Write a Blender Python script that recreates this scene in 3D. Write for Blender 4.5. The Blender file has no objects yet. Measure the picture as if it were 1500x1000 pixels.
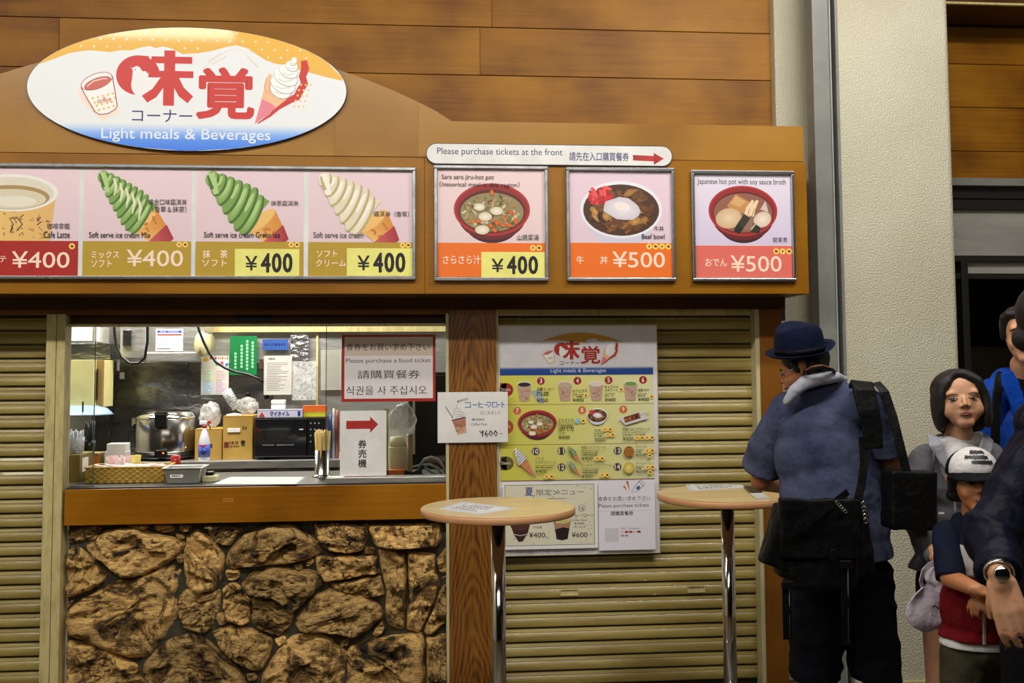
import bpy, bmesh, math, random
from mathutils import Vector, Matrix, Euler, noise
from mathutils.geometry import tessellate_polygon
R = math.radians
SC = bpy.context.scene
COL = SC.collection
# ---------------------------------------------------------------- camera, world, lights, exposure
FPX = 1458.0
CAMPOS = Vector((0, 0, 1.65))
PITCH, YAW, ROLL, AXIS_Y = 3.5, -4.9, -0.36, 449.0
cd = bpy.data.cameras.new('camera')
cd.sensor_width = 36.0
cd.lens = FPX / 1500 * 36.0
cd.shift_y = (AXIS_Y - 500) / 1500
cam = bpy.data.objects.new('camera', cd)
COL.objects.link(cam)
CROT = Matrix.Rotation(R(YAW), 3, 'Z') @ Matrix.Rotation(R(90 + PITCH), 3, 'X') @ Matrix.Rotation(R(ROLL), 3, 'Z')
cam.matrix_world = Matrix.Translation(CAMPOS) @ CROT.to_4x4()
SC.camera = cam
SC.view_settings.view_transform = 'Standard'
SC.view_settings.look = 'None'
SC.view_settings.gamma = 1
SC.view_settings.use_curve_mapping = False
SC.view_settings.exposure = 0.0
w = bpy.data.worlds.new('world')
SC.world = w
w.use_nodes = True
w.node_tree.nodes['Background'].inputs[0].default_value = (0.9, 0.85, 0.75, 1)
w.node_tree.nodes['Background'].inputs[1].default_value = 0.01

def area(name, loc, target, sx, sy, power, col=(1, 0.93, 0.8), spread=180):
    l = bpy.data.lights.new(name, 'AREA')
    l.shape = 'RECTANGLE'
    l.size, l.size_y, l.energy, l.color = sx, sy, power, col
    l.spread = R(spread)
    o = bpy.data.objects.new(name, l)
    COL.objects.link(o)
    o.location = loc
    o.rotation_euler = (Vector(target) - Vector(loc)).to_track_quat('-Z', 'Y').to_euler()
    return o
WARM = (1.0, 0.968, 0.91)
area('tube_light', (-2.7, 1.7, 4.28), (-2.7, 4.3, 0.6), 2.4, 0.16, 76, WARM)
area('tube_light', (0.2, 1.7, 4.28), (0.2, 4.3, 0.6), 2.2, 0.16, 68, WARM)
area('tube_light', (-2.7, 2.1, 4.28), (-2.7, 3.0, 0), 2.4, 0.10, 10, WARM)
area('tube_light', (2.1, 2.9, 4.28), (2.2, 4.9, 1.6), 1.4, 0.14, 58, WARM)
area('kitchen_tube_light', (-1.7, 6.3, 2.85), (-1.7, 6.75, 0), 2.8, 0.4, 135, (1, 0.97, 0.9))
area('hall_fill_light', (0.0, -1.2, 3.6), (0, 2.0, 0), 4.0, 1.2, 34, (1, 0.96, 0.88))  # unseen fill added behind the camera, lifts the poster under the canopy

def ray(px, py):
    return CROT @ Vector(((px - 750) / FPX, -(py - AXIS_Y) / FPX, -1))
def at(px, py, Y):
    d = ray(px, py)
    return CAMPOS + d * ((Y - CAMPOS.y) / d.y)
def atz(px, py, Z):
    d = ray(px, py)
    return CAMPOS + d * ((Z - CAMPOS.z) / d.z)
def atd(px, py, D):
    """the point on the pixel's line of sight that is D metres along the view axis"""
    return CAMPOS + ray(px, py) * D
# ---------------------------------------------------------------- materials
def lin(c):
    return tuple((x / 12.92 if x <= 0.04045 else ((x + 0.055) / 1.055) ** 2.4) for x in c)
def rgb(r, g, b):
    return lin((r / 255, g / 255, b / 255)) + (1,)
MATS = {}
def nt(name):
    m = bpy.data.materials.new(name)
    m.use_nodes = True
    t = m.node_tree
    b = t.nodes['Principled BSDF']
    return m, t, b
def N(t, kind, **kw):
    n = t.nodes.new(kind)
    for k, v in kw.items():
        if k in n.inputs.keys():
            n.inputs[k].default_value = v
        else:
            setattr(n, k, v)
    return n
def pos(t, scale=(1, 1, 1), rnd=0.0, rot=(0, 0, 0)):
    g = N(t, 'ShaderNodeNewGeometry')
    mp = N(t, 'ShaderNodeMapping')
    mp.inputs['Scale'].default_value = scale
    mp.inputs['Rotation'].default_value = rot
    src = g.outputs['Position']
    if rnd:
        oi = N(t, 'ShaderNodeObjectInfo')
        ml = N(t, 'ShaderNodeMath', operation='MULTIPLY')
        ml.inputs[1].default_value = rnd
        t.links.new(oi.outputs['Random'], ml.inputs[0])
        cb = N(t, 'ShaderNodeCombineXYZ')
        for i in range(3):
            t.links.new(ml.outputs[0], cb.inputs[i])
        va = N(t, 'ShaderNodeVectorMath', operation='ADD')
        t.links.new(src, va.inputs[0])
        t.links.new(cb.outputs[0], va.inputs[1])
        src = va.outputs[0]
    t.links.new(src, mp.inputs['Vector'])
    return mp.outputs['Vector']
def ramp(t, stops, fac):
    r = N(t, 'ShaderNodeValToRGB')
    e = r.color_ramp.elements
    while len(e) < len(stops):
        e.new(0.5)
    for i, (p, c) in enumerate(stops):
        e[i].position = p
        e[i].color = c
    t.links.new(fac, r.inputs[0])
    return r.outputs[0]
def bump(t, b, h, strength=0.3, dist=0.01):
    bp = N(t, 'ShaderNodeBump')
    bp.inputs['Strength'].default_value = strength
    bp.inputs['Distance'].default_value = dist
    t.links.new(h, bp.inputs['Height'])
    t.links.new(bp.outputs[0], b.inputs['Normal'])
def plain(name, c, rough=0.5, metal=0.0, c2=None, nscale=8.0, bmp=0.0, bscale=60.0, bdist=0.003, stretch=(1, 1, 1), coat=0.0, sheen=0.0, lo=0.35, hi=0.65, rvar=0.0):
    if name in MATS:
        return MATS[name]
    m, t, b = nt(name)
    b.inputs['Base Color'].default_value = c
    b.inputs['Roughness'].default_value = rough
    b.inputs['Metallic'].default_value = metal
    b.inputs['Coat Weight'].default_value = coat
    b.inputs['Sheen Weight'].default_value = sheen
    if c2 is None:
        c2 = tuple(x * 0.86 for x in c[:3]) + (1,)
    v = pos(t, stretch)
    n = N(t, 'ShaderNodeTexNoise', Scale=nscale, Detail=5.0, Roughness=0.6)
    t.links.new(v, n.inputs['Vector'])
    t.links.new(ramp(t, [(lo, c), (hi, c2)], n.outputs[0]), b.inputs['Base Color'])
    if rvar:
        mr = N(t, 'ShaderNodeMapRange')
        mr.inputs['To Min'].default_value = max(0.02, rough - rvar)
        mr.inputs['To Max'].default_value = rough + rvar
        t.links.new(n.outputs[0], mr.inputs[0])
        t.links.new(mr.outputs[0], b.inputs['Roughness'])
    if bmp:
        n2 = N(t, 'ShaderNodeTexNoise', Scale=bscale, Detail=4.0)
        t.links.new(v, n2.inputs['Vector'])
        bump(t, b, n2.outputs[0], bmp, bdist)
    MATS[name] = m
    return m
def wood(name, c1, c2, c3, axis='X', rough=0.4, ring=6.0, rnd=7.0, coat=0.15, grain=0.35, dist=3.0, figure=0.5, detail=3.0):
    m, t, b = nt(name)
    s = {'X': (0.22, 1, 1), 'Z': (1, 1, 0.16)}[axis]
    v = pos(t, s, rnd)
    n = N(t, 'ShaderNodeTexNoise', Scale=ring, Detail=detail, Distortion=0.6)
    t.links.new(v, n.inputs['Vector'])
    # growth rings: the noise field folded into bands
    ml = N(t, 'ShaderNodeMath', operation='MULTIPLY')
    ml.inputs[1].default_value = dist * 6
    t.links.new(n.outputs[0], ml.inputs[0])
    sn = N(t, 'ShaderNodeMath', operation='SINE')
    t.links.new(ml.outputs[0], sn.inputs[0])
    fs = {'X': (1.5, 60, 60), 'Z': (60, 60, 1.5)}[axis]
    v2 = pos(t, fs, rnd)
    n2 = N(t, 'ShaderNodeTexNoise', Scale=1.6, Detail=4.0)
    t.links.new(v2, n2.inputs['Vector'])
    v3 = pos(t, (1, 1, 1), rnd)
    n3 = N(t, 'ShaderNodeTexNoise', Scale=2.2, Detail=4.0)
    t.links.new(v3, n3.inputs['Vector'])
    a = N(t, 'ShaderNodeMath', operation='MULTIPLY_ADD')
    a.inputs[1].default_value = 0.22 * figure
    t.links.new(sn.outputs[0], a.inputs[0])
    t.links.new(n3.outputs[0], a.inputs[2])
    a2 = N(t, 'ShaderNodeMath', operation='MULTIPLY_ADD')
    a2.inputs[1].default_value = grain
    t.links.new(n2.outputs[0], a2.inputs[0])
    t.links.new(a.outputs[0], a2.inputs[2])
    t.links.new(ramp(t, [(0.40, c1), (0.68, c2), (0.95, c3)], a2.outputs[0]), b.inputs['Base Color'])
    b.inputs['Roughness'].default_value = rough
    b.inputs['Coat Weight'].default_value = coat
    b.inputs['Specular IOR Level'].default_value = 0.25
    b.inputs['Coat Roughness'].default_value = 0.25
    bump(t, b, n2.outputs[0], 0.12, 0.002)
    MATS[name] = m
    return m
def print_mat(name, rough=0.45, coat=0.0, coat_r=0.1):
    m, t, b = nt(name)
    a = N(t, 'ShaderNodeVertexColor')
    a.layer_name = 'Col'
    t.links.new(a.outputs[0], b.inputs['Base Color'])
    b.inputs['Roughness'].default_value = rough
    b.inputs['Coat Weight'].default_value = coat
    b.inputs['Coat Roughness'].default_value = coat_r
    MATS[name] = m
    return m
def pane_mat(name, tint=(0.97, 0.99, 0.98, 1), refl=0.08, rough=0.03):
    m = bpy.data.materials.new(name)
    m.use_nodes = True
    t = m.node_tree
    t.nodes.remove(t.nodes['Principled BSDF'])
    out = t.nodes['Material Output']
    tr = N(t, 'ShaderNodeBsdfTransparent')
    tr.inputs[0].default_value = tint
    gl = N(t, 'ShaderNodeBsdfGlossy')
    gl.inputs['Roughness'].default_value = rough
    fr = N(t, 'ShaderNodeFresnel')
    fr.inputs[0].default_value = 1.5
    mx = N(t, 'ShaderNodeMixShader')
    t.links.new(fr.outputs[0], mx.inputs[0])
    t.links.new(tr.outputs[0], mx.inputs[1])
    t.links.new(gl.outputs[0], mx.inputs[2])
    t.links.new(mx.outputs[0], out.inputs[0])
    MATS[name] = m
    return m
def film_mat(name, c, alpha, rough=0.15):
    m, t, b = nt(name)
    b.inputs['Base Color'].default_value = c
    b.inputs['Roughness'].default_value = rough
    v = pos(t)
    n = N(t, 'ShaderNodeTexNoise', Scale=28.0, Detail=3.0, Distortion=1.5)
    t.links.new(v, n.inputs['Vector'])
    mr = N(t, 'ShaderNodeMapRange')
    mr.inputs['From Min'].default_value = 0.35
    mr.inputs['From Max'].default_value = 0.7
    mr.inputs['To Min'].default_value = alpha * 0.4
    mr.inputs['To Max'].default_value = min(1, alpha * 1.6)
    t.links.new(n.outputs[0], mr.inputs[0])
    t.links.new(mr.outputs[0], b.inputs['Alpha'])
    bump(t, b, n.outputs[0], 0.45, 0.01)
    MATS[name] = m
    return m
wood('plank_wood', rgb(106, 62, 4), rgb(146, 94, 12), rgb(166, 114, 26), 'X', 0.5, 3.0, 9.0, 0.0, 0.3, 2.0, 0.3)
wood('fascia_wood', rgb(142, 96, 30), rgb(160, 114, 40), rgb(172, 126, 52), 'X', 0.38, 2.0, 3.0, 0.2, 0.15, 1.0, 0.25)
wood('box_wood', rgb(130, 82, 6), rgb(148, 98, 12), rgb(160, 108, 22), 'X', 0.40, 2.0, 3.0, 0.2, 0.2, 1.0, 0.25)
wood('apron_wood', rgb(112, 64, 4), rgb(146, 90, 8), rgb(162, 108, 20), 'X', 0.36, 2.0, 3.0, 0.2, 0.35, 1.0, 0.2)
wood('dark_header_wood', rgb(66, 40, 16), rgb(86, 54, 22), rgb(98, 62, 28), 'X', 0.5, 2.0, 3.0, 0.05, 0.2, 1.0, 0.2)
wood('post_wood', rgb(84, 48, 12), rgb(140, 90, 28), rgb(160, 106, 38), 'Z', 0.42, 3.2, 3.0, 0.1, 0.25, 11.0, 1.0, 0.5)
wood('side_post_wood', rgb(96, 56, 14), rgb(122, 76, 22), rgb(136, 86, 30), 'Z', 0.42, 2.0, 3.0, 0.1, 0.25, 1.0, 0.3)
plain('table_top_laminate', rgb(226, 200, 146), 0.28, c2=rgb(214, 186, 132), nscale=3, stretch=(1, 6, 1), coat=0.25)
plain('table_edge_band', rgb(206, 152, 106), 0.4, c2=rgb(190, 136, 92), nscale=5)
plain('chrome', (0.75, 0.74, 0.72, 1), 0.08, 1.0)
plain('steel_frame', (0.52, 0.52, 0.52, 1), 0.3, 1.0, c2=(0.3, 0.3, 0.31, 1), nscale=14, rvar=0.12)
plain('brushed_steel', (0.72, 0.71, 0.67, 1), 0.42, 1.0, c2=(0.58, 0.57, 0.53, 1), nscale=4, stretch=(1, 1, 3), bmp=0.25, bscale=5, bdist=0.02, rvar=0.1)
plain('dark_steel', (0.40, 0.40, 0.39, 1), 0.27, 1.0, c2=(0.12, 0.12, 0.125, 1), nscale=2.6, stretch=(1, 1, 2.2), bmp=0.4, bscale=2.6, bdist=0.05, rvar=0.1)  # blotchy reflections put into the colour as pale and dark patches
plain('shutter_paint', rgb(160, 142, 78), 0.36, c2=rgb(134, 114, 56), nscale=2.5, stretch=(1, 1, 7), bmp=0.35, bscale=26, bdist=0.003, coat=0.12)
plain('shutter_dark', rgb(38, 32, 20), 0.6)
plain('rail_paint', rgb(204, 188, 132), 0.42, c2=rgb(160, 142, 86), nscale=16, lo=0.45, hi=0.8, stretch=(2, 2, 0.6))
plain('cream_trim', rgb(200, 190, 146), 0.4)
plain('black_paint', rgb(22, 20, 18), 0.45)
plain('grey_beam_paint', rgb(132, 132, 126), 0.4, c2=rgb(118, 118, 112), nscale=5)
plain('light_beam_paint', rgb(168, 170, 164), 0.35)
plain('white_paper', rgb(236, 232, 228), 0.6)
plain('white_plastic', rgb(232, 230, 226), 0.3)
plain('black_plastic', rgb(18, 18, 18), 0.3)
plain('black_cable', rgb(14, 14, 14), 0.35)
plain('grey_cable', rgb(140, 140, 136), 0.4)
plain('floor_tile', rgb(70, 60, 46), 0.35, c2=rgb(92, 80, 62), nscale=6)
plain('ceiling_board', rgb(120, 105, 84), 0.8)
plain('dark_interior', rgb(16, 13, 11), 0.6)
plain('fabric_black_gap', rgb(10, 9, 8), .8)
plain('mortar', rgb(74, 70, 52), 0.9, c2=rgb(52, 48, 34), nscale=30, bmp=0.6, bscale=70)
print_mat('print', 0.5)
print_mat('print_gloss', 0.5, 0.2, 0.06)
pane_mat('clear_glass')
film_mat('clear_plastic_film', (0.8, 0.82, 0.88, 1), 0.32, 0.15)
film_mat('thin_bag_film', (0.7, 0.7, 0.68, 1), 0.42, 0.2)
# stucco
m, t, b = nt('stucco')
v = pos(t)
n = N(t, 'ShaderNodeTexNoise', Scale=120.0, Detail=1.5, Roughness=0.5)
t.links.new(v, n.inputs['Vector'])
n2 = N(t, 'ShaderNodeTexNoise', Scale=1.8, Detail=3.0)
t.links.new(v, n2.inputs['Vector'])
t.links.new(ramp(t, [(0.3, rgb(206, 200, 178)), (0.7, rgb(192, 185, 160))], n2.outputs[0]), b.inputs['Base Color'])
b.inputs['Roughness'].default_value = 0.55
bump(t, b, ramp(t, [(0.44, (0, 0, 0, 1)), (0.60, (1, 1, 1, 1))], n.outputs[0]), 0.6, 0.004)
MATS['stucco'] = m
# flat-sawn post: cathedral figure, arcs of growth rings stacked up the board
m, t, b = nt('post_grain')
g = N(t, 'ShaderNodeNewGeometry')
sx = N(t, 'ShaderNodeSeparateXYZ')
t.links.new(g.outputs['Position'], sx.inputs[0])
def mth(op, a, c=None, d=None):
    n_ = N(t, 'ShaderNodeMath', operation=op)
    for i, q in enumerate((a, c, d)):
        if q is None: continue
        if isinstance(q, (int, float)): n_.inputs[i].default_value = q
        else: t.links.new(q, n_.inputs[i])
    return n_.outputs[0]
POST_X = at(693, 700, 4.98).x
dx_ = mth('SUBTRACT', sx.outputs[0], POST_X)
ns = N(t, 'ShaderNodeTexNoise', Scale=7.0, Detail=2.0)
t.links.new(pos(t, (1, 1, 0.5)), ns.inputs['Vector'])
f_ = mth('ADD', sx.outputs[2], mth('MULTIPLY', mth('POWER', mth('ABSOLUTE', dx_), 1.6), 14.0))
f_ = mth('ADD', f_, mth('MULTIPLY', ns.outputs[0], 0.34))
rg = mth('SINE', mth('MULTIPLY', f_, 62.0))
n2 = N(t, 'ShaderNodeTexNoise', Scale=1.6, Detail=4.0)
t.links.new(pos(t, (70, 70, 3)), n2.inputs['Vector'])
a_ = mth('ADD', mth('MULTIPLY', rg, 0.12), mth('MULTIPLY', n2.outputs[0], 0.9))
t.links.new(ramp(t, [(0.22, rgb(78, 42, 8)), (0.42, rgb(120, 74, 18)), (0.62, rgb(140, 90, 26))], a_), b.inputs['Base Color'])
b.inputs['Roughness'].default_value = 0.4
MATS['post_grain'] = m
# field stone
m, t, b = nt('field_stone')
v = pos(t, (1, 1, 1), 11.0)
n = N(t, 'ShaderNodeTexNoise', Scale=5.0, Detail=8.0, Roughness=0.7, Distortion=1.6)
t.links.new(v, n.inputs['Vector'])
v2 = pos(t, (1, 1, 4.0), 5.0, (0, 0.4, 0))
n2 = N(t, 'ShaderNodeTexNoise', Scale=16.0, Detail=6.0, Roughness=0.7, Distortion=0.8)
t.links.new(v2, n2.inputs['Vector'])
base = ramp(t, [(0.37, rgb(34, 27, 18)), (0.45, rgb(132, 98, 46)), (0.52, rgb(232, 190, 118)), (0.68, rgb(196, 148, 74))], n.outputs[0])
str_ = ramp(t, [(0.34, (0.24, 0.2, 0.17, 1)), (0.47, (1, 1, 1, 1))], n2.outputs[0])
mx = N(t, 'ShaderNodeMix', data_type='RGBA', blend_type='MULTIPLY')
mx.inputs[0].default_value = 0.7
t.links.new(base, mx.inputs[6])
t.links.new(str_, mx.inputs[7])
oi = N(t, 'ShaderNodeObjectInfo')
hs = N(t, 'ShaderNodeHueSaturation')
mr = N(t, 'ShaderNodeMapRange')
mr.inputs['To Min'].default_value = 0.75
mr.inputs['To Max'].default_value = 1.7
t.links.new(oi.outputs['Random'], mr.inputs[0])
t.links.new(mr.outputs[0], hs.inputs['Value'])
t.links.new(mx.outputs[2], hs.inputs['Color'])
t.links.new(hs.outputs[0], b.inputs['Base Color'])
b.inputs['Roughness'].default_value = 0.5
ad = N(t, 'ShaderNodeMath', operation='ADD')
t.links.new(n.outputs[0], ad.inputs[0])
t.links.new(n2.outputs[0], ad.inputs[1])
bump(t, b, ad.outputs[0], 1.0, 0.03)
MATS['field_stone'] = m
M = MATS
# ---------------------------------------------------------------- mesh helpers
def link(name, me, parent=None, mats=None):
    o = bpy.data.objects.new(name, me)
    COL.objects.link(o)
    if parent is not None:
        o.parent = parent
        o.matrix_parent_inverse = parent.matrix_world.inverted()
    for mm in mats or []:
        me.materials.append(M[mm] if isinstance(mm, str) else mm)
    return o
def tag(o, label=None, cat=None, group=None, kind=None):
    if label: o['label'] = label
    if cat: o['category'] = cat
    if group: o['group'] = group
    if kind: o['kind'] = kind
    return o
def thing(name, loc, label, cat, group=None):
    o = bpy.data.objects.new(name, None)
    o.empty_display_size = 0.1
    COL.objects.link(o)
    o.matrix_world = Matrix.Translation(Vector(loc))
    return tag(o, label, cat, group)
class MB:
    def __init__(s):
        s.v, s.f, s.m, s.sm = [], [], [], []
    def add(s, vs, fs, mi=0, smooth=False, X=None):
        k = len(s.v)
        s.v += [tuple(X @ Vector(p)) if X is not None else tuple(p) for p in vs]
        for q in fs:
            s.f.append(tuple(i + k for i in q))
            s.m.append(mi)
            s.sm.append(smooth)
        return s
    def box(s, x0, x1, y0, y1, z0, z1, mi=0, X=None):
        x0, x1 = sorted((x0, x1)); y0, y1 = sorted((y0, y1)); z0, z1 = sorted((z0, z1))
        vs = [(x, y, z) for x in (x0, x1) for y in (y0, y1) for z in (z0, z1)]
        return s.add(vs, [(0, 1, 3, 2), (4, 6, 7, 5), (0, 4, 5, 1), (2, 3, 7, 6), (0, 2, 6, 4), (1, 5, 7, 3)], mi, False, X)
    def lathe(s, prof, n=24, c=(0, 0, 0), mi=0, smooth=True, X=None, sx=1, sy=1):
        vs, fs = [], []
        for r, z in prof:
            for i in range(n):
                a = 2 * math.pi * i / n
                vs.append((c[0] + r * sx * math.cos(a), c[1] + r * sy * math.sin(a), c[2] + z))
        for j in range(len(prof) - 1):
            for i in range(n):
                k = (i + 1) % n
                fs.append((j * n + i, j * n + k, (j + 1) * n + k, (j + 1) * n + i))
        if prof[0][0] > 1e-5: fs.append(tuple(range(n - 1, -1, -1)))
        if prof[-1][0] > 1e-5: fs.append(tuple((len(prof) - 1) * n + i for i in range(n)))
        return s.add(vs, fs, mi, smooth, X)
    def tube(s, pts, r, n=8, mi=0, smooth=True, flat=None, caps=True):
        pts = [Vector(p) for p in pts]
        rr = r if isinstance(r, (list, tuple)) else [r] * len(pts)
        vs, fs = [], []
        up = None
        for i, p in enumerate(pts):
            d = (pts[min(i + 1, len(pts) - 1)] - pts[max(i - 1, 0)]).normalized()
            if up is None:
                up = Vector((0, 0, 1)) if abs(d.z) < 0.9 else Vector((0, 1, 0))
            a = d.cross(up).normalized()
            b2 = a.cross(d).normalized()
            up = b2
            for k in range(n):
                t_ = 2 * math.pi * k / n
                vs.append(p + a * math.cos(t_) * rr[i] * (flat or 1) + b2 * math.sin(t_) * rr[i])
        for i in range(len(pts) - 1):
            for k in range(n):
                k2 = (k + 1) % n
                fs.append((i * n + k, i * n + k2, (i + 1) * n + k2, (i + 1) * n + k))
        if caps:
            fs.append(tuple(range(n - 1, -1, -1)))
            fs.append(tuple((len(pts) - 1) * n + k for k in range(n)))
        return s.add(vs, fs, mi, smooth)
    def ribbon(s, pts, w, th, nrm=None, mi=0):
        """flat strap along pts, width w across, thickness th along nrm (list or one vector)"""
        pts = [Vector(p) for p in pts]
        vs, fs = [], []
        for i, p in enumerate(pts):
            d = (pts[min(i + 1, len(pts) - 1)] - pts[max(i - 1, 0)]).normalized()
            nn = Vector(nrm[i] if isinstance(nrm, list) else nrm).normalized()
            a = d.cross(nn).normalized()
            nn = a.cross(d).normalized()
            ww = w[i] if isinstance(w, list) else w
            for u, q in ((-1, -1), (1, -1), (1, 1), (-1, 1)):
                vs.append(p + a * u * ww / 2 + nn * q * th / 2)
        for i in range(len(pts) - 1):
            for k in range(4):
                k2 = (k + 1) % 4
                fs.append((i * 4 + k, i * 4 + k2, i * 4 + 4 + k2, i * 4 + 4 + k))
        fs.append((3, 2, 1, 0)); e = (len(pts) - 1) * 4
        fs.append((e, e + 1, e + 2, e + 3))
        return s.add(vs, fs, mi, False)
    def prism(s, poly, y0, y1, mi=0):
        """poly in (x,z), extruded from y0 (front) to y1"""
        n = len(poly)
        vs = [(x, y0, z) for x, z in poly] + [(x, y1, z) for x, z in poly]
        tri = tessellate_polygon([[Vector((x, z, 0)) for x, z in poly]])
        fs = [tuple(q) for q in tri] + [tuple(i + n for i in q) for q in tri]
        fs += [(i, (i + 1) % n, (i + 1) % n + n, i + n) for i in range(n)]
        return s.add(vs, fs, mi)
    def build(s, name, mats, parent=None, bevel=0.0, seg=2, fix=True, sub=0):
        me = bpy.data.meshes.new(name)
        me.from_pydata([tuple(v) for v in s.v], [], s.f)
        me.polygons.foreach_set('material_index', s.m)
        me.polygons.foreach_set('use_smooth', s.sm)
        if fix:
            bm = bmesh.new(); bm.from_mesh(me)
            bmesh.ops.recalc_face_normals(bm, faces=bm.faces)
            bm.to_mesh(me); bm.free()
        me.update()
        o = link(name, me, parent, mats if isinstance(mats, (list, tuple)) else [mats])
        if bevel:
            bv = o.modifiers.new('bevel', 'BEVEL')
            bv.width, bv.segments, bv.limit_method = bevel, seg, 'ANGLE'
        if sub:
            ss = o.modifiers.new('sub', 'SUBSURF')
            ss.levels = ss.render_levels = sub
        return o
def pxrect(x0, y0, x1, y1, Y):
    ym, xm = (y0 + y1) / 2, (x0 + x1) / 2
    return at(x0, ym, Y).x, at(x1, ym, Y).x, at(xm, y1, Y).z, at(xm, y0, Y).z
def pxbox(name, x0, y0, x1, y1, Y, depth, mat, parent=None, bevel=0.0):
    X0, X1, Z0, Z1 = pxrect(x0, y0, x1, y1, Y)
    return MB().box(X0, X1, Y, Y + depth, Z0, Z1).build(name, mat, parent, bevel)
# ---------------------------------------------------------------- flat print (lettering, pictures) as coloured faces on a sign
def glyphs(s_, bold=0.0, cache={}):
    k = (s_, bold)
    if k not in cache:
        c = bpy.data.curves.new('lettering', 'FONT')
        c.body = s_
        c.resolution_u = 3
        c.offset = bold
        c.fill_mode = 'FRONT'
        o = bpy.data.objects.new('lettering', c)
        COL.objects.link(o)
        me = bpy.data.meshes.new_from_object(o.evaluated_get(bpy.context.evaluated_depsgraph_get()))
        vs = [(v.co.x, v.co.y) for v in me.vertices]
        fs = [tuple(p.vertices) for p in me.polygons]
        bpy.data.meshes.remove(me)
        bpy.data.objects.remove(o)
        bpy.data.curves.remove(c)
        cache[k] = (vs, fs)
    return cache[k]
class Print:
    """px: rectangle in picture-plan units, X: function (u,v,h) -> world point"""
    def __init__(s, fn, step=3e-5):
        s.fn, s.v, s.f, s.c, s.L, s.step = fn, [], [], [], 1, step
    def up(s, n=1):
        s.L += n
    def _add(s, pts, fs, col):
        k = len(s.v)
        for i, p in enumerate(pts):
            s.v.append(tuple(s.fn(p[0], p[1], s.L * s.step)))
        cs = col if isinstance(col, list) else [col] * len(pts)
        for q in fs:
            s.f.append(tuple(i + k for i in q))
            s.c += [cs[i] for i in q]
    def poly(s, pts, col, up=True):
        tri = tessellate_polygon([[Vector((x, y, 0)) for x, y in pts]])
        s._add(pts, tri, col)
        if up: s.up()
    def rect(s, x0, y0, x1, y1, col, col2=None, up=True):
        """col top, col2 bottom"""
        c2 = col2 or col
        s._add([(x0, y0), (x1, y0), (x1, y1), (x0, y1)], [(0, 1, 2, 3)], [col, col, c2, c2])
        if up: s.up()
    def ell(s, cx, cy, rx, ry, col, rot=0, n=20, col2=None, up=True, a0=0, a1=360):
        ca, sa = math.cos(R(rot)), math.sin(R(rot))
        pts = [(cx, cy)]
        full = abs(a1 - a0) >= 360
        m_ = n if full else n + 1
        for i in range(m_):
            a = R(a0 + (a1 - a0) * i / n)
            x, y = rx * math.cos(a), ry * math.sin(a)
            pts.append((cx + x * ca - y * sa, cy + x * sa + y * ca))
        fs = [(0, i + 1, (i + 1) % m_ + 1) for i in range(n)] if full else [(0, i + 1, i + 2) for i in range(n)]
        s._add(pts, fs, [col] + [col2 or col] * m_)
        if up: s.up()
    def blob(s, cx, cy, rx, ry, col, rnd, rot=0, n=9, col2=None, j=0.25):
        ca, sa = math.cos(R(rot)), math.sin(R(rot))
        pts = [(cx, cy)]
        for i in range(n):
            a = 2 * math.pi * i / n
            k = 1 + rnd.uniform(-j, j)
            x, y = rx * math.cos(a) * k, ry * math.sin(a) * k
            pts.append((cx + x * ca - y * sa, cy + x * sa + y * ca))
        s._add(pts, [(0, i + 1, (i + 1) % n + 1) for i in range(n)], [col] + [col2 or col] * n)
        s.up()
    def line(s, pts, w, col, up=True, taper=False):
        L, Rr = [], []
        for i, p in enumerate(pts):
            a, b2 = pts[max(i - 1, 0)], pts[min(i + 1, len(pts) - 1)]
            dx, dy = b2[0] - a[0], b2[1] - a[1]
            l = math.hypot(dx, dy) or 1
            ww = w[i] if isinstance(w, list) else w * ((1 - i / (len(pts) - 1)) if taper else 1)
            nx, ny = -dy / l * ww / 2, dx / l * ww / 2
            L.append((p[0] + nx, p[1] + ny)); Rr.append((p[0] - nx, p[1] - ny))
        n = len(pts)
        s._add(L + Rr, [(i, i + 1, n + i + 1, n + i) for i in range(n - 1)], col)
        if up: s.up()
    def text(s, t_, x0, y0, x1, y1, col, bold=0.0, rot=0, up=False):
        """lettering whose outline fills the box; rot turns it about the box's middle"""
        vs, fs = glyphs(t_, 0)
        if not vs: return
        kb = abs(y1 - y0) * bold * .8 if bold >= .01 else 0
        if kb:
            n_ = 8 if abs(y1 - y0) > 25 else 4
            for k in range(n_):
                a = 2 * math.pi * (k + .5) / n_
                dx, dy = kb * math.cos(a), kb * math.sin(a)
                s.L += .03
                s.text(t_, x0 + kb + dx, y0 + kb + dy, x1 - kb + dx, y1 - kb + dy, col, 0, rot)
            s.L -= .03 * n_
            if up: s.up()
            return
        ax, bx = min(v[0] for v in vs), max(v[0] for v in vs)
        ay, by = min(v[1] for v in vs), max(v[1] for v in vs)
        cx, cy, ca, sa = (x0 + x1) / 2, (y0 + y1) / 2, math.cos(R(rot)), math.sin(R(rot))
        pts = []
        for x, y in vs:
            px = x0 + (x - ax) / max(bx - ax, 1e-6) * (x1 - x0) - cx
            py = y1 - (y - ay) / max(by - ay, 1e-6) * (y1 - y0) - cy
            pts.append((cx + px * ca - py * sa, cy + px * sa + py * ca))
        s._add(pts, fs, col)
        if up: s.up()
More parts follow.
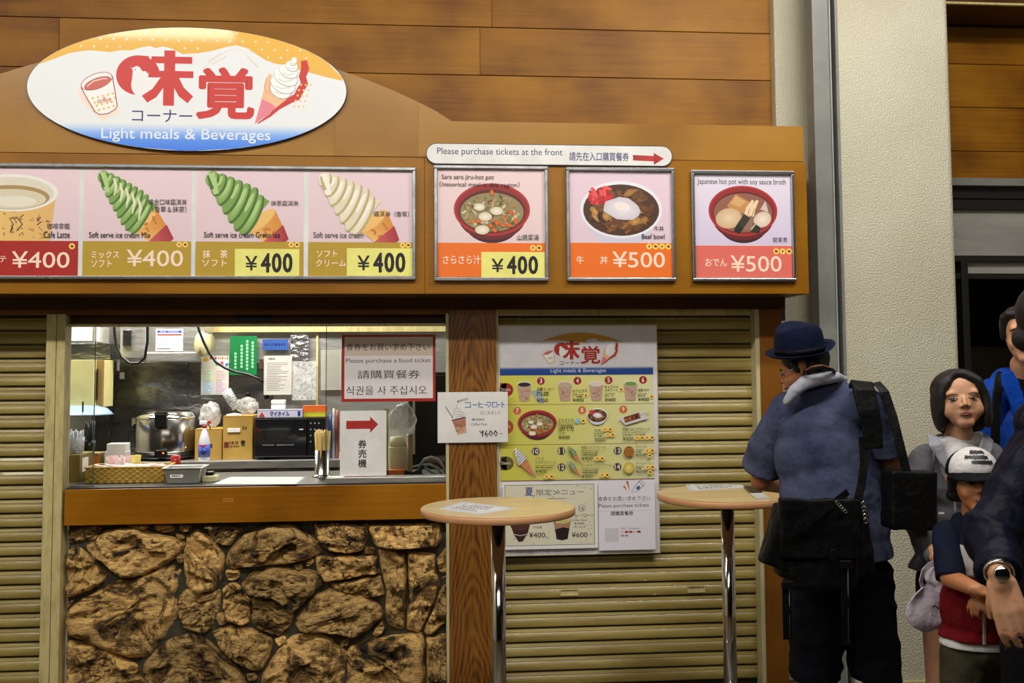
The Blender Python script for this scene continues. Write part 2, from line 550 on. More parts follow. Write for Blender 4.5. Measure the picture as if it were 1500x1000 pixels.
    def marks(s, x0, y0, x1, y1, col, seed=1, rows=1):
        """writing too small to read in the photograph: short uneven strokes"""
        rn_ = random.Random(seed)
        h = (y1 - y0) / rows
        for r_ in range(rows):
            x = x0
            while x < x1 - h * .3:
                w_ = h * rn_.uniform(.35, .7)
                yy = y0 + r_ * h
                for k in range(3):
                    if rn_.random() < .75:
                        s.rect(x, yy + h * (.08 + .26 * k), x + w_, yy + h * (.2 + .26 * k), col, up=False)
                s.rect(x + w_ * rn_.uniform(.1, .7), yy, x + w_ * .9, yy + h * .8, col, up=False)
                x += w_ + h * .22
                if rn_.random() < .08: x += h
    def build(s, name, parent, mat='print'):
        me = bpy.data.meshes.new(name)
        me.from_pydata(s.v, [], s.f)
        ca = me.color_attributes.new('Col', 'FLOAT_COLOR', 'CORNER')
        flat = [x for c in s.c for x in c]
        ca.data.foreach_set('color', flat)
        me.update()
        return link(name, me, parent, [mat])
def sign(x0, y0, x1, y1, Y):
    """a Print on the upright plane Y whose units are the photograph's pixels there"""
    X0, X1, Z0, Z1 = pxrect(x0, y0, x1, y1, Y)
    return Print(lambda u, v, h: (X0 + (u - x0) / (x1 - x0) * (X1 - X0), Y - h, Z1 - (v - y0) / (y1 - y0) * (Z1 - Z0)))
WHITE, BLACK, RED, NAVY = rgb(240, 238, 238), rgb(22, 20, 20), rgb(214, 40, 34), rgb(28, 36, 92)
# ================================================================ the setting
Y_SH, Y_POST, Y_BOX, Y_FAS, Y_WALL = 5.05, 4.98, 4.70, 4.75, 5.25
def struct(o):
    o['kind'] = 'structure'
    return o
struct(MB().box(-4, 5, -3, 8.2, -0.1, 0.0).build('floor', 'floor_tile'))
struct(MB().box(-4, 5, -3, 8.2, 4.5, 4.6).build('ceiling', 'ceiling_board'))
struct(MB().box(-4.1, -4, -3, 8.2, 0, 4.5).build('wall_left', 'stucco'))
struct(MB().box(5, 5.1, -3, 8.2, 0, 4.5).build('wall_right', 'stucco'))
struct(MB().box(-4, 5, -3.1, -3, 0, 4.5).build('wall_back', 'dark_interior'))
# front wall: backing, its long boards above the stall
wf = struct(MB().box(-3.99, 1.62, Y_WALL + 0.03, Y_WALL + 0.10, 2.0, 4.5).build('wall_front', 'black_paint'))
J = [at(560, y, Y_WALL).z for y in (-35, 37, 108, 182)]
J = [J[0] + 3 * (J[0] - J[1]), J[0] + 2 * (J[0] - J[1]), J[0] + (J[0] - J[1])] + J + [J[3] - (J[0] - J[1]), ]
xr_pl = at(1129, 60, Y_WALL).x
cuts = [[-0.2], [0.6], [-0.9], [0.35], [at(703, 65, Y_WALL).x, -1.9], [-1.3], [0.2]]
for r in range(7):
    zt, zb = J[r], J[r + 1]
    xs = sorted([-3.99, -3.2] + cuts[r] + [xr_pl])
    for a, c in zip(xs, xs[1:]):
        MB().box(a + 0.0008, c - 0.0008, Y_WALL, Y_WALL + 0.03, zb + 0.004, min(zt, 4.5)).build('plank', 'plank_wood', wf, 0.0015)
# stucco pilaster behind the canopy end
xa, xb = at(1130, 120, Y_WALL).x, at(1196, 120, Y_WALL).x
struct(MB().box(xa, xb + 0.1, Y_WALL - 0.06, Y_WALL + 0.3, 0, 4.5).build('wall_pilaster', 'stucco', None, 0.008))
# grey steel beam beside the column
Yc = 4.90
bx = [at(x, 250, Yc).x for x in (1195, 1219, 1223, 1227, 1231)]
bm_ = thing('steel_beam', (bx[0], Yc, 0), 'grey painted steel channel running up between stall and column', 'beam')
bm_['kind'] = 'structure'
MB().box(bx[0], bx[1], Yc, Yc + 0.10, 0, 4.5).build('web', 'grey_beam_paint', bm_, 0.002)
MB().box(bx[1], bx[1] + 0.006, Yc - 0.012, Yc + 0.08, 0, 4.5).build('flange', 'light_beam_paint', bm_, 0.001)
MB().box(bx[1] + 0.006, bx[3] + 0.004, Yc + 0.05, Yc + 0.09, 0, 4.5).build('recess', 'black_paint', bm_)
MB().box(bx[3] + 0.004, bx[4] + 0.004, Yc - 0.005, Yc + 0.08, 0, 4.5).build('flange', 'grey_beam_paint', bm_, 0.001)
# stucco column with rounded edges
cx0, cx1 = bx[4] + 0.004, at(1398, 250, Yc).x
mb = MB()
rr = 0.035
poly = [(cx0, Yc), (cx1 - rr, Yc)] + [(cx1 - rr + rr * math.sin(R(a)), Yc + rr - rr * math.cos(R(a))) for a in range(15, 90, 15)] + [(cx1, Yc + rr), (cx1, Yc + 0.6), (cx0, Yc + 0.6)]
n_ = len(poly)
mb.add([(x, y, 0) for x, y in poly] + [(x, y, 4.5) for x, y in poly], [(i, (i + 1) % n_, (i + 1) % n_ + n_, i + n_) for i in range(n_)])
struct(mb.build('wall_column', 'stucco'))
pz = 0.075
struct(MB().box(cx0, cx1 + 0.012, Yc - 0.012, Yc + 0.55, 0, pz).build('baseboard_column', 'rail_paint', None, 0.003))
# ---- wall to the right of the column
Y_R = 5.55
xl, xr = cx1 - 0.05, 4.99
wr = struct(MB().box(xl, xr, Y_R + 0.03, Y_R + 0.1, at(1440, 260, Y_R).z, 4.5).build('wall_side', 'black_paint'))
yz = [at(1445, y, Y_R).z for y in (40, 95, 158, 222, 262)]
for zt, zb in zip(yz, yz[1:]):
    MB().box(xl, xr, Y_R, Y_R + 0.03, zb + 0.004, zt).build('plank', 'plank_wood', wr, 0.0015)
struct(MB().box(xl, xr, Y_R - 0.35, Y_R + 0.03, yz[0] + 0.01, 4.5).build('trim_1', 'dark_header_wood'))
struct(MB().box(xl, xr, Y_R - 0.36, Y_R - 0.34, yz[0], yz[0] + 0.012).build('trim_2', 'rail_paint'))
z_ = [at(1445, y, Y_R).z for y in (262, 273, 290, 306, 374, 383, 400, 408)]
struct(MB().box(xl, xr, Y_R - 0.03, Y_R + 0.05, z_[1], z_[0]).build('trim_3', 'grey_beam_paint', None, 0.002))
wn = struct(MB().box(xl, xr, Y_R + 0.02, Y_R + 0.10, z_[2], z_[1]).box(xl, xr, Y_R + 0.005, Y_R + 0.10, z_[3], z_[2] - 0.008).build('window_1', 'black_paint', None, 0.002))
plain('frosted_panel', rgb(168, 166, 158), 0.35, c2=rgb(140, 138, 130), nscale=3, stretch=(0.4, 1, 3))
MB().box(xl, xr, Y_R + 0.04, Y_R + 0.06, z_[4], z_[3]).build('frosted_pane', 'frosted_panel', wn)
MB().box(xl, xr, Y_R, Y_R + 0.08, z_[5], z_[4]).build('window_bar', 'black_paint', wn, 0.002)
xw = at(1418, 390, Y_R).x
MB().box(xw, xr, Y_R + 0.04, Y_R + 0.06, z_[6], z_[5]).build('frosted_pane', 'frosted_panel', wn)
MB().box(xl, xr, Y_R + 0.01, Y_R + 0.08, z_[7], z_[6]).build('window_bar', 'black_paint', wn, 0.002)
xw0 = at(1410, 440, Y_R).x
MB().box(xw0, xw, Y_R, Y_R + 0.08, 0.0, z_[5]).build('window_stile', 'black_paint', wn, 0.002)
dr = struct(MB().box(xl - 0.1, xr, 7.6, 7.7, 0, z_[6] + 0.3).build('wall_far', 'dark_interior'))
plain('dark_counter', rgb(52, 36, 24), 0.5)
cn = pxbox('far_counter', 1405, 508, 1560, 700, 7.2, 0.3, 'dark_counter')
tag(cn, 'dim brown counter far behind the glass doorway beside the blue jacket man', 'counter')
# ---------------------------------------------------------------- canopy with arch
cz = [at(560, y, Y_BOX).z for y in (230, 430)]
xe_box, xe_fas = at(1183, 330, Y_BOX).x, at(1177, 212, Y_FAS).x
can = thing('sign_canopy', (0, Y_BOX, cz[1]), 'golden brown wooden canopy box with an arched board above the serving counter', 'canopy')
can['kind'] = 'structure'
xj = [-3.99, -3.1, at(-20, 300, Y_BOX).x, at(622, 300, Y_BOX).x, xe_box]
for a, c in zip(xj, xj[1:]):
    MB().box(a + 0.0006, c - 0.0006, Y_BOX, Y_BOX + 0.025, cz[1], cz[0]).build('front_panel', 'box_wood', can, 0.0015)
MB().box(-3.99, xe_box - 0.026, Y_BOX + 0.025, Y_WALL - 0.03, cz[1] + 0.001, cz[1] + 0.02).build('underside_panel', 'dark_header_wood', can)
MB().box(-3.99, xe_box, Y_BOX + 0.0255, Y_WALL, cz[0] - 0.02, cz[0] - 0.001).build('top_panel', 'box_wood', can)
MB().box(xe_box - 0.025, xe_box, Y_BOX + 0.0255, Y_WALL - 0.065, cz[1], cz[0] - 0.021).build('end_panel', 'box_wood', can)
zf = at(560, 229, Y_FAS).z
ztop = at(900, 181, Y_FAS).z
ac = at(275, 65, Y_FAS)
hx = at(652, 171, Y_FAS).x - ac.x
zend = at(652, 171, Y_FAS).z + 0.005
def arch(x):
    d = abs(x - ac.x)
    return ztop if d > hx else ac.z - (ac.z - zend) * (d / hx) ** 2
cutx = [-3.99, at(-110, 150, Y_FAS).x, at(185, 200, Y_FAS).x, at(490, 200, Y_FAS).x, at(613, 200, Y_FAS).x, xe_fas]
for a, c in zip(cutx, cutx[1:]):
    a, c = a + 0.0004, c - 0.0004
    n_ = 24
    top = [(a + (c - a) * i / n_, arch(a + (c - a) * i / n_)) for i in range(n_ + 1)]
    MB().prism([(c, zf), (a, zf)] + top, Y_FAS, Y_FAS + 0.03).build('arch_board', 'fascia_wood', can)
# header beam and rails under the canopy
def srail(name, *a, **k):
    return struct(pxbox(name, *a, **k))
xs0 = -640
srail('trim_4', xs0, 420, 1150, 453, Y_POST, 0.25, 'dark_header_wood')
srail('trim_5', xs0, 453, 657, 461, Y_POST + 0.01, 0.2, 'side_post_wood')
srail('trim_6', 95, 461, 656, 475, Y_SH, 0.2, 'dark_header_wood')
srail('trim_7', 95, 474, 656, 477.5, Y_POST + 0.03, 0.06, 'rail_paint')
srail('trim_8', 730, 453, 1118, 462, Y_POST + 0.06, 0.06, 'rail_paint')
struct(pxbox('wall_backing', 655, 430, 1150, 470, Y_SH + 0.06, 0.1, 'black_paint'))
# faint maker's plate on the header over the opening
pl = sign(348, 462, 372, 472, Y_SH - 0.0)
o_ = pxbox('maker_plate', 343, 462, 398, 472, Y_SH - 0.002, 0.004, 'black_paint')
tag(o_, 'small worn dark plate on the header above the serving window', 'plate')
pl.marks(347, 464, 372, 470, rgb(120, 110, 90), 4)
pl.rect(374, 464, 396, 470, rgb(80, 70, 54))
pl.fn = (lambda f: (lambda u, v, h: tuple(Vector(f(u, v, h)) + Vector((0, -0.002, 0)))))(pl.fn)
pl.build('lettering', o_)
# ---------------------------------------------------------------- roller shutters
def slat_mesh(x0, x1, h):
    """a slat: rounded lip at the foot, flat face, recessed joint; origin at its lower left"""
    prof = [(0.016, 0.0), (0.015, 0.0065), (0.004, 0.0085), (0.001, 0.0115), (0.0, 0.016), (0.001, h * 0.76), (0.004, h * 0.772), (0.0, h * 0.79), (0.001, h * 0.80), (0.006, h * 0.965), (0.016, h)]
    vs = [(x, y, z) for x in (x0, x1) for y, z in prof]
    n = len(prof)
    fs = [(i, i + 1, i + 1 + n, i + n) for i in range(n - 1)]
    me = bpy.data.meshes.new('slat')
    me.from_pydata(vs, [], fs)
    me.materials.append(M['shutter_paint'])
    me.polygons.foreach_set('use_smooth', [i == 4 for i in range(len(fs))])
    me.update()
    return me
def shutter(label, px0, px1, n, ytop, ref):
    X0, X1 = at(px0, 700, Y_SH).x, at(px1, 700, Y_SH).x
    root = thing('roller_shutter', (X0, Y_SH, 0), label, 'shutter', 'roller shutters')
    h = at(ref[0], ref[1], Y_SH).z - at(ref[0], ref[2], Y_SH).z
    h /= ref[3]
    me = slat_mesh(0, X1 - X0, h)
    z = at(ref[0], ytop, Y_SH).z
    for i in range(n):
        o = bpy.data.objects.new('slat', me)
        COL.objects.link(o)
        o.parent = root
        o.matrix_parent_inverse = root.matrix_world.inverted()
        o.location = (X0, Y_SH, z - h * (i + 1))
    MB().box(X0, X1, Y_SH + 0.014, Y_SH + 0.02, 0, z + 0.03).build('backing_sheet', 'shutter_dark', root)
    return root, h, z
# left shutter: dark joints at 520/3.. measured pitch 21 px
sl, hl, zl = shutter('closed beige roller shutter beyond the double rail at the counter window', -655, 63, 26, 465, (30, 487, 887, 19.3))
sr, hr, zr = shutter('closed beige roller shutter behind the standing tables and the long menu poster', 731, 1112, 26, 465, (745, 830, 993, 7.7))
# two finger pulls
def pull(px, py):
    k = round((zr - at(px, py, Y_SH).z) / hr - 0.5)
    zc = zr - hr * (k + 0.5)
    x = at(px, py, Y_SH).x
    mb = MB()
    W, H, y0, y1 = 0.046, 0.017, Y_SH - 0.006, Y_SH + 0.004
    for a in ((x - W, x + W, zc + H - 0.005, zc + H), (x - W, x + W, zc - H, zc - H + 0.005), (x - W, x - W + 0.005, zc - H + 0.005, zc + H - 0.005), (x + W - 0.005, x + W, zc - H + 0.005, zc + H - 0.005)):
        mb.box(a[0], a[1], y0, y1, a[2], a[3])
    mb.box(x - W + 0.005, x + W - 0.005, Y_SH - 0.0005, y1, zc - H + 0.005, zc + H - 0.005)
    mb.build('finger_pull', 'rail_paint', sr)
pull(834, 873); pull(1020, 864)
# posts
def post(name, x0, x1, yref, Y, depth, mat, ztop, label, kindset=True, **k):
    X0, X1 = at(x0, yref, Y).x, at(x1, yref, Y).x
    o = MB().box(X0, X1, Y, Y + depth, 0, ztop).build(name, mat, None, 0.002)
    return struct(o)
zh = at(400, 453, Y_POST).z - 0.001
post('trim_9', 63, 77.5, 700, Y_POST, 0.09, 'rail_paint', zh - 0.02, '')
post('trim_10', 78.5, 91, 700, Y_POST, 0.09, 'rail_paint', zh - 0.02, '')
post('trim_11', 91.2, 95, 700, Y_POST + 0.05, 0.05, 'black_paint', zh - 0.02, '')
post('trim_12', 653.5, 658, 700, Y_POST - 0.004, 0.08, 'cream_trim', zh - 0.02, '')
post('trim_13', 658.3, 728, 700, Y_POST, 0.12, 'post_grain', zh, '')
post('trim_14', 726, 731, 700, Y_POST + 0.012, 0.08, 'rail_paint', zh, '')
post('trim_15', 1111, 1117.5, 700, Y_POST, 0.1, 'cream_trim', zh, '')
post('trim_16', 1117.7, 1150, 700, Y_POST - 0.01, 0.2, 'side_post_wood', zh, '')
# ---------------------------------------------------------------- counter front: sill, apron, stone wall
xw_l, xw_r = at(95, 700, Y_POST).x, at(654, 700, Y_POST).x
z_sill = at(400, 711, Y_POST).z
z_ap = at(400, 764, Y_POST).z
ap = struct(MB().box(xw_l, xw_r, Y_POST, Y_POST + 0.08, z_ap, z_sill - 0.004).build('trim_17', 'apron_wood', None, 0.002))
ct = MB().box(xw_l, xw_r, Y_POST + 0.012, 5.62, z_sill - 0.003, z_sill + 0.004).build('serving_counter', plain('worn_counter', rgb(70, 68, 62), .4, .6), None, 0.0015)
tag(ct, 'steel serving counter top inside the kitchen window above the wooden apron', 'counter')
# a stamp-like mark on the apron
mk = sign(326, 725, 345, 740, Y_POST - 0.0002)
for i in range(4):
    for j in range(4):
        if (i * 3 + j * 5) % 3: mk.rect(327 + i * 4, 726 + j * 3.4, 329.6 + i * 4, 728.2 + j * 3.4, rgb(190, 130, 60), up=False)
mk.build('stamp_mark', ap)
for u, y_ in ((0.18, 759), (0.42, 761), (0.63, 760)):
    pass
Y_ST = 5.03
sw = struct(MB().box(xw_l, xw_r, Y_ST + 0.03, Y_ST + 0.16, 0, z_ap - 0.001).build('wall_stone', 'mortar'))
S = '''38,72 150,72 172,85 165,125 110,135 38,145
38,160 80,155 120,185 190,245 175,285 110,320 38,345
112,145 175,100 230,85 290,80 340,100 400,110 470,130 465,165 440,195 330,255 290,268 250,265 180,215 120,175
355,72 430,70 440,95 400,105 365,90
455,72 500,72 495,95 465,100
480,115 520,88 560,110 600,160 620,190 610,260 585,310 520,330 480,300 470,230 470,170
548,75 620,72 685,90 640,150 590,140 562,105
622,215 630,170 690,112 800,72 870,70 930,110 965,145 980,175 930,200 860,215 760,225 640,235
950,65 1145,72 1148,110 1130,165 1080,178 1000,168 970,150 955,110
1150,75 1400,68 1415,90 1410,150 1250,158 1175,150
950,190 1175,185 1190,250 1140,256 1070,270 985,280 960,240
1005,290 1190,262 1210,330 1150,338 1080,320 1020,308
1185,165 1280,170 1290,260 1280,460 1220,440 1210,380 1215,310 1195,240
1292,168 1395,185 1395,240 1410,290 1380,380 1340,465 1290,460 1296,300
1400,200 1440,145 1440,270 1415,275
1440,290 1438,430 1370,480 1347,460 1388,380 1412,310
620,240 675,238 680,265 650,280 625,270
868,220 905,214 910,235 885,242
915,207 950,197 945,220 920,228
680,290 720,250 800,230 890,235 970,245 990,290 930,340 895,380 870,395 820,350 760,330 700,320
610,310 650,280 690,310 715,350 712,430 690,445 630,425 615,390
722,340 820,360 880,400 865,440 820,485 760,465 718,430
910,385 940,340 1010,308 1120,330 1195,370 1200,415 1150,456 1100,490 1020,470 900,465 872,440
1170,455 1200,422 1215,450 1185,485 1160,480
455,330 480,308 540,330 605,310 605,370 580,440 545,478 470,455 452,400
40,390 110,340 220,280 290,275 370,240 436,215 465,240 440,300 448,400 400,480 330,560 250,560 150,520 60,480 40,440
440,185 470,180 468,215 447,212
38,500 120,510 200,540 300,590 325,650 310,760 38,760
320,590 370,530 440,485 520,475 560,500 620,560 690,620 720,700 700,770 340,770
572,470 640,445 720,455 790,490 795,520 760,600 740,612 700,600 620,545
800,495 840,480 850,500 820,520
760,620 790,580 820,530 870,480 960,470 1020,500 1068,540 1060,600 1050,770 740,770
1040,500 1080,490 1075,515 1050,525
1072,545 1088,512 1180,490 1340,470 1355,520 1355,770 1068,770
1362,490 1440,475 1440,770 1362,770
588,400 618,395 630,440 600,440
697,622 735,616 742,640 710,645
38,355 70,345 45,380 38,382
1140,150 1175,160 1170,182 1130,178
250,72 340,74 335,92 290,76
440,105 470,110 475,125 448,118
380,560 400,500 440,470 400,500'''.split('\n')[:-1]
X0s, X1s = xw_l, xw_r
def stone_pt(u, v):
    p = at(80 + u / 2.5, 740 + v / 2.5, Y_ST)
    return p.x, p.z
rs = random.Random(4)
for si, line in enumerate(S):
    pts = [stone_pt(*map(float, q.split(','))) for q in line.split()]
    cx, cz_ = sum(p[0] for p in pts) / len(pts), sum(p[1] for p in pts) / len(pts)
    size = max(max(p[0] for p in pts) - min(p[0] for p in pts), max(p[1] for p in pts) - min(p[1] for p in pts))
    m_, rings = (72, 16) if size > 0.12 else (20, 5)
    # outline resampled evenly
    per = []
    for a, b2 in zip(pts, pts[1:] + pts[:1]):
        per.append(math.hypot(b2[0] - a[0], b2[1] - a[1]))
    tot = sum(per)
    out = []
    for k in range(m_):
        d = tot * k / m_
        i = 0
        while d > per[i]:
            d -= per[i]; i += 1
        t_ = d / per[i]
        a, b2 = pts[i], pts[(i + 1) % len(pts)]
        out.append((a[0] + (b2[0] - a[0]) * t_, a[1] + (b2[1] - a[1]) * t_))
    for _ in range(1):
        out = [((out[k - 1][0] + 2 * out[k][0] + out[(k + 1) % m_][0]) / 4, (out[k - 1][1] + 2 * out[k][1] + out[(k + 1) % m_][1]) / 4) for k in range(m_)]
    dep = min(0.075, 0.03 + size * 0.12) * rs.uniform(0.8, 1.15)
    ang, tx_, tz_ = rs.uniform(0, 3.1), rs.uniform(-0.14, 0.14), rs.uniform(-0.14, 0.14)
    off = Vector((si * 3.7, si * 1.3, 0))
    vs, fs = [], []
    for j in range(rings + 1):
        q = 1 - j / rings
        for k in range(m_):
            ox, oz = out[k]
            jag = 1 + 0.05 * noise.noise(Vector((ox * 22, oz * 22, si)))
            x, z = cx + (ox - cx) * q * jag * 1.035, cz_ + (oz - cz_) * q * jag * 1.035
            prof = min(1.0, (1 - q) / 0.15) ** 0.6
            p3 = Vector((x * math.cos(ang) + z * math.sin(ang), (-x * math.sin(ang) + z * math.cos(ang)) * 2.6, 0))
            h = noise.fractal(p3 * 7 + off, 1.0, 2.0, 4) * 0.022 + noise.fractal(p3 * 28 + off, 0.8, 2.1, 3) * 0.010
            cr = abs(noise.noise(p3 * 10 + off * 2))
            h -= 0.022 * max(0, 1 - cr / 0.07)
            vd = noise.voronoi(Vector((x * 9 + si, z * 13, si)))
            h += 0 if size < .12 else (noise.cell(vd[1][0] * 3.1) - .5) * .026 + (vd[0][1] - vd[0][0]) * .01
            tilt = (x - cx) * tx_ + (z - cz_) * tz_
            y = Y_ST + 0.035 - dep * prof + (tilt - h * 0.9) * prof
            xx = min(max(x, X0s + 0.003), X1s - 0.003)
            vs.append((xx, y, min(max(z, 0.005), z_ap - 0.006)))
    for j in range(rings):
        for k in range(m_):
            k2 = (k + 1) % m_
            if j == rings - 1:
                fs.append((j * m_ + k, j * m_ + k2, (j + 1) * m_))
            else:
                fs.append((j * m_ + k, j * m_ + k2, (j + 1) * m_ + k2, (j + 1) * m_ + k))
    MB().add(vs, fs, 0, True).build('stone', 'field_stone', sw)
# ================================================================ printed signs on the canopy
def swirl(P, tip, base, w, cols, rnd, bands=9):
    """soft serve seen from the side: tip and base points, w half width at the base; cols dark, mid, light"""
    dx, dy = base[0] - tip[0], base[1] - tip[1]
    L = math.hypot(dx, dy)
    ux, uy = dx / L, dy / L
    nx, ny = -uy, ux
    ang = math.degrees(math.atan2(ny, nx))
    P.poly([(tip[0] + nx * w * .1, tip[1] + ny * w * .1), (tip[0] + ux * L * .35 + nx * w * .5, tip[1] + uy * L * .35 + ny * w * .5), (base[0] + nx * w * .9, base[1] + ny * w * .9), (base[0] - nx * w * .9, base[1] - ny * w * .9), (tip[0] + ux * L * .3 - nx * w * .55, tip[1] + uy * L * .3 - ny * w * .55), (tip[0] - nx * w * .12, tip[1] - ny * w * .12)], cols[1])
    for k in range(bands, -1, -1):
        t_ = (k + 0.5) / (bands + 1)
        ww = w * min(1, 0.18 + 1.0 * t_ ** 0.75) * (1.0 if t_ < .86 else .92)
        c = (tip[0] + dx * t_, tip[1] + dy * t_)
        th = L / bands * 0.78
        P.ell(c[0] + ux * th * .22, c[1] + uy * th * .22, ww, th * .8, cols[0], ang - 16, 18)
        P.ell(c[0], c[1], ww * .97, th * .68, cols[1 if k % 2 else 2], ang - 16, 18, col2=cols[1])
        P.ell(c[0] - nx * ww * .3 - ux * th * .1, c[1] - ny * ww * .3 - uy * th * .1, ww * .45, th * .26, cols[2], ang - 16, 12)
    P.line([(tip[0] - ux * L * .02, tip[1] - uy * L * .02), (tip[0] + ux * L * .10, tip[1] + uy * L * .10), (tip[0] + ux * L * .3 + nx * w * .35, tip[1] + uy * L * .3 + ny * w * .35)], [w * .22, w * .3, w * .2], cols[2])
    P.line([(tip[0] + nx * w * .03, tip[1] + ny * w * .03), (tip[0] + ux * L * .2 + nx * w * .32, tip[1] + uy * L * .2 + ny * w * .32)], [w * .08, w * .16], cols[0])
def cone(P, a, b2, wa, wb, rnd):
    dx, dy = b2[0] - a[0], b2[1] - a[1]
    L = math.hypot(dx, dy)
    ux, uy = dx / L, dy / L
    nx, ny = -uy, ux
    q = lambda t_, s_: (a[0] + dx * t_ + nx * s_, a[1] + dy * t_ + ny * s_)
    P._add([q(0, wa), q(0, -wa), q(.62, -(wa + (wb - wa) * .62)), q(.62, wa + (wb - wa) * .62)], [(0, 1, 2, 3)], [rgb(232, 176, 96), rgb(214, 142, 56), rgb(214, 138, 46), rgb(240, 190, 110)])
    P.up()
    P.ell(a[0], a[1], wa * .34, wa, rgb(238, 190, 112), math.degrees(math.atan2(uy, ux)), 16)
    for k in range(5):
        c = q(0.1 + rnd.random() * .45, rnd.uniform(-.6, .6) * wa * .8)
        P.blob(c[0], c[1], wa * .16, wa * .08, rgb(196, 120, 40), rnd, rnd.uniform(0, 180))
    P._add([q(.55, (wa + (wb - wa) * .55) * 1.08), q(.55, -(wa + (wb - wa) * .55) * 1.08), q(1, -wb), q(1, wb)], [(0, 1, 2, 3)], [rgb(206, 92, 92), rgb(168, 44, 52), rgb(160, 40, 50), rgb(200, 80, 84)])
    P.up()
def bowl_print(P, cx, cy, rx, ry, kind, rnd):
    if kind == 'beef':
        P.ell(cx, cy + ry * .35, rx * .82, ry * .95, rgb(206, 204, 220), n=30)
        P.ell(cx, cy, rx, ry, rgb(232, 230, 238), n=36)
        P.ell(cx, cy + ry * .02, rx * .93, ry * .9, rgb(74, 44, 22), n=32)
        for k in range(80):
            a, r_ = rnd.uniform(0, 6.28), math.sqrt(rnd.random()) * .8
            c = rnd.choice([rgb(148, 96, 40), rgb(120, 72, 34), rgb(180, 126, 62), rgb(76, 44, 24), rgb(206, 152, 76), rgb(136, 86, 52)])
            P.blob(cx + rx * .9 * r_ * math.cos(a), cy + ry * .86 * r_ * math.sin(a), rx * rnd.uniform(.1, .24), ry * rnd.uniform(.07, .17), c, rnd, rnd.uniform(-60, 60), 8, col2=tuple(q * .55 for q in c[:3]) + (1,))
        for k in range(26):
            P.blob(cx - rx * .52 + rnd.uniform(-.24, .24) * rx, cy - ry * .48 + rnd.uniform(-.26, .26) * ry, rx * .11, ry * .07, rnd.choice([rgb(206, 40, 48), rgb(232, 84, 84), rgb(180, 26, 40)]), rnd, rnd.uniform(0, 180), 7)
        P.blob(cx + rx * .02, cy - ry * .02, rx * .46, ry * .38, rgb(236, 228, 232), rnd, 8, 14, col2=rgb(206, 198, 206), j=.08)
        P.blob(cx + rx * .02, cy - ry * .1, rx * .2, ry * .16, rgb(250, 226, 214), rnd, 8, 12, col2=rgb(240, 230, 232), j=.1)
        return
    P.ell(cx, cy + ry * .5, rx * .72, ry * .78, rgb(64, 22, 28), n=30)
    P.ell(cx, cy + ry * .3, rx * .88, ry * .86, rgb(104, 26, 30), n=30)
    P.ell(cx, cy, rx, ry, rgb(176, 50, 48), n=40)
    P.ell(cx, cy, rx * .95, ry * .93, rgb(146, 34, 34), n=40)
    P.ell(cx, cy + ry * .06, rx * .87, ry * .82, rgb(92, 24, 22), n=40)
    if kind == 'soup':
        P.ell(cx, cy + ry * .1, rx * .83, ry * .74, rgb(150, 132, 92), n=36)
        for k in range(110):
            a, r_ = rnd.uniform(0, 6.28), math.sqrt(rnd.random()) * .92
            c = rnd.choice([rgb(196, 182, 140), rgb(170, 156, 106), rgb(120, 116, 60), rgb(96, 76, 48), rgb(214, 200, 164), rgb(206, 116, 44), rgb(140, 136, 74)])
            P.blob(cx + rx * .8 * r_ * math.cos(a), cy + ry * .1 + ry * .7 * r_ * math.sin(a), rx * rnd.uniform(.03, .1), ry * rnd.uniform(.03, .07), c, rnd, rnd.uniform(0, 180), 6)
        for a, b2 in ((-.05, .62), (.12, .5), (.28, .58), (.45, .6), (.05, .78), (.5, .12), (-.35, .45), (.0, -.62), (.62, .45)):
            P.blob(cx + rx * a, cy + ry * b2, rx * .085, ry * .09, rgb(222, 116, 36), rnd, rnd.uniform(0, 90), 6, col2=rgb(196, 92, 28))
        for a, b2, s_ in ((.12, .06, .17), (-.18, .28, .18), (-.26, .78, .19), (-.33, -.08, .15)):
            P.ell(cx + rx * a, cy + ry * b2, rx * s_, ry * s_ * .95, rgb(246, 238, 220), n=16, col2=rgb(214, 200, 166))
    else:
        P.ell(cx, cy + ry * .08, rx * .85, ry * .78, rgb(146, 92, 74), n=36)
        P.ell(cx + rx * .1, cy + ry * .4, rx * .5, ry * .35, rgb(150, 110, 96), n=24)
        P.poly([(cx - rx * .46, cy - ry * .2), (cx - rx * .2, cy - ry * .66), (cx + rx * .2, cy - ry * .35), (cx + rx * .04, cy + ry * .08), (cx - rx * .3, cy + ry * .05)], rgb(196, 138, 80))
        P.poly([(cx - rx * .36, cy - ry * .3), (cx - rx * .2, cy - ry * .6), (cx + rx * .1, cy - ry * .36), (cx - rx * .1, cy - ry * .14)], rgb(214, 164, 108))
        P.ell(cx - rx * .42, cy + ry * .3, rx * .38, ry * .4, rgb(232, 206, 170), -10, 22, col2=rgb(206, 172, 132))
        P.poly([(cx + rx * .5, cy - ry * .06), (cx + rx * .66, cy - ry * .4), (cx + rx * .74, cy + ry * .05)], rgb(214, 190, 184))
        P.ell(cx + rx * .56, cy + ry * .34, rx * .27, ry * .3, rgb(240, 226, 208), -30, 20, col2=rgb(214, 190, 168))
        for a in (0, .13):
            P.line([(cx + rx * (.1 + a), cy + ry * .2), (cx + rx * (.16 + a), cy - ry * .1), (cx + rx * (.3 + a), cy - ry * .42)], [ry * .22, ry * .2, ry * .1], rgb(236, 208, 172))
            P.line([(cx + rx * (.13 + a), cy + ry * .2), (cx + rx * (.2 + a), cy - ry * .1)], [ry * .04, ry * .03], rgb(196, 150, 110))
        P.line([(cx - rx * .16, cy + ry * .76), (cx + rx * .12, cy + ry * .2)], ry * .3, rgb(52, 52, 34))
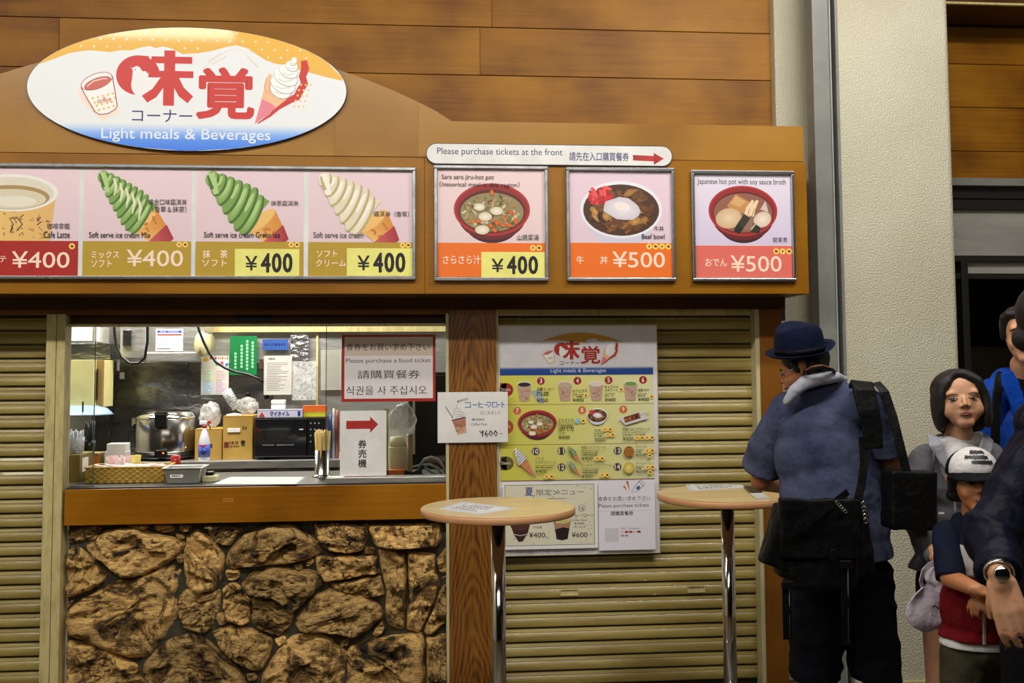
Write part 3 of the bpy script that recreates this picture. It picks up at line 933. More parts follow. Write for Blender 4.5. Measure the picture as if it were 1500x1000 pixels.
        P.line([(cx - rx * .2, cy + ry * .86), (cx - rx * .1, cy + ry * .6)], ry * .26, rgb(30, 34, 24))
        P.poly([(cx + rx * .2, cy + ry * .84), (cx + rx * .3, cy + ry * .46), (cx + rx * .5, cy + ry * .66), (cx + rx * .46, cy + ry * .9)], rgb(44, 42, 30))
        P.line([(cx + rx * .22, cy + ry * .75), (cx + rx * .36, cy + ry * .5)], ry * .06, rgb(190, 180, 150))
def cup_print(P, x0, y0, x1, y1, drink, rnd, body=rgb(222, 190, 170)):
    w_, h_ = x1 - x0, y1 - y0
    P.poly([(x0, y0 + h_ * .14), (x1, y0 + h_ * .14), (x1 - w_ * .16, y1 - h_ * .04), (x0 + w_ * .5, y1), (x0 + w_ * .16, y1 - h_ * .04)], body)
    for k in range(14):
        u, v_ = rnd.uniform(.18, .82), rnd.uniform(.38, .9)
        P.blob(x0 + w_ * u, y0 + h_ * v_, w_ * .05, h_ * .025, rnd.choice([rgb(120, 60, 50), rgb(190, 120, 80), rgb(140, 80, 60)]), rnd, rnd.uniform(0, 180), 5)
    P.ell((x0 + x1) / 2, y0 + h_ * .15, w_ / 2, h_ * .14, rgb(232, 220, 206), n=22)
    P.ell((x0 + x1) / 2, y0 + h_ * .17, w_ / 2 * .88, h_ * .11, drink, n=20)
def coins(P, x, y, n, r_=4.2, dark=rgb(70, 56, 10), sp=None):
    for k in range(n):
        xx = x + k * (sp or r_ * 2.1)
        P.poly([(xx + r_ * math.cos(a * math.pi / 4 + .39) * 1.02, y + r_ * math.sin(a * math.pi / 4 + .39) * 1.02) for a in range(8)], rgb(250, 206, 100), up=False)
    P.up()
    for k in range(n):
        xx = x + k * (sp or r_ * 2.1)
        P.ell(xx, y, r_ * (.5 if (k + n) % 2 else .26), r_ * .4, dark, 20, 8, up=False)
    P.up()
def logo(P, T, menu=False):
    """the stall's emblem: T maps emblem units (those of the oval sign's pixels) into the print"""
    def pt(a): return [T(*q) for q in a]
    s_ = T(1, 0)[0] - T(0, 0)[0]
    # sleeve-less drink cup at the side, tilted
    P.poly(pt([(112, 128), (120, 150), (150, 178), (176, 165), (166, 140)]), rgb(246, 226, 212) if not menu else rgb(240, 214, 190))
    P.poly(pt([(119, 130), (163, 112), (171, 158), (166, 163), (150, 168), (142, 167)]), rgb(246, 244, 242))
    for i in range(5):
        for j in range(4):
            x, y = 136 + i * 7.2 - j * .6 + (j % 2) * 3.4, 142 + j * 6.2 - i * 1.9 + 3
            P.ell(*T(x, y), 2.0 * s_, 2.0 * s_, rgb(232, 206, 116), n=8, up=False)
    P.up()
    c_ = T(141, 120)
    P.ell(c_[0], c_[1], 24 * s_, 11.5 * s_, rgb(150, 44, 50), -21, 26)
    P.ell(c_[0], c_[1], 23 * s_, 10.6 * s_, rgb(246, 240, 238), -21, 26)
    c_ = T(142.5, 123)
    P.ell(c_[0], c_[1], 20.5 * s_, 8 * s_, rgb(150, 44, 50), -21, 24)
    P.ell(c_[0], c_[1], 19.8 * s_, 7.4 * s_, rgb(206, 98, 88), -21, 24)
    P.line(pt([(127, 128), (136, 120), (150, 116), (156, 116)]), 2.2 * s_, rgb(240, 190, 180))
    for a in ([(118.5, 129), (129, 148), (140, 165), (146, 168.5), (158, 167), (168, 161), (171.5, 156), (168, 135), (163.5, 112)],):
        P.line(pt(a), 1.3 * s_, rgb(150, 44, 50))
    a_, b_ = T(142, 150), T(163, 143)
    P.text('coffee', a_[0], min(a_[1], b_[1]) + 0, b_[0], a_[1] + 1.2 * s_, rgb(190, 60, 50), 0.0, -8, True)
    # mountain lines
    for a in ([(296, 98), (312, 84), (326, 74), (334, 72), (345, 66), (356, 72), (366, 84), (378, 94)],):
        P.line(pt(a), 1.0 * s_, rgb(236, 226, 200))
    for a in ([(304, 88), (322, 76)], [(310, 92), (330, 80)], [(362, 80), (378, 96)]):
        P.line(pt(a), 0.9 * s_, rgb(226, 206, 160))
    red = rgb(206, 44, 38) if not menu else rgb(178, 44, 28)
    # first character: a round left half with a bird shape left white, then the right half
    c_ = T(201, 110)
    P.ell(c_[0], c_[1], 32 * s_, 29 * s_, red, 0, 40)
    P.poly(pt([(201, 81), (216, 82), (220, 96), (229, 98), (228, 104), (214, 106), (201, 104)]), red)
    c_ = T(211, 124)
    P.ell(c_[0], c_[1], 20 * s_, 20 * s_, WHITE, 0, 30)
    P.poly(pt([(214, 106), (236, 104), (240, 146), (214, 150), (205, 138)]), WHITE)
    c_ = T(199, 103)
    P.ell(c_[0], c_[1], 6.2 * s_, 6.2 * s_, WHITE, 0, 18)
    P.poly(pt([(194, 100), (190, 98.6), (194, 103)]), WHITE)
    P.poly(pt([(193, 105), (206, 102), (213, 112), (192, 122)]), WHITE)
    P.ell(*T(197, 102), .9 * s_, .9 * s_, rgb(90, 20, 20), n=8)
    P.poly(pt([(214, 107), (229, 100), (222, 96), (210, 100)]), red)
    P.poly(pt([(239, 73), (255, 73), (255, 82), (280, 82), (280, 92), (255, 92), (255, 103), (282, 103), (282, 113), (261, 113), (268, 127), (282, 140), (274, 150), (261, 140), (254, 128), (254, 154), (238, 154), (238, 128), (228, 142), (215, 150), (207, 140), (222, 130), (234, 113), (216, 113), (216, 104), (239, 103), (239, 92), (220, 92), (220, 82), (239, 82)]), red)
    # second character
    a_, b_ = T(286, 96), T(373, 173)
    P.text('覚', a_[0], a_[1], b_[0], b_[1], red, 0.042 if not menu else 0.03, 0, True)
    a_, b_ = T(193, 160), T(281, 178)
    P.text('コーナー', a_[0], a_[1], b_[0], b_[1], rgb(30, 30, 110) if not menu else rgb(60, 50, 40), -0.004 if menu else -0.008, 0, True)
    # soft serve cone leaning, red scalloped shade along it
    P.line(pt([(446, 84), (448, 96), (444, 108), (447, 118), (441, 128), (436, 138), (426, 143), (418, 148), (408, 154), (396, 166), (378, 178)]), [9 * s_, 12 * s_, 11 * s_, 11 * s_, 11 * s_, 11 * s_, 9 * s_, 8 * s_, 7 * s_, 4 * s_, 1.5 * s_], red)
    for k in range(15):
        x, y = 430 + (k % 3) * 7 + (k // 6), 120 + (k // 3) * 8
        P.ell(*T(x + 12 - k // 3 * 3, y), 1.7 * s_, 1.7 * s_, rgb(240, 206, 116), n=6, up=False)
    P.up()
    P.poly(pt([(394, 104), (389, 118), (381, 150), (373, 179), (392, 165), (418, 144), (430, 132), (412, 118)]), rgb(240, 192, 148))
    P.poly(pt([(384, 142), (374, 178), (392, 166), (404, 154), (397, 148)]), rgb(232, 130, 150))
    for k in range(5):
        P.line(pt([(391 + k * 6, 110 + k * 6), (387 + k * 7, 124 + k * 4), (391 + k * 5, 134 + k * 2)]), .9 * s_, rgb(214, 140, 90), up=False)
    P.up()
    for (x, y, r1, r2) in ((412, 128, 17, 13), (415, 120, 20, 13), (419, 110, 19, 12), (423, 101, 15, 10), (428, 93, 10, 8), (431, 86, 5, 7)):
        P.ell(*T(x, y), r1 * s_, r2 * s_, rgb(180, 172, 170), 25, 18)
        P.ell(*T(x - .2, y - .6), (r1 - .7) * s_, (r2 - .7) * s_, rgb(250, 248, 246), 25, 18)
        P.line(pt([(x - r1 * .6, y + 2), (x - r1 * .1, y + r2 * .5), (x + r1 * .55, y + r2 * .3)]), .8 * s_, rgb(190, 182, 180))
oc = at(275.5, 129, 4.715)
ow = (at(511, 129, 4.715).x - at(40, 129, 4.715).x) / 2
oh = (at(275, 38, 4.715).z - at(275, 220, 4.715).z) / 2
ov = thing('oval_shop_sign', (oc.x, Y_FAS, oc.z), 'large oval white, gold and blue sign with red characters on the arched board', 'sign')
mb = MB()
ring = lambda y, k=1.0: [(oc.x + ow * k * math.cos(2 * math.pi * i / 96), y, oc.z + oh * k * math.sin(2 * math.pi * i / 96)) for i in range(96)]
mb.add(ring(Y_FAS) + ring(Y_FAS - 0.02), [(i, (i + 1) % 96, (i + 1) % 96 + 96, i + 96) for i in range(96)] + [tuple(range(96, 192))])
plain('sign_edge', rgb(40, 46, 60), 0.4)
mb.build('sign_board', 'sign_edge', ov)
Yo = Y_FAS - 0.0205
P = Print(lambda u, v, h: (oc.x + (u - 275.5) / 235.5 * ow, Yo - h, oc.z - (v - 129) / 91.0 * oh))
P.ell(275.5, 129, 234.6, 90.4, rgb(236, 238, 240), n=96)
def oval_y(x, s_):
    return 129 + s_ * 90.4 * math.sqrt(max(0, 1 - ((x - 275.5) / 234.6) ** 2))
ridge = [(56, 97), (70, 92), (85, 86), (100, 80), (115, 77), (130, 75), (145, 76), (160, 77), (175, 74), (190, 74), (205, 69), (218, 67), (226, 70), (236, 67), (250, 70), (265, 78), (290, 76), (310, 72), (330, 66), (345, 63), (360, 67), (375, 76), (388, 84), (402, 89), (420, 92), (440, 98), (460, 103), (480, 108), (504, 113)]
for a, b2 in zip(ridge, ridge[1:]):
    ya, yb = min(oval_y(a[0], -1), a[1]), min(oval_y(b2[0], -1), b2[1])
    P._add([(a[0], ya), (b2[0], yb), b2, a], [(0, 1, 2, 3)], [rgb(240, 184, 62), rgb(240, 184, 62), rgb(236, 182, 70), rgb(236, 182, 70)])
P.up()
for j in range(4):
    for i in range(24):
        x, y = 60 + i * 19 + (j % 2) * 9.5, 46 + j * 11.5
        ry_ = [q[1] for q in ridge if q[0] >= x][:1]
        if ry_ and y < ry_[0] - 3 and y > oval_y(x, -1) + 3:
            P.ell(x, y, 1.6, 1.6, rgb(250, 232, 190), n=8, up=False)
P.up()
ys = [(180, rgb(236, 238, 240)), (186, rgb(206, 222, 246)), (194, rgb(140, 182, 246)), (204, rgb(84, 146, 240)), (219.3, rgb(54, 120, 234))]
for (ya, ca_), (yb, cb_) in zip(ys, ys[1:]):
    f_ = lambda y: 234.6 * math.sqrt(max(0, 1 - ((y - 129) / 90.4) ** 2))
    for k in range(4):
        y0, y1 = ya + (yb - ya) * k / 4, ya + (yb - ya) * (k + 1) / 4
        mixc = lambda t_: tuple(ca_[i] * (1 - t_) + cb_[i] * t_ for i in range(4))
        P._add([(275.5 - f_(y0), y0), (275.5 + f_(y0), y0), (275.5 + f_(y1), y1), (275.5 - f_(y1), y1)], [(0, 1, 2, 3)], [mixc(k / 4)] * 2 + [mixc((k + 1) / 4)] * 2)
P.up()
logo(P, lambda x, y: (x, y))
P.text('Light meals & Beverages', 149, 187, 397, 208, rgb(226, 238, 252), 0.018)
P.build('print', ov, 'print_gloss')
# ---- ticket direction sign
Yt = Y_BOX - 0.012
tz = [at(804, y, Yt).z for y in (211.5, 242)]
tx0, tx1 = at(624, 227, Yt).x, at(985, 227, Yt).x
tr_ = (tz[0] - tz[1]) / 2
tk = thing('ticket_sign', (tx0, Yt, tz[1]), 'long white pill-shaped sign with navy words and a red arrow on the canopy', 'sign')
def pill(k, y, n=14):
    r_ = tr_ * k
    zc = (tz[0] + tz[1]) / 2
    a = [(tx1 - tr_ + r_ * math.cos(R(t_)), zc + r_ * math.sin(R(t_))) for t_ in [90 - 180 * i / n for i in range(n + 1)]]
    b2 = [(tx0 + tr_ - r_ * math.cos(R(t_)), zc + r_ * math.sin(R(t_))) for t_ in [-90 + 180 * i / n for i in range(n + 1)]]
    return a + b2
MB().prism(pill(1, 0), Yt, Y_BOX - 0.0002).build('sign_board', 'sign_edge', tk)
P = sign(624, 211.5, 985, 242, Yt - 0.0002)
zc_ = (tz[0] + tz[1]) / 2
MB().prism(pill(0.93, 0), Yt - 0.0006, Yt).build('face', 'white_plastic', tk)
P.L = 30
P.text('Please purchase tickets at the front', 640, 218, 822, 230.5, NAVY, 0.0)
P.text('請先在入口購買餐券', 832, 222, 920, 235, rgb(28, 36, 110), 0.012)
P._add([(926, 225.5), (957, 226.5), (957, 222), (972, 230.4), (957, 239.5), (957, 234.5), (926, 233.5)], [(0, 1, 5, 6), (2, 3, 4)], [rgb(150, 40, 40), rgb(196, 40, 36), rgb(170, 30, 30), rgb(190, 40, 36), rgb(140, 20, 24), rgb(196, 40, 36), rgb(150, 40, 40)])
P.build('print', tk, 'print_gloss')
# ---- framed menu panels
def frame(root, x0, y0, x1, y1, Y, wpx=5.0, dep=0.022, mat='steel_frame'):
    X0, X1, Z0, Z1 = pxrect(x0, y0, x1, y1, Y)
    w_ = wpx * Y / FPX
    mk_ = lambda a: MB().box(a[0], a[1], Y, Y + dep, a[2], a[3]).build('frame_rail', mat, root, 0.003)
    mk_((X0, X1, Z1 - w_, Z1)); mk_((X0, X1, Z0, Z0 + w_)); mk_((X0, X0 + w_, Z0 + w_, Z1 - w_)); mk_((X1 - w_, X1, Z0 + w_, Z1 - w_))
    return X0, X1, Z0, Z1
Yf = Y_BOX - 0.024
Yp = Y_BOX - 0.006
PINK, PINK2 = rgb(232, 206, 212), rgb(224, 200, 206)
GOLD = rgb(182, 150, 40)
CREAM = rgb(250, 222, 200)
def board(root, x0, y0, x1, y1, Y=None, mat='white_plastic', name='backing_board'):
    Y = Y or Yp
    X0, X1, Z0, Z1 = pxrect(x0, y0, x1, y1, Y)
    return MB().box(X0, X1, Y, Y_BOX - 0.0004, Z0, Z1).build(name, mat, root)
YEL = rgb(242, 236, 130)
def price_sticker(root, x0, y0, x1, y1, s_='¥400'):
    X0, X1, Z0, Z1 = pxrect(x0, y0, x1, y1, Yp - 0.005)
    st = MB().box(X0, X1, Yp - 0.0062, Yp - 0.005, Z0, Z1).build('price_sticker', mat_yellow, root)
    st['label'] = 'yellow price sticker'
    P = sign(x0, y0, x1, y1, Yp - 0.0064)
    w_, h_ = x1 - x0, y1 - y0
    P.text('¥', x0 + w_ * .16, y0 + h_ * .26, x0 + w_ * .35, y0 + h_ * .8, BLACK, 0.02)
    for k, ch in enumerate('400'):
        P.text(ch, x0 + w_ * (.40 + .17 * k), y0 + h_ * .15, x0 + w_ * (.555 + .17 * k), y0 + h_ * .88, BLACK, 0.045)
    P.build('price', st)
mat_yellow = plain('yellow_paper', YEL, 0.55)
# long frame with four drink and dessert panels
lf = thing('menu_light_box', (at(300, 408, Yf).x, Yf, at(300, 408, Yf).z), 'long steel-framed menu box showing a coffee cup and three soft serve cones', 'menu board', 'framed menu boards on the canopy')
frame(lf, -60, 241, 609, 409, Yf)
board(lf, -55, 246, 605, 404)
P = sign(-55, 246, 605, 404, Yp - 0.0002)
rnd = random.Random(3)
split = 354
for x0, x1 in ((-50, 110.5), (117.5, 274), (281, 440), (447.5, 604)):
    P.rect(x0, 249, x1, split, PINK, PINK2, up=False)
    P.rect(x0, split, x1, 405, rgb(168, 28, 18) if x0 < 0 else GOLD, up=False)
P.up()
# coffee cup
P._add([(-50, 305), (77, 288), (70, 354), (-50, 354)], [(0, 1, 2, 3)], [rgb(236, 198, 110), rgb(226, 178, 110), rgb(226, 180, 110), rgb(240, 200, 110)])
P.up()
for k in range(34):
    x, y = rnd.uniform(0, 66), rnd.uniform(314, 352)
    P.line([(x, y), (x + rnd.uniform(-4, 4), y + rnd.uniform(-3, 3)), (x + rnd.uniform(-6, 6), y + rnd.uniform(-4, 4))], rnd.uniform(.6, 1.8), rnd.choice([rgb(90, 50, 50), rgb(60, 40, 60), rgb(196, 130, 50)]), up=False)
P.up()
P.line([(13, 342), (17, 330), (12, 322), (22, 320), (30, 330), (22, 340)], 1.8, rgb(80, 44, 50))
P.line([(50, 322), (56, 320), (52, 326), (57, 326), (51, 331)], 1.8, rgb(80, 44, 50))
P.ell(16, 284.5, 64, 27, rgb(238, 234, 226), 0, 40)
P.ell(14, 285.5, 60, 24, rgb(222, 214, 196), 0, 40)
P.ell(13, 291, 55, 17.5, rgb(170, 140, 84), 0, 36)
P.ell(13, 293.5, 50, 14.5, rgb(218, 206, 180), 0, 36)
P.ell(17, 297, 33, 8, rgb(232, 224, 206), 0, 30)
# P swirls
G = (rgb(70, 110, 36), rgb(122, 160, 74), rgb(176, 206, 130))
V = (rgb(190, 172, 120), rgb(228, 218, 190), rgb(246, 240, 226))
cone(P, (206, 322), (240, 358), 23, 12, rnd)
swirl(P, (140, 255), (204, 322), 31, G, rnd, 8)
for k in range(5):
    P.line([(160 + k * 9, 262 + k * 7), (164 + k * 9, 274 + k * 8), (161 + k * 9, 287 + k * 9)], [2.5, 4.5, 1.5], rgb(226, 226, 190))
cone(P, (378, 322), (408, 358), 25, 13, rnd)
swirl(P, (298, 256), (368, 318), 36, G, rnd, 6)
cone(P, (545, 322), (574, 358), 25, 13, rnd)
swirl(P, (466, 256), (534, 318), 36, V, rnd, 6)
P.rect(-50, split, 110.5, 405, rgb(168, 28, 18), up=False)
for x0, x1 in ((117.5, 274), (281, 440), (447.5, 604)):
    P.rect(x0, split, x1, 405, GOLD, up=False)
P.up()
P.text('咖啡拿鐵', 66, 328, 98, 337, BLACK)
P.text('Cafe Latte', 61, 340, 98.5, 349.5, BLACK, .01)
P.text('テ', -1, 376, 9, 385, CREAM, .01)
P.text('¥400', 16.5, 369, 99, 393, CREAM, .012)
coins(P, 102, 361.5, 1, 4.6)
P.text('綜合口味霜淇淋', 211, 292, 267, 301, BLACK)
P.text('（香草＆抹茶）', 217, 302.5, 267, 311.5, BLACK)
P.text('Soft serve ice cream Mix', 126, 340.5, 215, 349, BLACK, .012)
P.text('ミックス', 130, 368, 170, 379, CREAM, .02)
P.text('ソフト', 130, 381, 160, 391.5, CREAM, .02)
P.text('¥400', 181, 366, 263, 390.5, CREAM, .012)
coins(P, 257, 358.5, 2)
P.text('抹茶霜淇淋', 391.5, 293, 432, 301, BLACK)
P.text('Soft serve ice cream Green tea', 293, 339.5, 405.5, 348, BLACK, .012)
P.text('抹', 291.5, 366, 303, 378, CREAM, .02); P.text('茶', 317, 366, 328, 378, CREAM, .02)
P.text('ソフト', 291, 380, 327, 390, CREAM, .02)
coins(P, 422, 358, 2)
P.text('霜淇淋（香草）', 545.5, 307.5, 599, 316, BLACK)
P.text('Soft serve ice cream', 455, 339, 530, 347.5, BLACK, .0)
P.text('ソフト', 460, 366, 491, 376, CREAM, .02)
P.text('クリーム', 459, 379.5, 504, 390, CREAM, .02)
coins(P, 589, 358, 2)
P.build('print', lf)
price_sticker(lf, 344, 364.5, 438.5, 404)
price_sticker(lf, 508, 363.5, 604, 404)
# three square frames
def panel(x0, y0, x1, y1, label, kind, bgc, base, ysplit):
    r_ = thing('menu_light_box', (at(x0, y1, Yf).x, Yf, at(x0, y1, Yf).z), label, 'menu board', 'framed menu boards on the canopy')
    frame(r_, x0, y0, x1, y1, Yf)
    board(r_, x0 + 4, y0 + 4, x1 - 4, y1 - 4)
    P = sign(x0 + 4, y0 + 4, x1 - 4, y1 - 4, Yp - 0.0002)
    P.rect(x0 + 5, y0 + 7, x1 - 6, ysplit, bgc[0], bgc[1], up=False)
    return r_, P
rnd = random.Random(8)
r1, P = panel(636, 242, 803.5, 411, 'steel-framed menu panel of a red bowl of vegetable soup with a price sticker', 'soup', (rgb(236, 208, 208), rgb(228, 204, 204)), ORANGE if False else rgb(232, 112, 24), 355)
P.up()
bowl_print(P, 720.5, 307, 56, 38.5, 'soup', rnd)
P.rect(641, 356, 798, 405.5, rgb(236, 112, 22))
P.text('Sara sara jiru-hot pot', 647, 256, 723.5, 265, BLACK)
P.text('（historical meal in this region）', 644, 266, 761, 275.5, BLACK)
P.text('山蔬菜湯', 757, 343.5, 789, 352, BLACK)
P.text('さらさら汁', 648.5, 374, 703.5, 387, CREAM, .015)
coins(P, 780, 363, 2, 4.4)
P.build('print', r1)
price_sticker(r1, 705, 369, 798, 406)
r2, P = panel(830, 245, 989.5, 411.5, 'steel-framed menu panel of a white beef bowl topped with a poached egg', 'beef', (rgb(228, 202, 214), rgb(224, 200, 212)), None, 355)
P.up()
bowl_print(P, 910, 307, 60, 42, 'beef', rnd)
P.rect(835, 356, 984, 406, rgb(236, 112, 22))
P.text('牛丼', 957.5, 331, 972, 338.5, BLACK)
P.text('Beef bowl', 939.5, 342.5, 973, 350, BLACK, .01)
P.text('牛', 843.5, 375, 854, 387, CREAM, .015); P.text('丼', 878, 375, 889.5, 387, CREAM, .015)
P.text('¥500', 896, 368.5, 973, 392, CREAM, .012)
coins(P, 950, 361, 4, 4.5)
P.build('print', r2)
r3, P = panel(1014, 249.5, 1165.5, 412, 'steel-framed menu panel of a red bowl of simmered oden nearest the column', 'oden', (rgb(226, 216, 230), rgb(214, 200, 226)), None, 359)
P.up()
bowl_print(P, 1088.5, 309, 50.5, 37, 'oden', rnd)
P.rect(1018, 360, 1160, 407, rgb(226, 106, 92), rgb(226, 112, 98))
P.text('Japanese hot pot with soy sauce broth', 1022.5, 262, 1152.5, 272.5, BLACK)
P.text('關東煮', 1131.5, 347.5, 1153, 355.5, BLACK)
P.text('おでん', 1032, 378.5, 1063.5, 390, CREAM, .015)
P.text('¥500', 1069, 374, 1143.5, 398, CREAM, .012)
coins(P, 1136, 368, 3, 4.5)
P.build('print', r3)
# ================================================================ long menu poster hung before the shutter
Yq = 5.005
ps = thing('menu_poster', (at(847, 812, Yq).x, Yq, at(847, 812, Yq).z), 'long hanging menu poster in a clear sleeve with emblem, drinks, bowls and desserts', 'poster')
board(ps, 731, 477, 963, 811, Yq) if False else None
X0, X1, Z0, Z1 = pxrect(731, 477, 963.5, 811, Yq)
plain('poster_paper', rgb(236, 228, 234), 0.55)
MB().box(X0, X1, Yq, Yq + 0.003, Z0, Z1).build('sheet', 'poster_paper', ps)
mb = MB()
mb.box(X0 - .004, X1 + .004, Yq - 0.003, Yq + 0.005, Z1 - .003, Z1 + .004).box(X0 - .004, X0, Yq - .003, Yq + .005, Z0 - .004, Z1).box(X1, X1 + .004, Yq - .003, Yq + .005, Z0 - .004, Z1).box(X0, X1, Yq - .003, Yq + .005, Z0 - .004, Z0)
mb.build('sleeve_edge', 'cream_trim', ps)
for xa_, xb_ in ((759, 763), (925, 920)):
    a, b2 = at(xa_, 477, Yq), at(xb_, 461, Yq)
    MB().tube([a + Vector((0, .01, 0)), b2 + Vector((0, .02, 0))], 0.0012, 5).build('string', 'cream_trim', ps)
MB().tube([at(763, 461, Yq) + Vector((0, .02, 0)), at(900, 461.5, Yq) + Vector((0, .02, 0)), at(912, 459, Yq) + Vector((0, .02, 0)), at(920, 461, Yq) + Vector((0, .02, 0)), at(926, 457.5, Yq) + Vector((0, .02, 0))], 0.0016, 5).build('string', 'cream_trim', ps)
P = sign(731, 477, 963.5, 811, Yq - 0.0003)
Wm, DK = rgb(214, 206, 212), rgb(58, 44, 30)
Cx = lambda x: 725 + x / 5.883
Cy = lambda y: 540 + y / 5.883
Lx = lambda x: 720 + x / 5.26
Ly = lambda y: 640 + y / 5.26
# header arc
top, bot = [], []
for i in range(31):
    t_ = i / 30
    x = 774 + t_ * 148
    yt = 487 + 24 * (abs(t_ - .52) / .52) ** 2 * 0.95
    top.append((x, yt))
    ridge_y = 499 - 2.5 * math.sin(t_ * 9) + (9 * max(0, abs(t_ - .5) - .18) * 2.0) - (4 if .58 < t_ < .7 else 0)
    bot.append((x, max(yt + .1, min(ridge_y, 512 if t_ < .5 else 514))))
for i in range(30):
    P._add([top[i], top[i + 1], bot[i + 1], bot[i]], [(0, 1, 2, 3)], rgb(208, 150, 40))
P.up()
for i in range(40):
    x = 786 + (i % 20) * 6.2 + (i // 20) * 3
    yy = 490 + 4.5 * (i // 20) + 14 * (abs((x - 774) / 148 - .52) / .52) ** 2
    P.ell(x, yy, .6, .6, rgb(236, 200, 120), n=6, up=False)
P.up()
logo(P, lambda x, y: (812 + (x - 169) * .333, 499 + (y - 73) * .345), True)
P.rect(733, 538, 958, 541, rgb(200, 200, 214), rgb(40, 84, 160), up=False)
P.rect(733, 541, 958, 549.5, rgb(36, 80, 160), rgb(20, 60, 142))
P.text('Light meals & Beverages', 806.5, 540.2, 888, 547.6, rgb(214, 220, 236), .012)
ye0, ye1 = rgb(214, 204, 74), rgb(226, 220, 172)
P._add([(733, 550), (846, 550), (958, 550), (733, 704), (846, 704), (958, 703)], [(0, 1, 4, 3), (1, 2, 5, 4)], [ye0, rgb(224, 216, 130), ye1, ye0, rgb(224, 216, 130), ye1])
P.up()
for y in (593, 651.5):
    P.rect(733, y - .5, 958, y + .3, rgb(150, 80, 60), up=False)
P.rect(733, 703, 958, 704, rgb(150, 80, 60), up=False)
P.up()
rnd = random.Random(5)
for yc, c_, t_ in ((571, rgb(160, 30, 20), 'Drinks'), (625, rgb(190, 84, 30), 'Eat'), (678, rgb(110, 92, 40), 'Dessert')):
    P.rect(733, yc - 10, 742, yc + 10, c_, up=False)
    P.ell(742, yc, 10, 10, c_, n=24)
    P.text(t_, 734, yc - 3, 748, yc + 1.6, rgb(236, 220, 200), .0, 0, True)
def num(n, x, y, c_, r_=5.6):
    P.ell(x, y, r_ + .8, r_ + .8, rgb(232, 180, 150) if c_[0] > .3 else rgb(200, 180, 150), n=22)
    P.ell(x, y, r_, r_, c_, n=22)
    P.text(str(n), x - (1.9 if n < 10 else 4), y - 3.7, x + (1.9 if n < 10 else 4), y + 3.4, rgb(246, 236, 230), .03, 0, True)
def fine(x0, y0, x1, y1, s_=None, rows=1):
    h = (y1 - y0) / rows
    k0 = 0
    if s_:
        P.text(s_, x0, y0 + .2, x1, y0 + .78 * h, DK)
        k0 = 1
    if rows > k0: P.marks(x0, y0 + k0 * h + .2, x1 - 3, y1, DK, int(x0), rows - k0)
dr, og, br = rgb(150, 24, 20), rgb(208, 104, 30), rgb(80, 62, 40)
for n, x, y in ((3, 396, 108), (4, 711, 108), (5, 981, 105), (6, 1281, 104)):
    num(n, Cx(x), Cy(y), dr)
for n, x, y in ((7, 192, 363), (8, 748, 363), (9, 1105, 360)):
    num(n, Cx(x), Cy(y), og)
for n, x, y in ((10, 346, 713), (11, 567, 713), (12, 567, 852), (13, 1052, 717), (14, 1048, 856)):
    num(n, Cx(x), Cy(y), br)
P.poly([(Cx(305), Cy(195)), (Cx(400), Cy(180)), (Cx(420), Cy(300)), (Cx(370), Cy(295))], rgb(170, 176, 180))
for x0, x1, dk in ((192, 315, rgb(48, 36, 40)), (540, 665, rgb(196, 172, 148)), (810, 935, rgb(226, 206, 196)), (1110, 1232, rgb(110, 150, 60))):
    cup_print(P, Cx(x0), Cy(108), Cx(x1), Cy(285), dk, rnd, rgb(196, 160, 140))
for x, y0, t_, yen, w_, en in ((360, 165, '玉露コーヒー', '¥350', 150, None), (668, 182, 'カフェラテ', '¥400', 124, 'Cafe Latte'), (945, 178, 'マキアート', '¥400', 112, 'Caramel Macchiato'), (1235, 180, '抹茶ラテ', '¥400', 96, 'Green Tea Latte')):
    P.text(t_, Cx(x), Cy(y0), Cx(x + w_), Cy(y0 + 26), DK, .01)
    fine(Cx(x), Cy(y0 + 33), Cx(x + w_ * .8), Cy(y0 + 73), en, 2)
    P.text(yen, Cx(x), Cy(258), Cx(x + 95), Cy(288), DK, .01)
P.text('キャラメル', Cx(945), Cy(150), Cx(1066), Cy(174), DK, .01)
for x, y in ((782, 235), (1089, 186), (1354, 252)):
    coins(P, Cx(x), Cy(y), 1, 3.4)
bowl_print(P, Cx(362), Cy(470), 28.5, 19, 'soup', rnd)
P.text('さらさら汁', Cx(541), Cy(430), Cx(676), Cy(458), DK, .01)
fine(Cx(541), Cy(462), Cx(690), Cy(545), 'Sara sara jiru', 4)
fine(Cx(541), Cy(552), Cx(600), Cy(568), '山蔬菜湯', 1)
P.text('¥400', Cx(541), Cy(577), Cx(638), Cy(607), DK, .01)
P.blob(Cx(708), Cy(456), 3.6, 4.6, rgb(140, 190, 206), rnd)
coins(P, Cx(757), Cy(455), 1, 3.6)
bowl_print(P, Cx(878), Cy(410), 15, 10.5, 'beef', rnd)
P.text('牛丼', Cx(850), Cy(525), Cx(905), Cy(548), DK, .01)
fine(Cx(850), Cy(556), Cx(928), Cy(592), 'Beef bowl', 2)
P.text('¥500', Cx(850), Cy(603), Cx(942), Cy(632), DK, .01)
coins(P, Cx(940), Cy(530), 2, 3.4, sp=8); coins(P, Cx(966), Cy(577), 2, 3.4)
P.poly([(Cx(1060), Cy(440)), (Cx(1270), Cy(370)), (Cx(1320), Cy(440)), (Cx(1120), Cy(495))], rgb(206, 204, 206))
P.line([(Cx(1110), Cy(452)), (Cx(1245), Cy(412))], 8.5, rgb(104, 52, 28))
for k in range(9):
    P.blob(Cx(1118 + k * 15), Cy(452 - k * 4.6), 1.6, 2.6, rnd.choice([rgb(150, 84, 44), rgb(70, 30, 20), rgb(176, 110, 60)]), rnd)
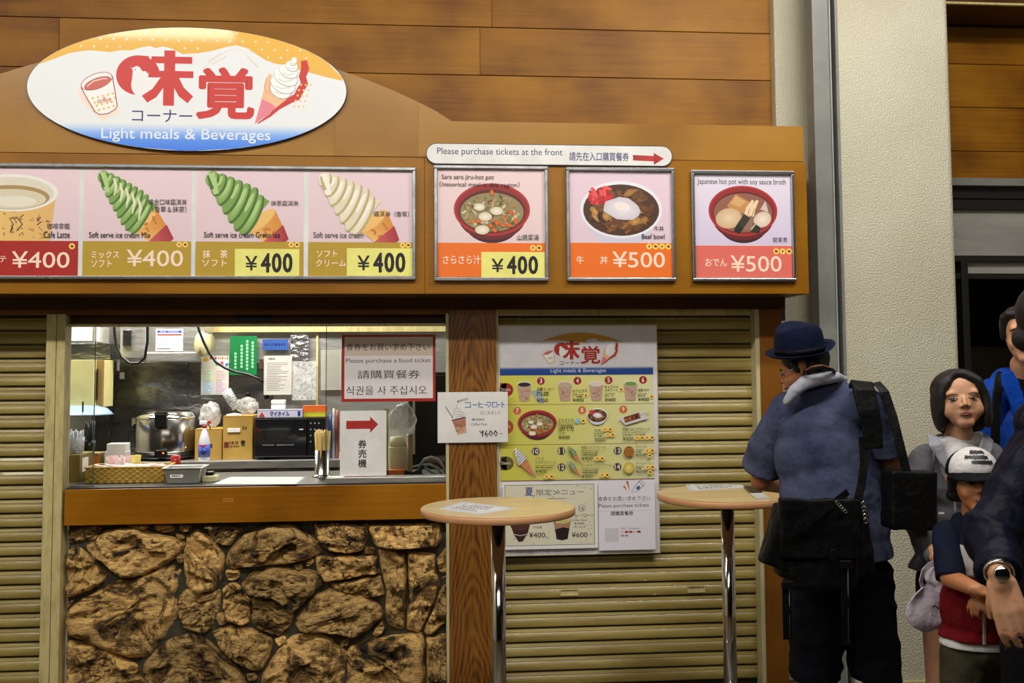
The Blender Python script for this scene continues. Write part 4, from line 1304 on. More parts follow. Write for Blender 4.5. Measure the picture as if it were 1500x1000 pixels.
P.line([(Cx(1245), Cy(412)), (Cx(1330), Cy(388))], 1.1, rgb(190, 150, 110))
P.text('肉巻きおにぎりドッグ', Cx(1095), Cy(517), Cx(1332), Cy(543), DK, .01)
fine(Cx(1095), Cy(552), Cx(1298), Cy(588), 'Rice ball wrapped with pork', 2)
P.text('¥400', Cx(1095), Cy(598), Cx(1186), Cy(628), DK, .01)
coins(P, Cx(1218), Cy(606), 4, 3.5, sp=7.5)
def small_cone(tx_, ty_, bx_, by_, ex, ey, w_, cols):
    P.poly([(Cx(bx_) - w_ * .5, Cy(by_) + w_ * .45), (Cx(bx_) + w_ * .75, Cy(by_) - w_ * .3), (Cx((bx_ + ex) / 2) + w_ * .35, Cy((by_ + ey) / 2)), (Cx(ex), Cy(ey)), (Cx((bx_ + ex) / 2) - w_ * .35, Cy((by_ + ey) / 2) + w_ * .2)], rgb(206, 130, 84))
    P.line([(Cx((bx_ + ex) / 2), Cy((by_ + ey) / 2)), (Cx(ex), Cy(ey))], [w_ * .5, .6], rgb(196, 124, 120))
    swirl(P, (Cx(tx_), Cy(ty_)), (Cx(bx_), Cy(by_)), w_, cols, rnd, 6)
small_cone(168, 690, 235, 800, 350, 940, 9, (rgb(110, 104, 90), rgb(206, 200, 196), rgb(236, 234, 232)))
small_cone(622, 675, 675, 745, 735, 830, 5, (rgb(50, 84, 40), rgb(96, 130, 70), rgb(190, 206, 170)))
small_cone(618, 795, 670, 865, 730, 935, 5, (rgb(50, 84, 40), rgb(120, 144, 90), rgb(216, 216, 196)))
P.text('バニラ', Cx(340), Cy(762), Cx(412), Cy(785), DK, .01)
P.text('ソフトクリーム', Cx(340), Cy(793), Cx(518), Cy(817), DK, .01)
fine(Cx(340), Cy(825), Cx(500), Cy(858), 'Soft serve ice cream', 2)
P.text('¥400', Cx(340), Cy(867), Cx(434), Cy(896), DK, .01)
coins(P, Cx(435), Cy(928), 2, 3.6, sp=7.5)
for y0, t_ in ((670, '抹茶ソフトクリーム'), (822, 'ミックスソフトクリーム')):
    P.text(t_, Cx(735), Cy(y0), Cx(948 if y0 < 700 else 992), Cy(y0 + 26), DK, .01)
    fine(Cx(735), Cy(y0 + 33), Cx(890), Cy(y0 + 86), 'Soft serve ice cream', 3)
    P.text('¥400', Cx(735), Cy(y0 + 94), Cx(830), Cy(y0 + 122), DK, .01)
coins(P, Cx(870), Cy(779), 2, 3.6, sp=7.5); coins(P, Cx(912), Cy(922), 2, 3.6, sp=7.5)
P.ell(Cx(1146), Cy(724), 7.4, 7.8, rgb(120, 66, 20), n=22)
for k in range(-2, 3):
    P.line([(Cx(1146) - 6, Cy(724) + k * 2.7), (Cx(1146) + 6, Cy(724) + k * 2.7 + 1)], .8, rgb(196, 130, 50), up=False)
P.up()
for k in range(-2, 3):
    P.line([(Cx(1146) + k * 2.7, Cy(724) - 6), (Cx(1146) + k * 2.7 + 1, Cy(724) + 6)], .8, rgb(196, 130, 50), up=False)
P.up()
P.ell(Cx(1143), Cy(863), 7.7, 8.3, rgb(206, 172, 60), n=22); P.ell(Cx(1143), Cy(863), 6, 6.4, rgb(224, 196, 96), n=22); P.ell(Cx(1143), Cy(863), 1.7, 1.7, rgb(240, 236, 220), n=12)
for y0, t_ in ((672, 'ワッフル'), (814, 'バームクーヘン')):
    P.text(t_, Cx(1205), Cy(y0), Cx(1302 if y0 < 700 else 1345), Cy(y0 + 24), DK, .01)
    fine(Cx(1205), Cy(y0 + 30), Cx(1270), Cy(y0 + 64), 'Waffle' if y0 < 700 else 'Baumkuchen', 2)
    P.text('¥200', Cx(1205), Cy(y0 + 70), Cx(1292), Cy(y0 + 96), DK, .01)
    coins(P, Cx(1306), Cy(y0 + 46), 2, 3.5, sp=7.2); coins(P, Cx(1326), Cy(y0 + 88), 1, 3.5)
# summer card
P.rect(736, 706, 873, 802, rgb(234, 230, 226), up=True)
P.rect(738.5, 709, 868, 797, rgb(90, 90, 100), up=True)
P.rect(739.3, 709.8, 867.2, 796.2, rgb(220, 214, 190), up=True)
for k in range(170):
    x, y = rnd.uniform(741, 865), rnd.uniform(711, 795)
    P.ell(x, y, rnd.uniform(.5, 1.3), rnd.uniform(.5, 1.3), rnd.choice([rgb(230, 214, 110), rgb(190, 150, 160), rgb(130, 150, 170), rgb(236, 226, 140), rgb(170, 130, 110)]), n=7, up=False)
P.up()
P.text('夏', Lx(250), Ly(383), Lx(312), Ly(450), rgb(24, 50, 130), .02)
P.text('限定メニュー', Lx(338), Ly(400), Lx(700), Ly(446), rgb(60, 66, 96), .0)
P.rect(Lx(420), Ly(470), Lx(560), Ly(474), rgb(70, 60, 60), up=True)
P.ell(Lx(683), Ly(548), 5.4, 5.2, rgb(60, 60, 70), n=24); P.ell(Lx(683), Ly(548), 4.9, 4.7, rgb(220, 214, 190), n=24)
P.text('16', Lx(667), Ly(533), Lx(699), Ly(566), rgb(50, 50, 60))
P.text('コーヒーフロート', Lx(575), Ly(590), Lx(770), Ly(618), rgb(50, 44, 44))
P.text('Coffee Float', Lx(600), Ly(630), Lx(722), Ly(646), rgb(60, 50, 50))
P.text('漂浮咖啡', Lx(620), Ly(656), Lx(700), Ly(674), rgb(50, 40, 40), .01)
P.text('커피 플로트', Lx(612), Ly(684), Lx(710), Ly(700), rgb(110, 90, 90))
P.text('沙瓦酒', Lx(310), Ly(678), Lx(375), Ly(696), rgb(50, 40, 40), .01)
P.text('¥400', Lx(278), Ly(726), Lx(400), Ly(766), rgb(30, 28, 30), .015)
P.text('¥600', Lx(602), Ly(730), Lx(724), Ly(770), rgb(30, 28, 30), .015)
P.poly([(Lx(140), Ly(668)), (Lx(285), Ly(668)), (Lx(270), Ly(730)), (Lx(230), Ly(792)), (Lx(200), Ly(795)), (Lx(165), Ly(740))], rgb(60, 32, 24))
P.ell(Lx(212), Ly(672), 14, 7, rgb(84, 44, 32), n=22)
P.line([(Lx(160), Ly(735)), (Lx(215), Ly(748)), (Lx(270), Ly(735))], 1.2, rgb(190, 180, 176))
P.poly([(Lx(465), Ly(640)), (Lx(598), Ly(640)), (Lx(572), Ly(780)), (Lx(530), Ly(790)), (Lx(488), Ly(780))], rgb(38, 24, 22))
P.poly([(Lx(468), Ly(650)), (Lx(595), Ly(650)), (Lx(585), Ly(700)), (Lx(540), Ly(690)), (Lx(476), Ly(705))], rgb(168, 130, 96))
P.ell(Lx(532), Ly(636), 12.6, 5, rgb(214, 200, 170), n=24)
P.poly([(Lx(500), Ly(640)), (Lx(600), Ly(628)), (Lx(580), Ly(655)), (Lx(515), Ly(662))], rgb(196, 190, 110))
P.text('すべて税込み価格です。Tax included', 738, 801.5, 824, 807.5, rgb(90, 80, 86))
P.text('所有價格都含税。', Lx(568), Ly(856), Lx(738), Ly(872), rgb(90, 80, 86))
# ticket card
P.rect(874, 705.5, 957, 806, rgb(228, 224, 232), up=True)
P.poly([(Lx(1022), Ly(350)), (Lx(1042), Ly(346)), (Lx(1052), Ly(425))], rgb(206, 110, 40))
P.poly([(Lx(1000), Ly(388)), (Lx(1012), Ly(380)), (Lx(1036), Ly(428))], rgb(196, 84, 50))
P.line([(Lx(1140), Ly(338)), (Lx(1172), Ly(370)), (Lx(1112), Ly(428)), (Lx(1066), Ly(436)), (Lx(1090), Ly(390)), (Lx(1140), Ly(338))], .7, rgb(60, 64, 100))
P.line([(Lx(1124), Ly(350)), (Lx(1160), Ly(388))], .7, rgb(60, 64, 100))
P.ell(Lx(1118), Ly(400), 3.4, 2.6, rgb(84, 96, 140), -40, 12)
P.text('食券をお買い求め下さい', Lx(808), Ly(462), Lx(1212), Ly(500), rgb(46, 38, 40), .004)
P.rect(Lx(803), Ly(510), Lx(1212), Ly(511.5), rgb(150, 146, 150), up=False); P.rect(Lx(803), Ly(572), Lx(1212), Ly(573.5), rgb(150, 146, 150), up=False)
P.text('Please purchase tickets', Lx(812), Ly(518), Lx(1198), Ly(556), rgb(46, 38, 46), -.004)
P.text('請購買餐券', Lx(902), Ly(576), Lx(1078), Ly(610), rgb(40, 30, 34), .02)
P.rect(Lx(858), Ly(705), Lx(962), Ly(810), rgb(206, 202, 206), up=True)
P.text('QR Translator', Lx(978), Ly(702), Lx(1130), Ly(718), rgb(120, 116, 130))
for i, c_ in enumerate((rgb(220, 214, 220), rgb(170, 60, 60), rgb(180, 50, 40), rgb(200, 196, 204), rgb(150, 40, 50))):
    P.rect(Lx(978 + i * 32), Ly(728), Lx(1004 + i * 32), Ly(744), c_, up=False)
for i in range(2):
    P.rect(Lx(978 + i * 32), Ly(757), Lx(1004 + i * 32), Ly(773), rgb(170, 80, 80), rgb(200, 190, 200), up=False)
P.up()
P.ell(Lx(991), Ly(736), .9, .9, rgb(180, 40, 40), n=8)
P.build('print', ps)
MB().add([(X0 + .002, Yq - .005, Z0), (X1 - .002, Yq - .005, Z0), (X1 - .002, Yq - .005, Z1 - .002), (X0 + .002, Yq - .005, Z1 - .002)], [(0, 1, 2, 3)]).build('clear_sleeve', 'clear_glass', ps)
# ---- hand-drawn card on the post
Yh = 4.965
hc = thing('coffee_float_card', (at(692, 648, Yh).x, Yh, at(692, 648, Yh).z), 'white hand-drawn card of an iced drink fixed to the brown wooden post', 'sign')
X0, X1, Z0, Z1 = pxrect(641, 574, 744, 648, Yh)
MB().box(X0, X1, Yh, Yh + .004, Z0, Z1).build('card', 'white_paper', hc, .0005)
P = sign(641, 574, 744, 648, Yh - .0004)
Hx = lambda x: 440 + x / 3.703
Hy = lambda y: 450 + y / 3.703
BL = rgb(90, 140, 180)
def kat(x0, x1, segs, y0=513, y1=545):
    for s_ in segs:
        P.line([(Hx(x0 + (x1 - x0) * a), Hy(y0 + (y1 - y0) * b2)) for a, b2 in s_], 1.5, BL, up=False)
    P.up()
kat(892, 926, [[(0, .1), (.9, .1), (.9, .95)], [(0, .9), (.9, .9)]])
kat(934, 958, [[(0, .5), (1, .5)]])
kat(964, 992, [[(.15, 0), (.15, .9), (.95, .9)], [(.15, .45), (.9, .35)]])
kat(998, 1018, [[(0, .5), (1, .5)]])
kat(1004, 1036, [[(.2, .1), (.95, .1), (.8, .6), (.4, .95)]])
kat(1042, 1066, [[(0, .1), (1, .1), (1, .9), (0, .9), (0, .1)]])
kat(1070, 1086, [[(0, .5), (1, .5)]])
kat(1088, 1110, [[(.3, 0), (.3, 1)], [(.3, .4), (.9, .55)]])
P.text('はじめました', Hx(976), Hy(563), Hx(1088), Hy(583), rgb(130, 130, 124), -.005)
P.text('夏季限定!', Hx(848), Hy(496), Hx(912), Hy(510), rgb(110, 106, 100), -.005, -16)
P.text('漂浮咖啡', Hx(928), Hy(603), Hx(996), Hy(615), rgb(60, 56, 54))
P.text('Coffee Float', Hx(926), Hy(627), Hx(1014), Hy(641), rgb(120, 116, 112), -.01)
for s_ in ([(972, 670), (980, 684), (990, 668)], [(990, 668), (986, 702)], [(1010, 668), (1000, 690), (1012, 702), (1018, 688), (1004, 686)], [(1030, 670), (1024, 686), (1034, 700), (1042, 684), (1030, 670)], [(1056, 670), (1050, 686), (1060, 700), (1068, 684), (1056, 670)], [(1080, 687), (1096, 686)]):
    P.line([(Hx(a), Hy(b2)) for a, b2 in s_], 1.5 if s_[0][0] < 1075 else .8, BLACK, up=False)
P.up()
P.poly([(Hx(822), Hy(612)), (Hx(896), Hy(600)), (Hx(900), Hy(680)), (Hx(852), Hy(690))], rgb(176, 120, 96))
P.poly([(Hx(836), Hy(650)), (Hx(898), Hy(640)), (Hx(900), Hy(680)), (Hx(852), Hy(690))], rgb(206, 160, 136))
for k in range(16):
    P.line([(Hx(832 + rnd.random() * 60), Hy(620 + rnd.random() * 60))] * 1 + [(Hx(845 + rnd.random() * 50), Hy(620 + rnd.random() * 60))], .5, rgb(150, 90, 70), up=False)
P.up()
P.line([(Hx(820), Hy(612)), (Hx(896), Hy(596))], 1.6, rgb(60, 44, 40))
P.line([(Hx(788), Hy(538)), (Hx(826), Hy(600))], .9, rgb(40, 40, 40))
for a in ([(828, 600), (824, 580), (836, 566), (832, 552), (844, 545), (846, 530), (852, 548), (866, 552), (870, 566), (886, 574), (888, 592)], [(834, 584), (856, 578), (880, 586)], [(838, 568), (856, 562), (868, 568)], [(840, 598), (862, 588), (884, 594)]):
    P.line([(Hx(x), Hy(y)) for x, y in a], .5, rgb(150, 146, 140), up=False)
P.up()
P.build('print', hc)
# ================================================================ signs on the window glass
Yg = 5.03
gx0, gx1, gz0, gz1 = pxrect(97, 477, 137.5, 711, Yg + .02)
gl = struct(MB().box(gx0, gx1, Yg + .02, Yg + .026, z_sill + .004, gz1).build('window_2', 'clear_glass'))
plain('glass_edge', rgb(60, 84, 78), .15)
MB().box(gx1, gx1 + .003, Yg + .019, Yg + .027, z_sill + .004, gz1).build('glass_edge', 'glass_edge', gl)
gx0, gx1, gz0, gz1 = pxrect(478, 477, 654, 711, Yg)
gl2 = struct(MB().box(gx0, gx1, Yg, Yg + .006, z_sill + .03, gz1).build('window_3', 'clear_glass'))
MB().box(gx0 - .003, gx0, Yg - .001, Yg + .007, z_sill + .03, gz1).build('glass_edge', 'glass_edge', gl2)
plain('red_border', rgb(170, 30, 24), .5)
fs_ = thing('food_ticket_sign', (at(568, 588, Yg).x, Yg, at(568, 588, Yg).z), 'red-bordered white sign in four languages taped on the window glass', 'sign')
X0, X1, Z0, Z1 = pxrect(500.5, 490, 638, 588, Yg - .006)
MB().box(X0, X1, Yg - .006, Yg - .001, Z0, Z1).build('border', 'red_border', fs_, .0006)
P = sign(500.5, 490, 638, 588, Yg - .0062)
P.rect(504.5, 493.5, 634, 521, rgb(206, 190, 176), rgb(204, 186, 170), up=False)
P.rect(504.5, 521, 634, 583.5, rgb(222, 214, 214), up=True)
P.text('食券をお買い求め下さい', 507, 502.5, 629, 513.5, rgb(30, 24, 24), .008)
P.text('Please purchase a food ticket', 506.5, 524.5, 631, 533, rgb(60, 50, 50), -.006)
P.text('請購買餐券', 524, 542, 615, 554.5, rgb(24, 20, 20), .0)
P.text('식권을 사 주십시오', 507, 565, 625, 578, rgb(24, 20, 20), .008)
P.build('print', fs_)
as_ = thing('arrow_sign', (at(532, 697, Yg - .02).x, Yg - .02, at(532, 697, Yg - .02).z), 'white card with a red arrow standing at the foot of the window', 'sign')
X0, X1, Z0, Z1 = pxrect(498, 601.5, 566, 697, Yg - .012)
MB().box(X0, X1, Yg - .012, Yg - .007, Z0, Z1).build('card', 'white_paper', as_, .0008)
MB().box(X0 + .02, X1, Yg - .006, Yg - .003, Z0 - .003, Z0 + .004).build('under_card', 'red_border', as_)
P = sign(498, 601.5, 566, 697, Yg - .0122)
P.poly([(507, 616), (542, 616), (542, 610), (554, 621.5), (542, 634), (542, 628), (507, 628)], rgb(172, 40, 36))
for ch, y in zip('券売機', (644, 658, 672)):
    P.text(ch, 524.5, y, 537, y + 12.6, BLACK, .03)
P.build('print', as_)
# ================================================================ kitchen beyond the window
YK = 7.3
kx0, kx1 = -4.0, at(722, 600, 5.3).x
struct(MB().box(kx0, kx1 + .3, YK, YK + .1, 0, 2.9).build('wall_kitchen_back', 'brushed_steel'))
struct(MB().box(kx1 + .2, kx1 + .3, 5.4, YK, 0, 2.9).build('wall_kitchen_side', 'brushed_steel'))
plain('kitchen_ceiling', rgb(196, 192, 176), .7)
struct(MB().box(kx0, kx1 + .3, 5.4, YK + .1, 2.9, 2.95).build('ceiling_kitchen', 'kitchen_ceiling'))
def px(name, x0, y0, x1, y1, Y, dep, mat, parent=None, bev=.0015):
    return pxbox(name, x0, y0, x1, y1, Y, dep, mat, parent, bev)
struct(px('trim_20', 135, 530, 275, 662, YK - .03, .028, 'dark_steel'))
struct(px('trim_21', 275.6, 530, 398, 662, YK - .03, .028, 'dark_steel'))
struct(px('trim_22', 300, 470, 660, 486, YK - .05, .048, 'rail_paint'))
struct(px('trim_23', 463, 484, 466, 600, YK - .02, .018, 'rail_paint'))
# back counter
zb = 1.055
bc0, bc1 = at(120, 690, 6.65).x, at(588, 690, 6.65).x
bc = thing('back_counter', (bc0, 6.65, 0), 'dark steel work counter along the kitchen back wall', 'counter')
MB().box(bc0, bc1, 6.65, YK - .031, zb - .05, zb).build('counter_top', 'brushed_steel', bc, .002)
MB().box(bc0, bc1, 6.68, YK - .04, 0.0, zb - .052).build('cabinet_body', 'dark_steel', bc)
for x in (385, 470):
    px('door', x - 84, 688, x - 1, 780, 6.66, .018, 'dark_steel', bc)
def stand(px_, py_, z):
    return atz(px_, py_, z)
def kit_at(px_, Y, z):
    """point above pixel column px_ on depth Y, at height z"""
    p = at(px_, 600, Y)
    return Vector((p.x, Y, z))
mpx = lambda Y: Y / FPX   # metres per pixel at depth Y
# hood group, upper left
hd = thing('extractor_hood', (at(200, 540, 6.9).x, 6.9, at(200, 540, 6.9).z), 'bright steel extractor hood with ducts and a notice above the cooking corner', 'hood')
px('hood_panel', 60, 420, 160, 502, 6.9, .3, 'brushed_steel', hd)
px('hood_rim', 60, 503, 162, 526, 6.88, .3, 'dark_steel', hd)
px('hood_white_box', 100, 478, 135, 499, 6.89, .01, 'white_plastic', hd)  # plain white box on the hood, gives no light
px('bracket', 139, 470, 143, 500, 6.85, .05, 'white_plastic', hd)
px('hood_panel', 175, 440, 214, 525, 6.88, .25, 'brushed_steel', hd, .02)
px('control_box', 180, 483, 192, 507, 6.86, .019, 'dark_steel', hd)
px('hood_panel', 214.5, 440, 300, 522, 6.92, .25, 'brushed_steel', hd)
px('drip_rail', 214, 516, 292, 529, 6.90, .018, 'brushed_steel', hd, .004)
nn = px('notice_sheet', 228, 482, 268, 514, 6.915, .003, 'white_paper')
tag(nn, 'white notice with blue and red heading stuck on the steel hood', 'notice')
P = sign(228, 482, 268, 514, 6.9148)
P.rect(230, 484, 266, 487.5, rgb(40, 60, 150)); P.rect(230, 489, 266, 491.5, rgb(190, 50, 50))
for i in range(4):
    for j in range(2):
        P.ell(235 + i * 9, 497 + j * 7, 2, 1.6, rgb(150, 160, 190), n=8, up=False)
P.rect(230, 510, 250, 511.5, rgb(80, 50, 50)); P.marks(234, 484.6, 262, 487, rgb(200, 206, 230), 2)
P.build('print', nn)
du = MB().lathe([(0.0, 0), (.040, 0), (.040, .3), (0, .3)], 20, X=Matrix.Translation(kit_at(292, 6.86, at(292, 504, 6.86).z)) @ Matrix.Rotation(R(-90), 4, 'X'), sy=2.1).build('duct_end', 'cream_trim', hd)
# conduit, cables
cc = MB().tube([kit_at(172, YK - .05, at(172, 440, YK).z), kit_at(172, YK - .05, at(172, 543, YK).z)], .010, 8).build('white_conduit', 'white_plastic')
tag(cc, 'thin white conduit pipe running down the kitchen wall beside the hood', 'pipe')
k1 = MB().tube([at(a, b2, YK - .06) for a, b2 in ((171, 545), (168, 560), (163, 590), (161, 620), (158, 650))], .006, 6).build('wall_cable', 'black_cable')
tag(k1, 'dark cable dropping from the end of the white conduit', 'cable')
k2 = MB().tube([at(a, b2, 6.6) for a, b2 in ((158, 260), (162, 330), (165, 430), (168, 490), (171, 508), (178, 523), (190, 532), (203, 532), (212, 524), (216, 500), (216, 400), (214, 330), (212, 260))], .009, 8).build('looped_cable', 'black_cable')
tag(k2, 'thick black cable hanging in a loop before the steel hood', 'cable')
k3 = MB().tube([at(a, b2, 6.7) for a, b2 in ((262, 264), (270, 330), (280, 440), (292, 485), (298, 500), (306, 516), (316, 530), (330, 539), (346, 545), (362, 548), (375, 553), (386, 560))], .009, 8).build('slung_cable', 'black_cable')
tag(k3, 'thick black cable slung across the posted papers on the kitchen wall', 'cable')
sw_ = px('wall_switch', 175, 545, 181.5, 555, YK - .04, .02, 'white_plastic'); tag(sw_, 'small white switch on the dark steel wall below the hood', 'switch')
so = thing('power_socket', kit_at(199, YK - .05, at(199, 622, YK).z), 'cream wall socket with a black plug beside the rice warmer', 'socket')
px('cover_plate', 193, 612, 204, 624, YK - .045, .014, 'cream_trim', so); px('plug', 195, 621, 203, 630, YK - .08, .035, 'black_plastic', so)
MB().tube([at(a, b2, YK - .1) for a, b2 in ((198, 628), (190, 632), (188, 642), (194, 652), (208, 657))], .006, 6).build('cord', 'black_cable', so)
so = thing('power_socket', kit_at(362, YK - .05, at(362, 585, YK).z), 'cream wall socket with a round dark plug between the boxes and the papers', 'socket')
px('cover_plate', 356, 568, 368, 586, YK - .02, .018, 'cream_trim', so); px('plug', 360, 575, 365, 583, YK - .06, .038, 'black_plastic', so, .004)
so = thing('wall_controller', kit_at(390, YK - .05, at(390, 595, YK).z), 'beige wall controller with a dark round dial below the notice paper', 'switch')
px('cover_plate', 383, 576, 397, 598, YK - .025, .022, 'cream_trim', so); MB().lathe([(.02, 0), (.018, .012), (0, .012)], 16, X=Matrix.Translation(at(390, 581, YK - .026)) @ Matrix.Rotation(R(90), 4, 'X')).build('dial', 'black_plastic', so)
# side cabinet behind the pane
plain('cabinet_cream', rgb(214, 204, 140), .5); plain('cabinet_edge', rgb(140, 112, 60), .5); plain('basin_blue', rgb(130, 156, 186), .35)
sc_ = thing('wall_cabinet', kit_at(115, 6.6, at(115, 600, 6.6).z), 'pale yellow wall cupboard behind the narrow glass pane', 'cabinet')
px('body', 60, 527, 137, 598, 6.55, .4, 'cabinet_cream', sc_); px('door', 137.5, 527, 150, 600, 6.6, .03, 'cabinet_edge', sc_); px('door_pull', 141, 540, 142.6, 585, 6.585, .014, 'black_plastic', sc_)
bs = thing('hanging_basin', kit_at(118, 6.5, at(118, 608, 6.5).z), 'pale blue plastic basin hanging under the yellow cupboard', 'basin')
mb = MB(); c0 = kit_at(118, 6.6, at(118, 606, 6.5).z)
mb.lathe([(.10, 0.05), (.16, 0.03), (.19, 0), (.20, -.01), (.185, -.01)], 24, c=tuple(c0))
mb.build('bowl', 'basin_blue', bs)
px('hook', 120, 588, 122, 604, 6.42, .01, 'black_plastic', bs)
# ---- rice warmer
def up_at(pxc, pyb, z=None):
    """foot point on the surface at height z seen at pixel (pxc, pyb)"""
    return atz(pxc, pyb, z)
rw_p = kit_at(244, 6.9, zb)
rw = thing('rice_warmer', rw_p, 'big round steel rice warmer with a black handle on the back counter', 'rice warmer')
r_ = 41 * mpx(6.9)
hh = at(244, 612, 6.9).z - at(244, 665, 6.9).z
z0 = at(244, 665, 6.9).z
plain('polished_steel', (.62, .6, .57, 1), .2, 1.0, c2=(.45, .43, .4, 1), nscale=6, stretch=(1, 1, .1))
MB().lathe([(r_ * .95, 0.012), (r_, .03), (r_, hh * .98), (r_ * .97, hh)], 48, c=(rw_p.x, rw_p.y, z0)).build('body', 'polished_steel', rw)
MB().lathe([(r_ * .9, -.02), (r_ * 1.02, -.015), (r_ * 1.03, .0), (r_ * 1.0, .018), (r_ * .95, .02)], 48, c=(rw_p.x, rw_p.y, z0)).build('base', 'black_plastic', rw)
MB().lathe([(r_ * 1.01, hh - .004), (r_ * 1.02, hh + .006), (r_ * 1.0, hh + .014), (r_ * .9, hh + .038), (r_ * .7, hh + .052), (0, hh + .06)], 48, c=(rw_p.x, rw_p.y, z0)).build('lid', 'chrome', rw)
yf = rw_p.y - r_
px('handle', 226, 603, 244, 626, yf - .035, .05, 'black_plastic', rw, .004); px('hinge_cap', 228, 603, 242, 608, yf - .037, .02, 'chrome', rw, .002)
px('control_panel', 226, 660, 244, 668, yf - .03, .03, 'black_plastic', rw, .003)
lm = bpy.data.materials.new('red_lamp'); lm.use_nodes = True
lm.node_tree.nodes['Principled BSDF'].inputs['Base Color'].default_value = (1, .1, .02, 1)
lm.node_tree.nodes['Principled BSDF'].inputs['Emission Color'].default_value = (1, .12, .02, 1)
lm.node_tree.nodes['Principled BSDF'].inputs['Emission Strength'].default_value = 3
MB().lathe([(.006, 0), (.005, .004), (0, .004)], 10, X=Matrix.Translation(at(239, 663.5, yf - .031)) @ Matrix.Rotation(R(90), 4, 'X')).build('indicator_lamp', lm, rw)
for x in (216, 272):
    MB().lathe([(.005, 0), (.004, .004), (0, .005)], 8, X=Matrix.Translation(at(x, 655, yf + .05 if x < 230 else yf + .05)) @ Matrix.Rotation(R(90), 4, 'X')).build('screw', 'chrome', rw)
# ---- cardboard boxes
plain('cardboard', rgb(180, 144, 66), .75, c2=rgb(164, 128, 54), nscale=5)
plain('olive_card', rgb(126, 106, 40), .7, c2=rgb(110, 92, 34), nscale=5)
def carton(x0, y0, x1, y1, Y, dep, label, lines=(), name='cardboard_box', mat='cardboard', zbot=None):
    X0, X1, Z0, Z1 = pxrect(x0, y0, x1, y1, Y)
    if zbot is not None: Z0 = zbot
    t_ = thing(name, ((X0 + X1) / 2, Y, Z0), label, 'box')
    MB().box(X0, X1, Y, Y + dep, Z0, Z1 - .004).build('body', mat, t_, .002)
    MB().box(X0, (X0 + X1) / 2 - .001, Y - .001, Y + dep, Z1 - .004, Z1).build('flap', mat, t_, .001)
    MB().box((X0 + X1) / 2 + .001, X1, Y - .001, Y + dep, Z1 - .004, Z1).build('flap', mat, t_, .001)
    if lines:
        P = sign(x0, y0, x1, y1, Y - .0012)
        for l in lines:
            if l[0] == 'm': P.marks(*l[1:], int(l[1]))
            else: P.text(*l)
        P.build('print', t_)
    return t_
BR = rgb(110, 40, 30)
carton(285.5, 628, 325, 668, 6.78, .25, 'short open cardboard box behind the spray bottle', [('m', 307, 650, 318, 657, rgb(90, 60, 20))], zbot=zb)
carton(326.5, 609, 370, 668, 6.76, .3, 'tall cardboard box with dark red print beside the black microwave', [('■', 328.5, 647, 335, 655, BR, .0), ('m', 336, 646, 351, 651, BR), ('m', 336, 652, 351, 655.5, BR), ('m', 352.5, 645, 364, 655, rgb(70, 60, 30)), ('m', 355, 624, 364, 630, rgb(110, 90, 30))], zbot=zb)
tw = px('paper_label', 333, 627, 352, 633, 6.755, .003, 'white_paper'); tag(tw, 'torn white label stuck on the tall cardboard box', 'label')
# plastic bags as crumpled sheets
def bag(name, cx, cy, rx, ry, Y, dep, mat, label, seed, cat='bag', Zc=None, lev=3):
    p = at(cx, cy, Y)
    bm = bmesh.new()
    bmesh.ops.create_icosphere(bm, subdivisions=lev, radius=1)
    for v in bm.verts:
        n_ = noise.fractal(v.co * 1.7 + Vector((seed, 0, 0)), .8, 2.2, 4)
        k = 1 + .28 * n_
        v.co = Vector((v.co.x * k * rx * mpx(Y), v.co.y * k * dep, v.co.z * k * ry * mpx(Y))) + p
    me = bpy.data.meshes.new(name); bm.to_mesh(me); bm.free()
    for q in me.polygons: q.use_smooth = True
    return tag(link(name, me, None, [mat]), label, cat)
bag('plastic_bag', 307, 607, 16, 18, 6.92, .06, 'thin_bag_film', 'crumpled clear plastic bag standing in the short cardboard box', 3)
bag('plastic_bag', 362, 594, 15, 12, 6.98, .07, 'thin_bag_film', 'crumpled clear plastic bag on top of the tall cardboard box', 7)
cp = thing('clear_cup_stack', at(340, 590, 6.9), 'leaning stack of clear plastic cups above the cardboard boxes', 'cups')
pA, pB = at(331, 572, 6.88), at(347, 598, 6.88)
MB().tube([pA, pB], [.036, .03], 16).build('cup_stack', 'thin_bag_film', cp)
for k in range(8):
    q = pA.lerp(pB, .05 + k * .12)
    MB().tube([q, pA.lerp(pB, .07 + k * .12)], .038, 16).build('cup_rim', 'clear_plastic_film', cp)
MB().lathe([(.0, .0), (.05, .0), (.052, .012), (.0, .02)], 20, c=tuple(at(343, 609, 6.86))).build('cup_lid', 'white_plastic', None)
lid = bpy.data.objects['cup_lid']; tag(lid, 'round white lid lying on the tall cardboard box', 'lid')
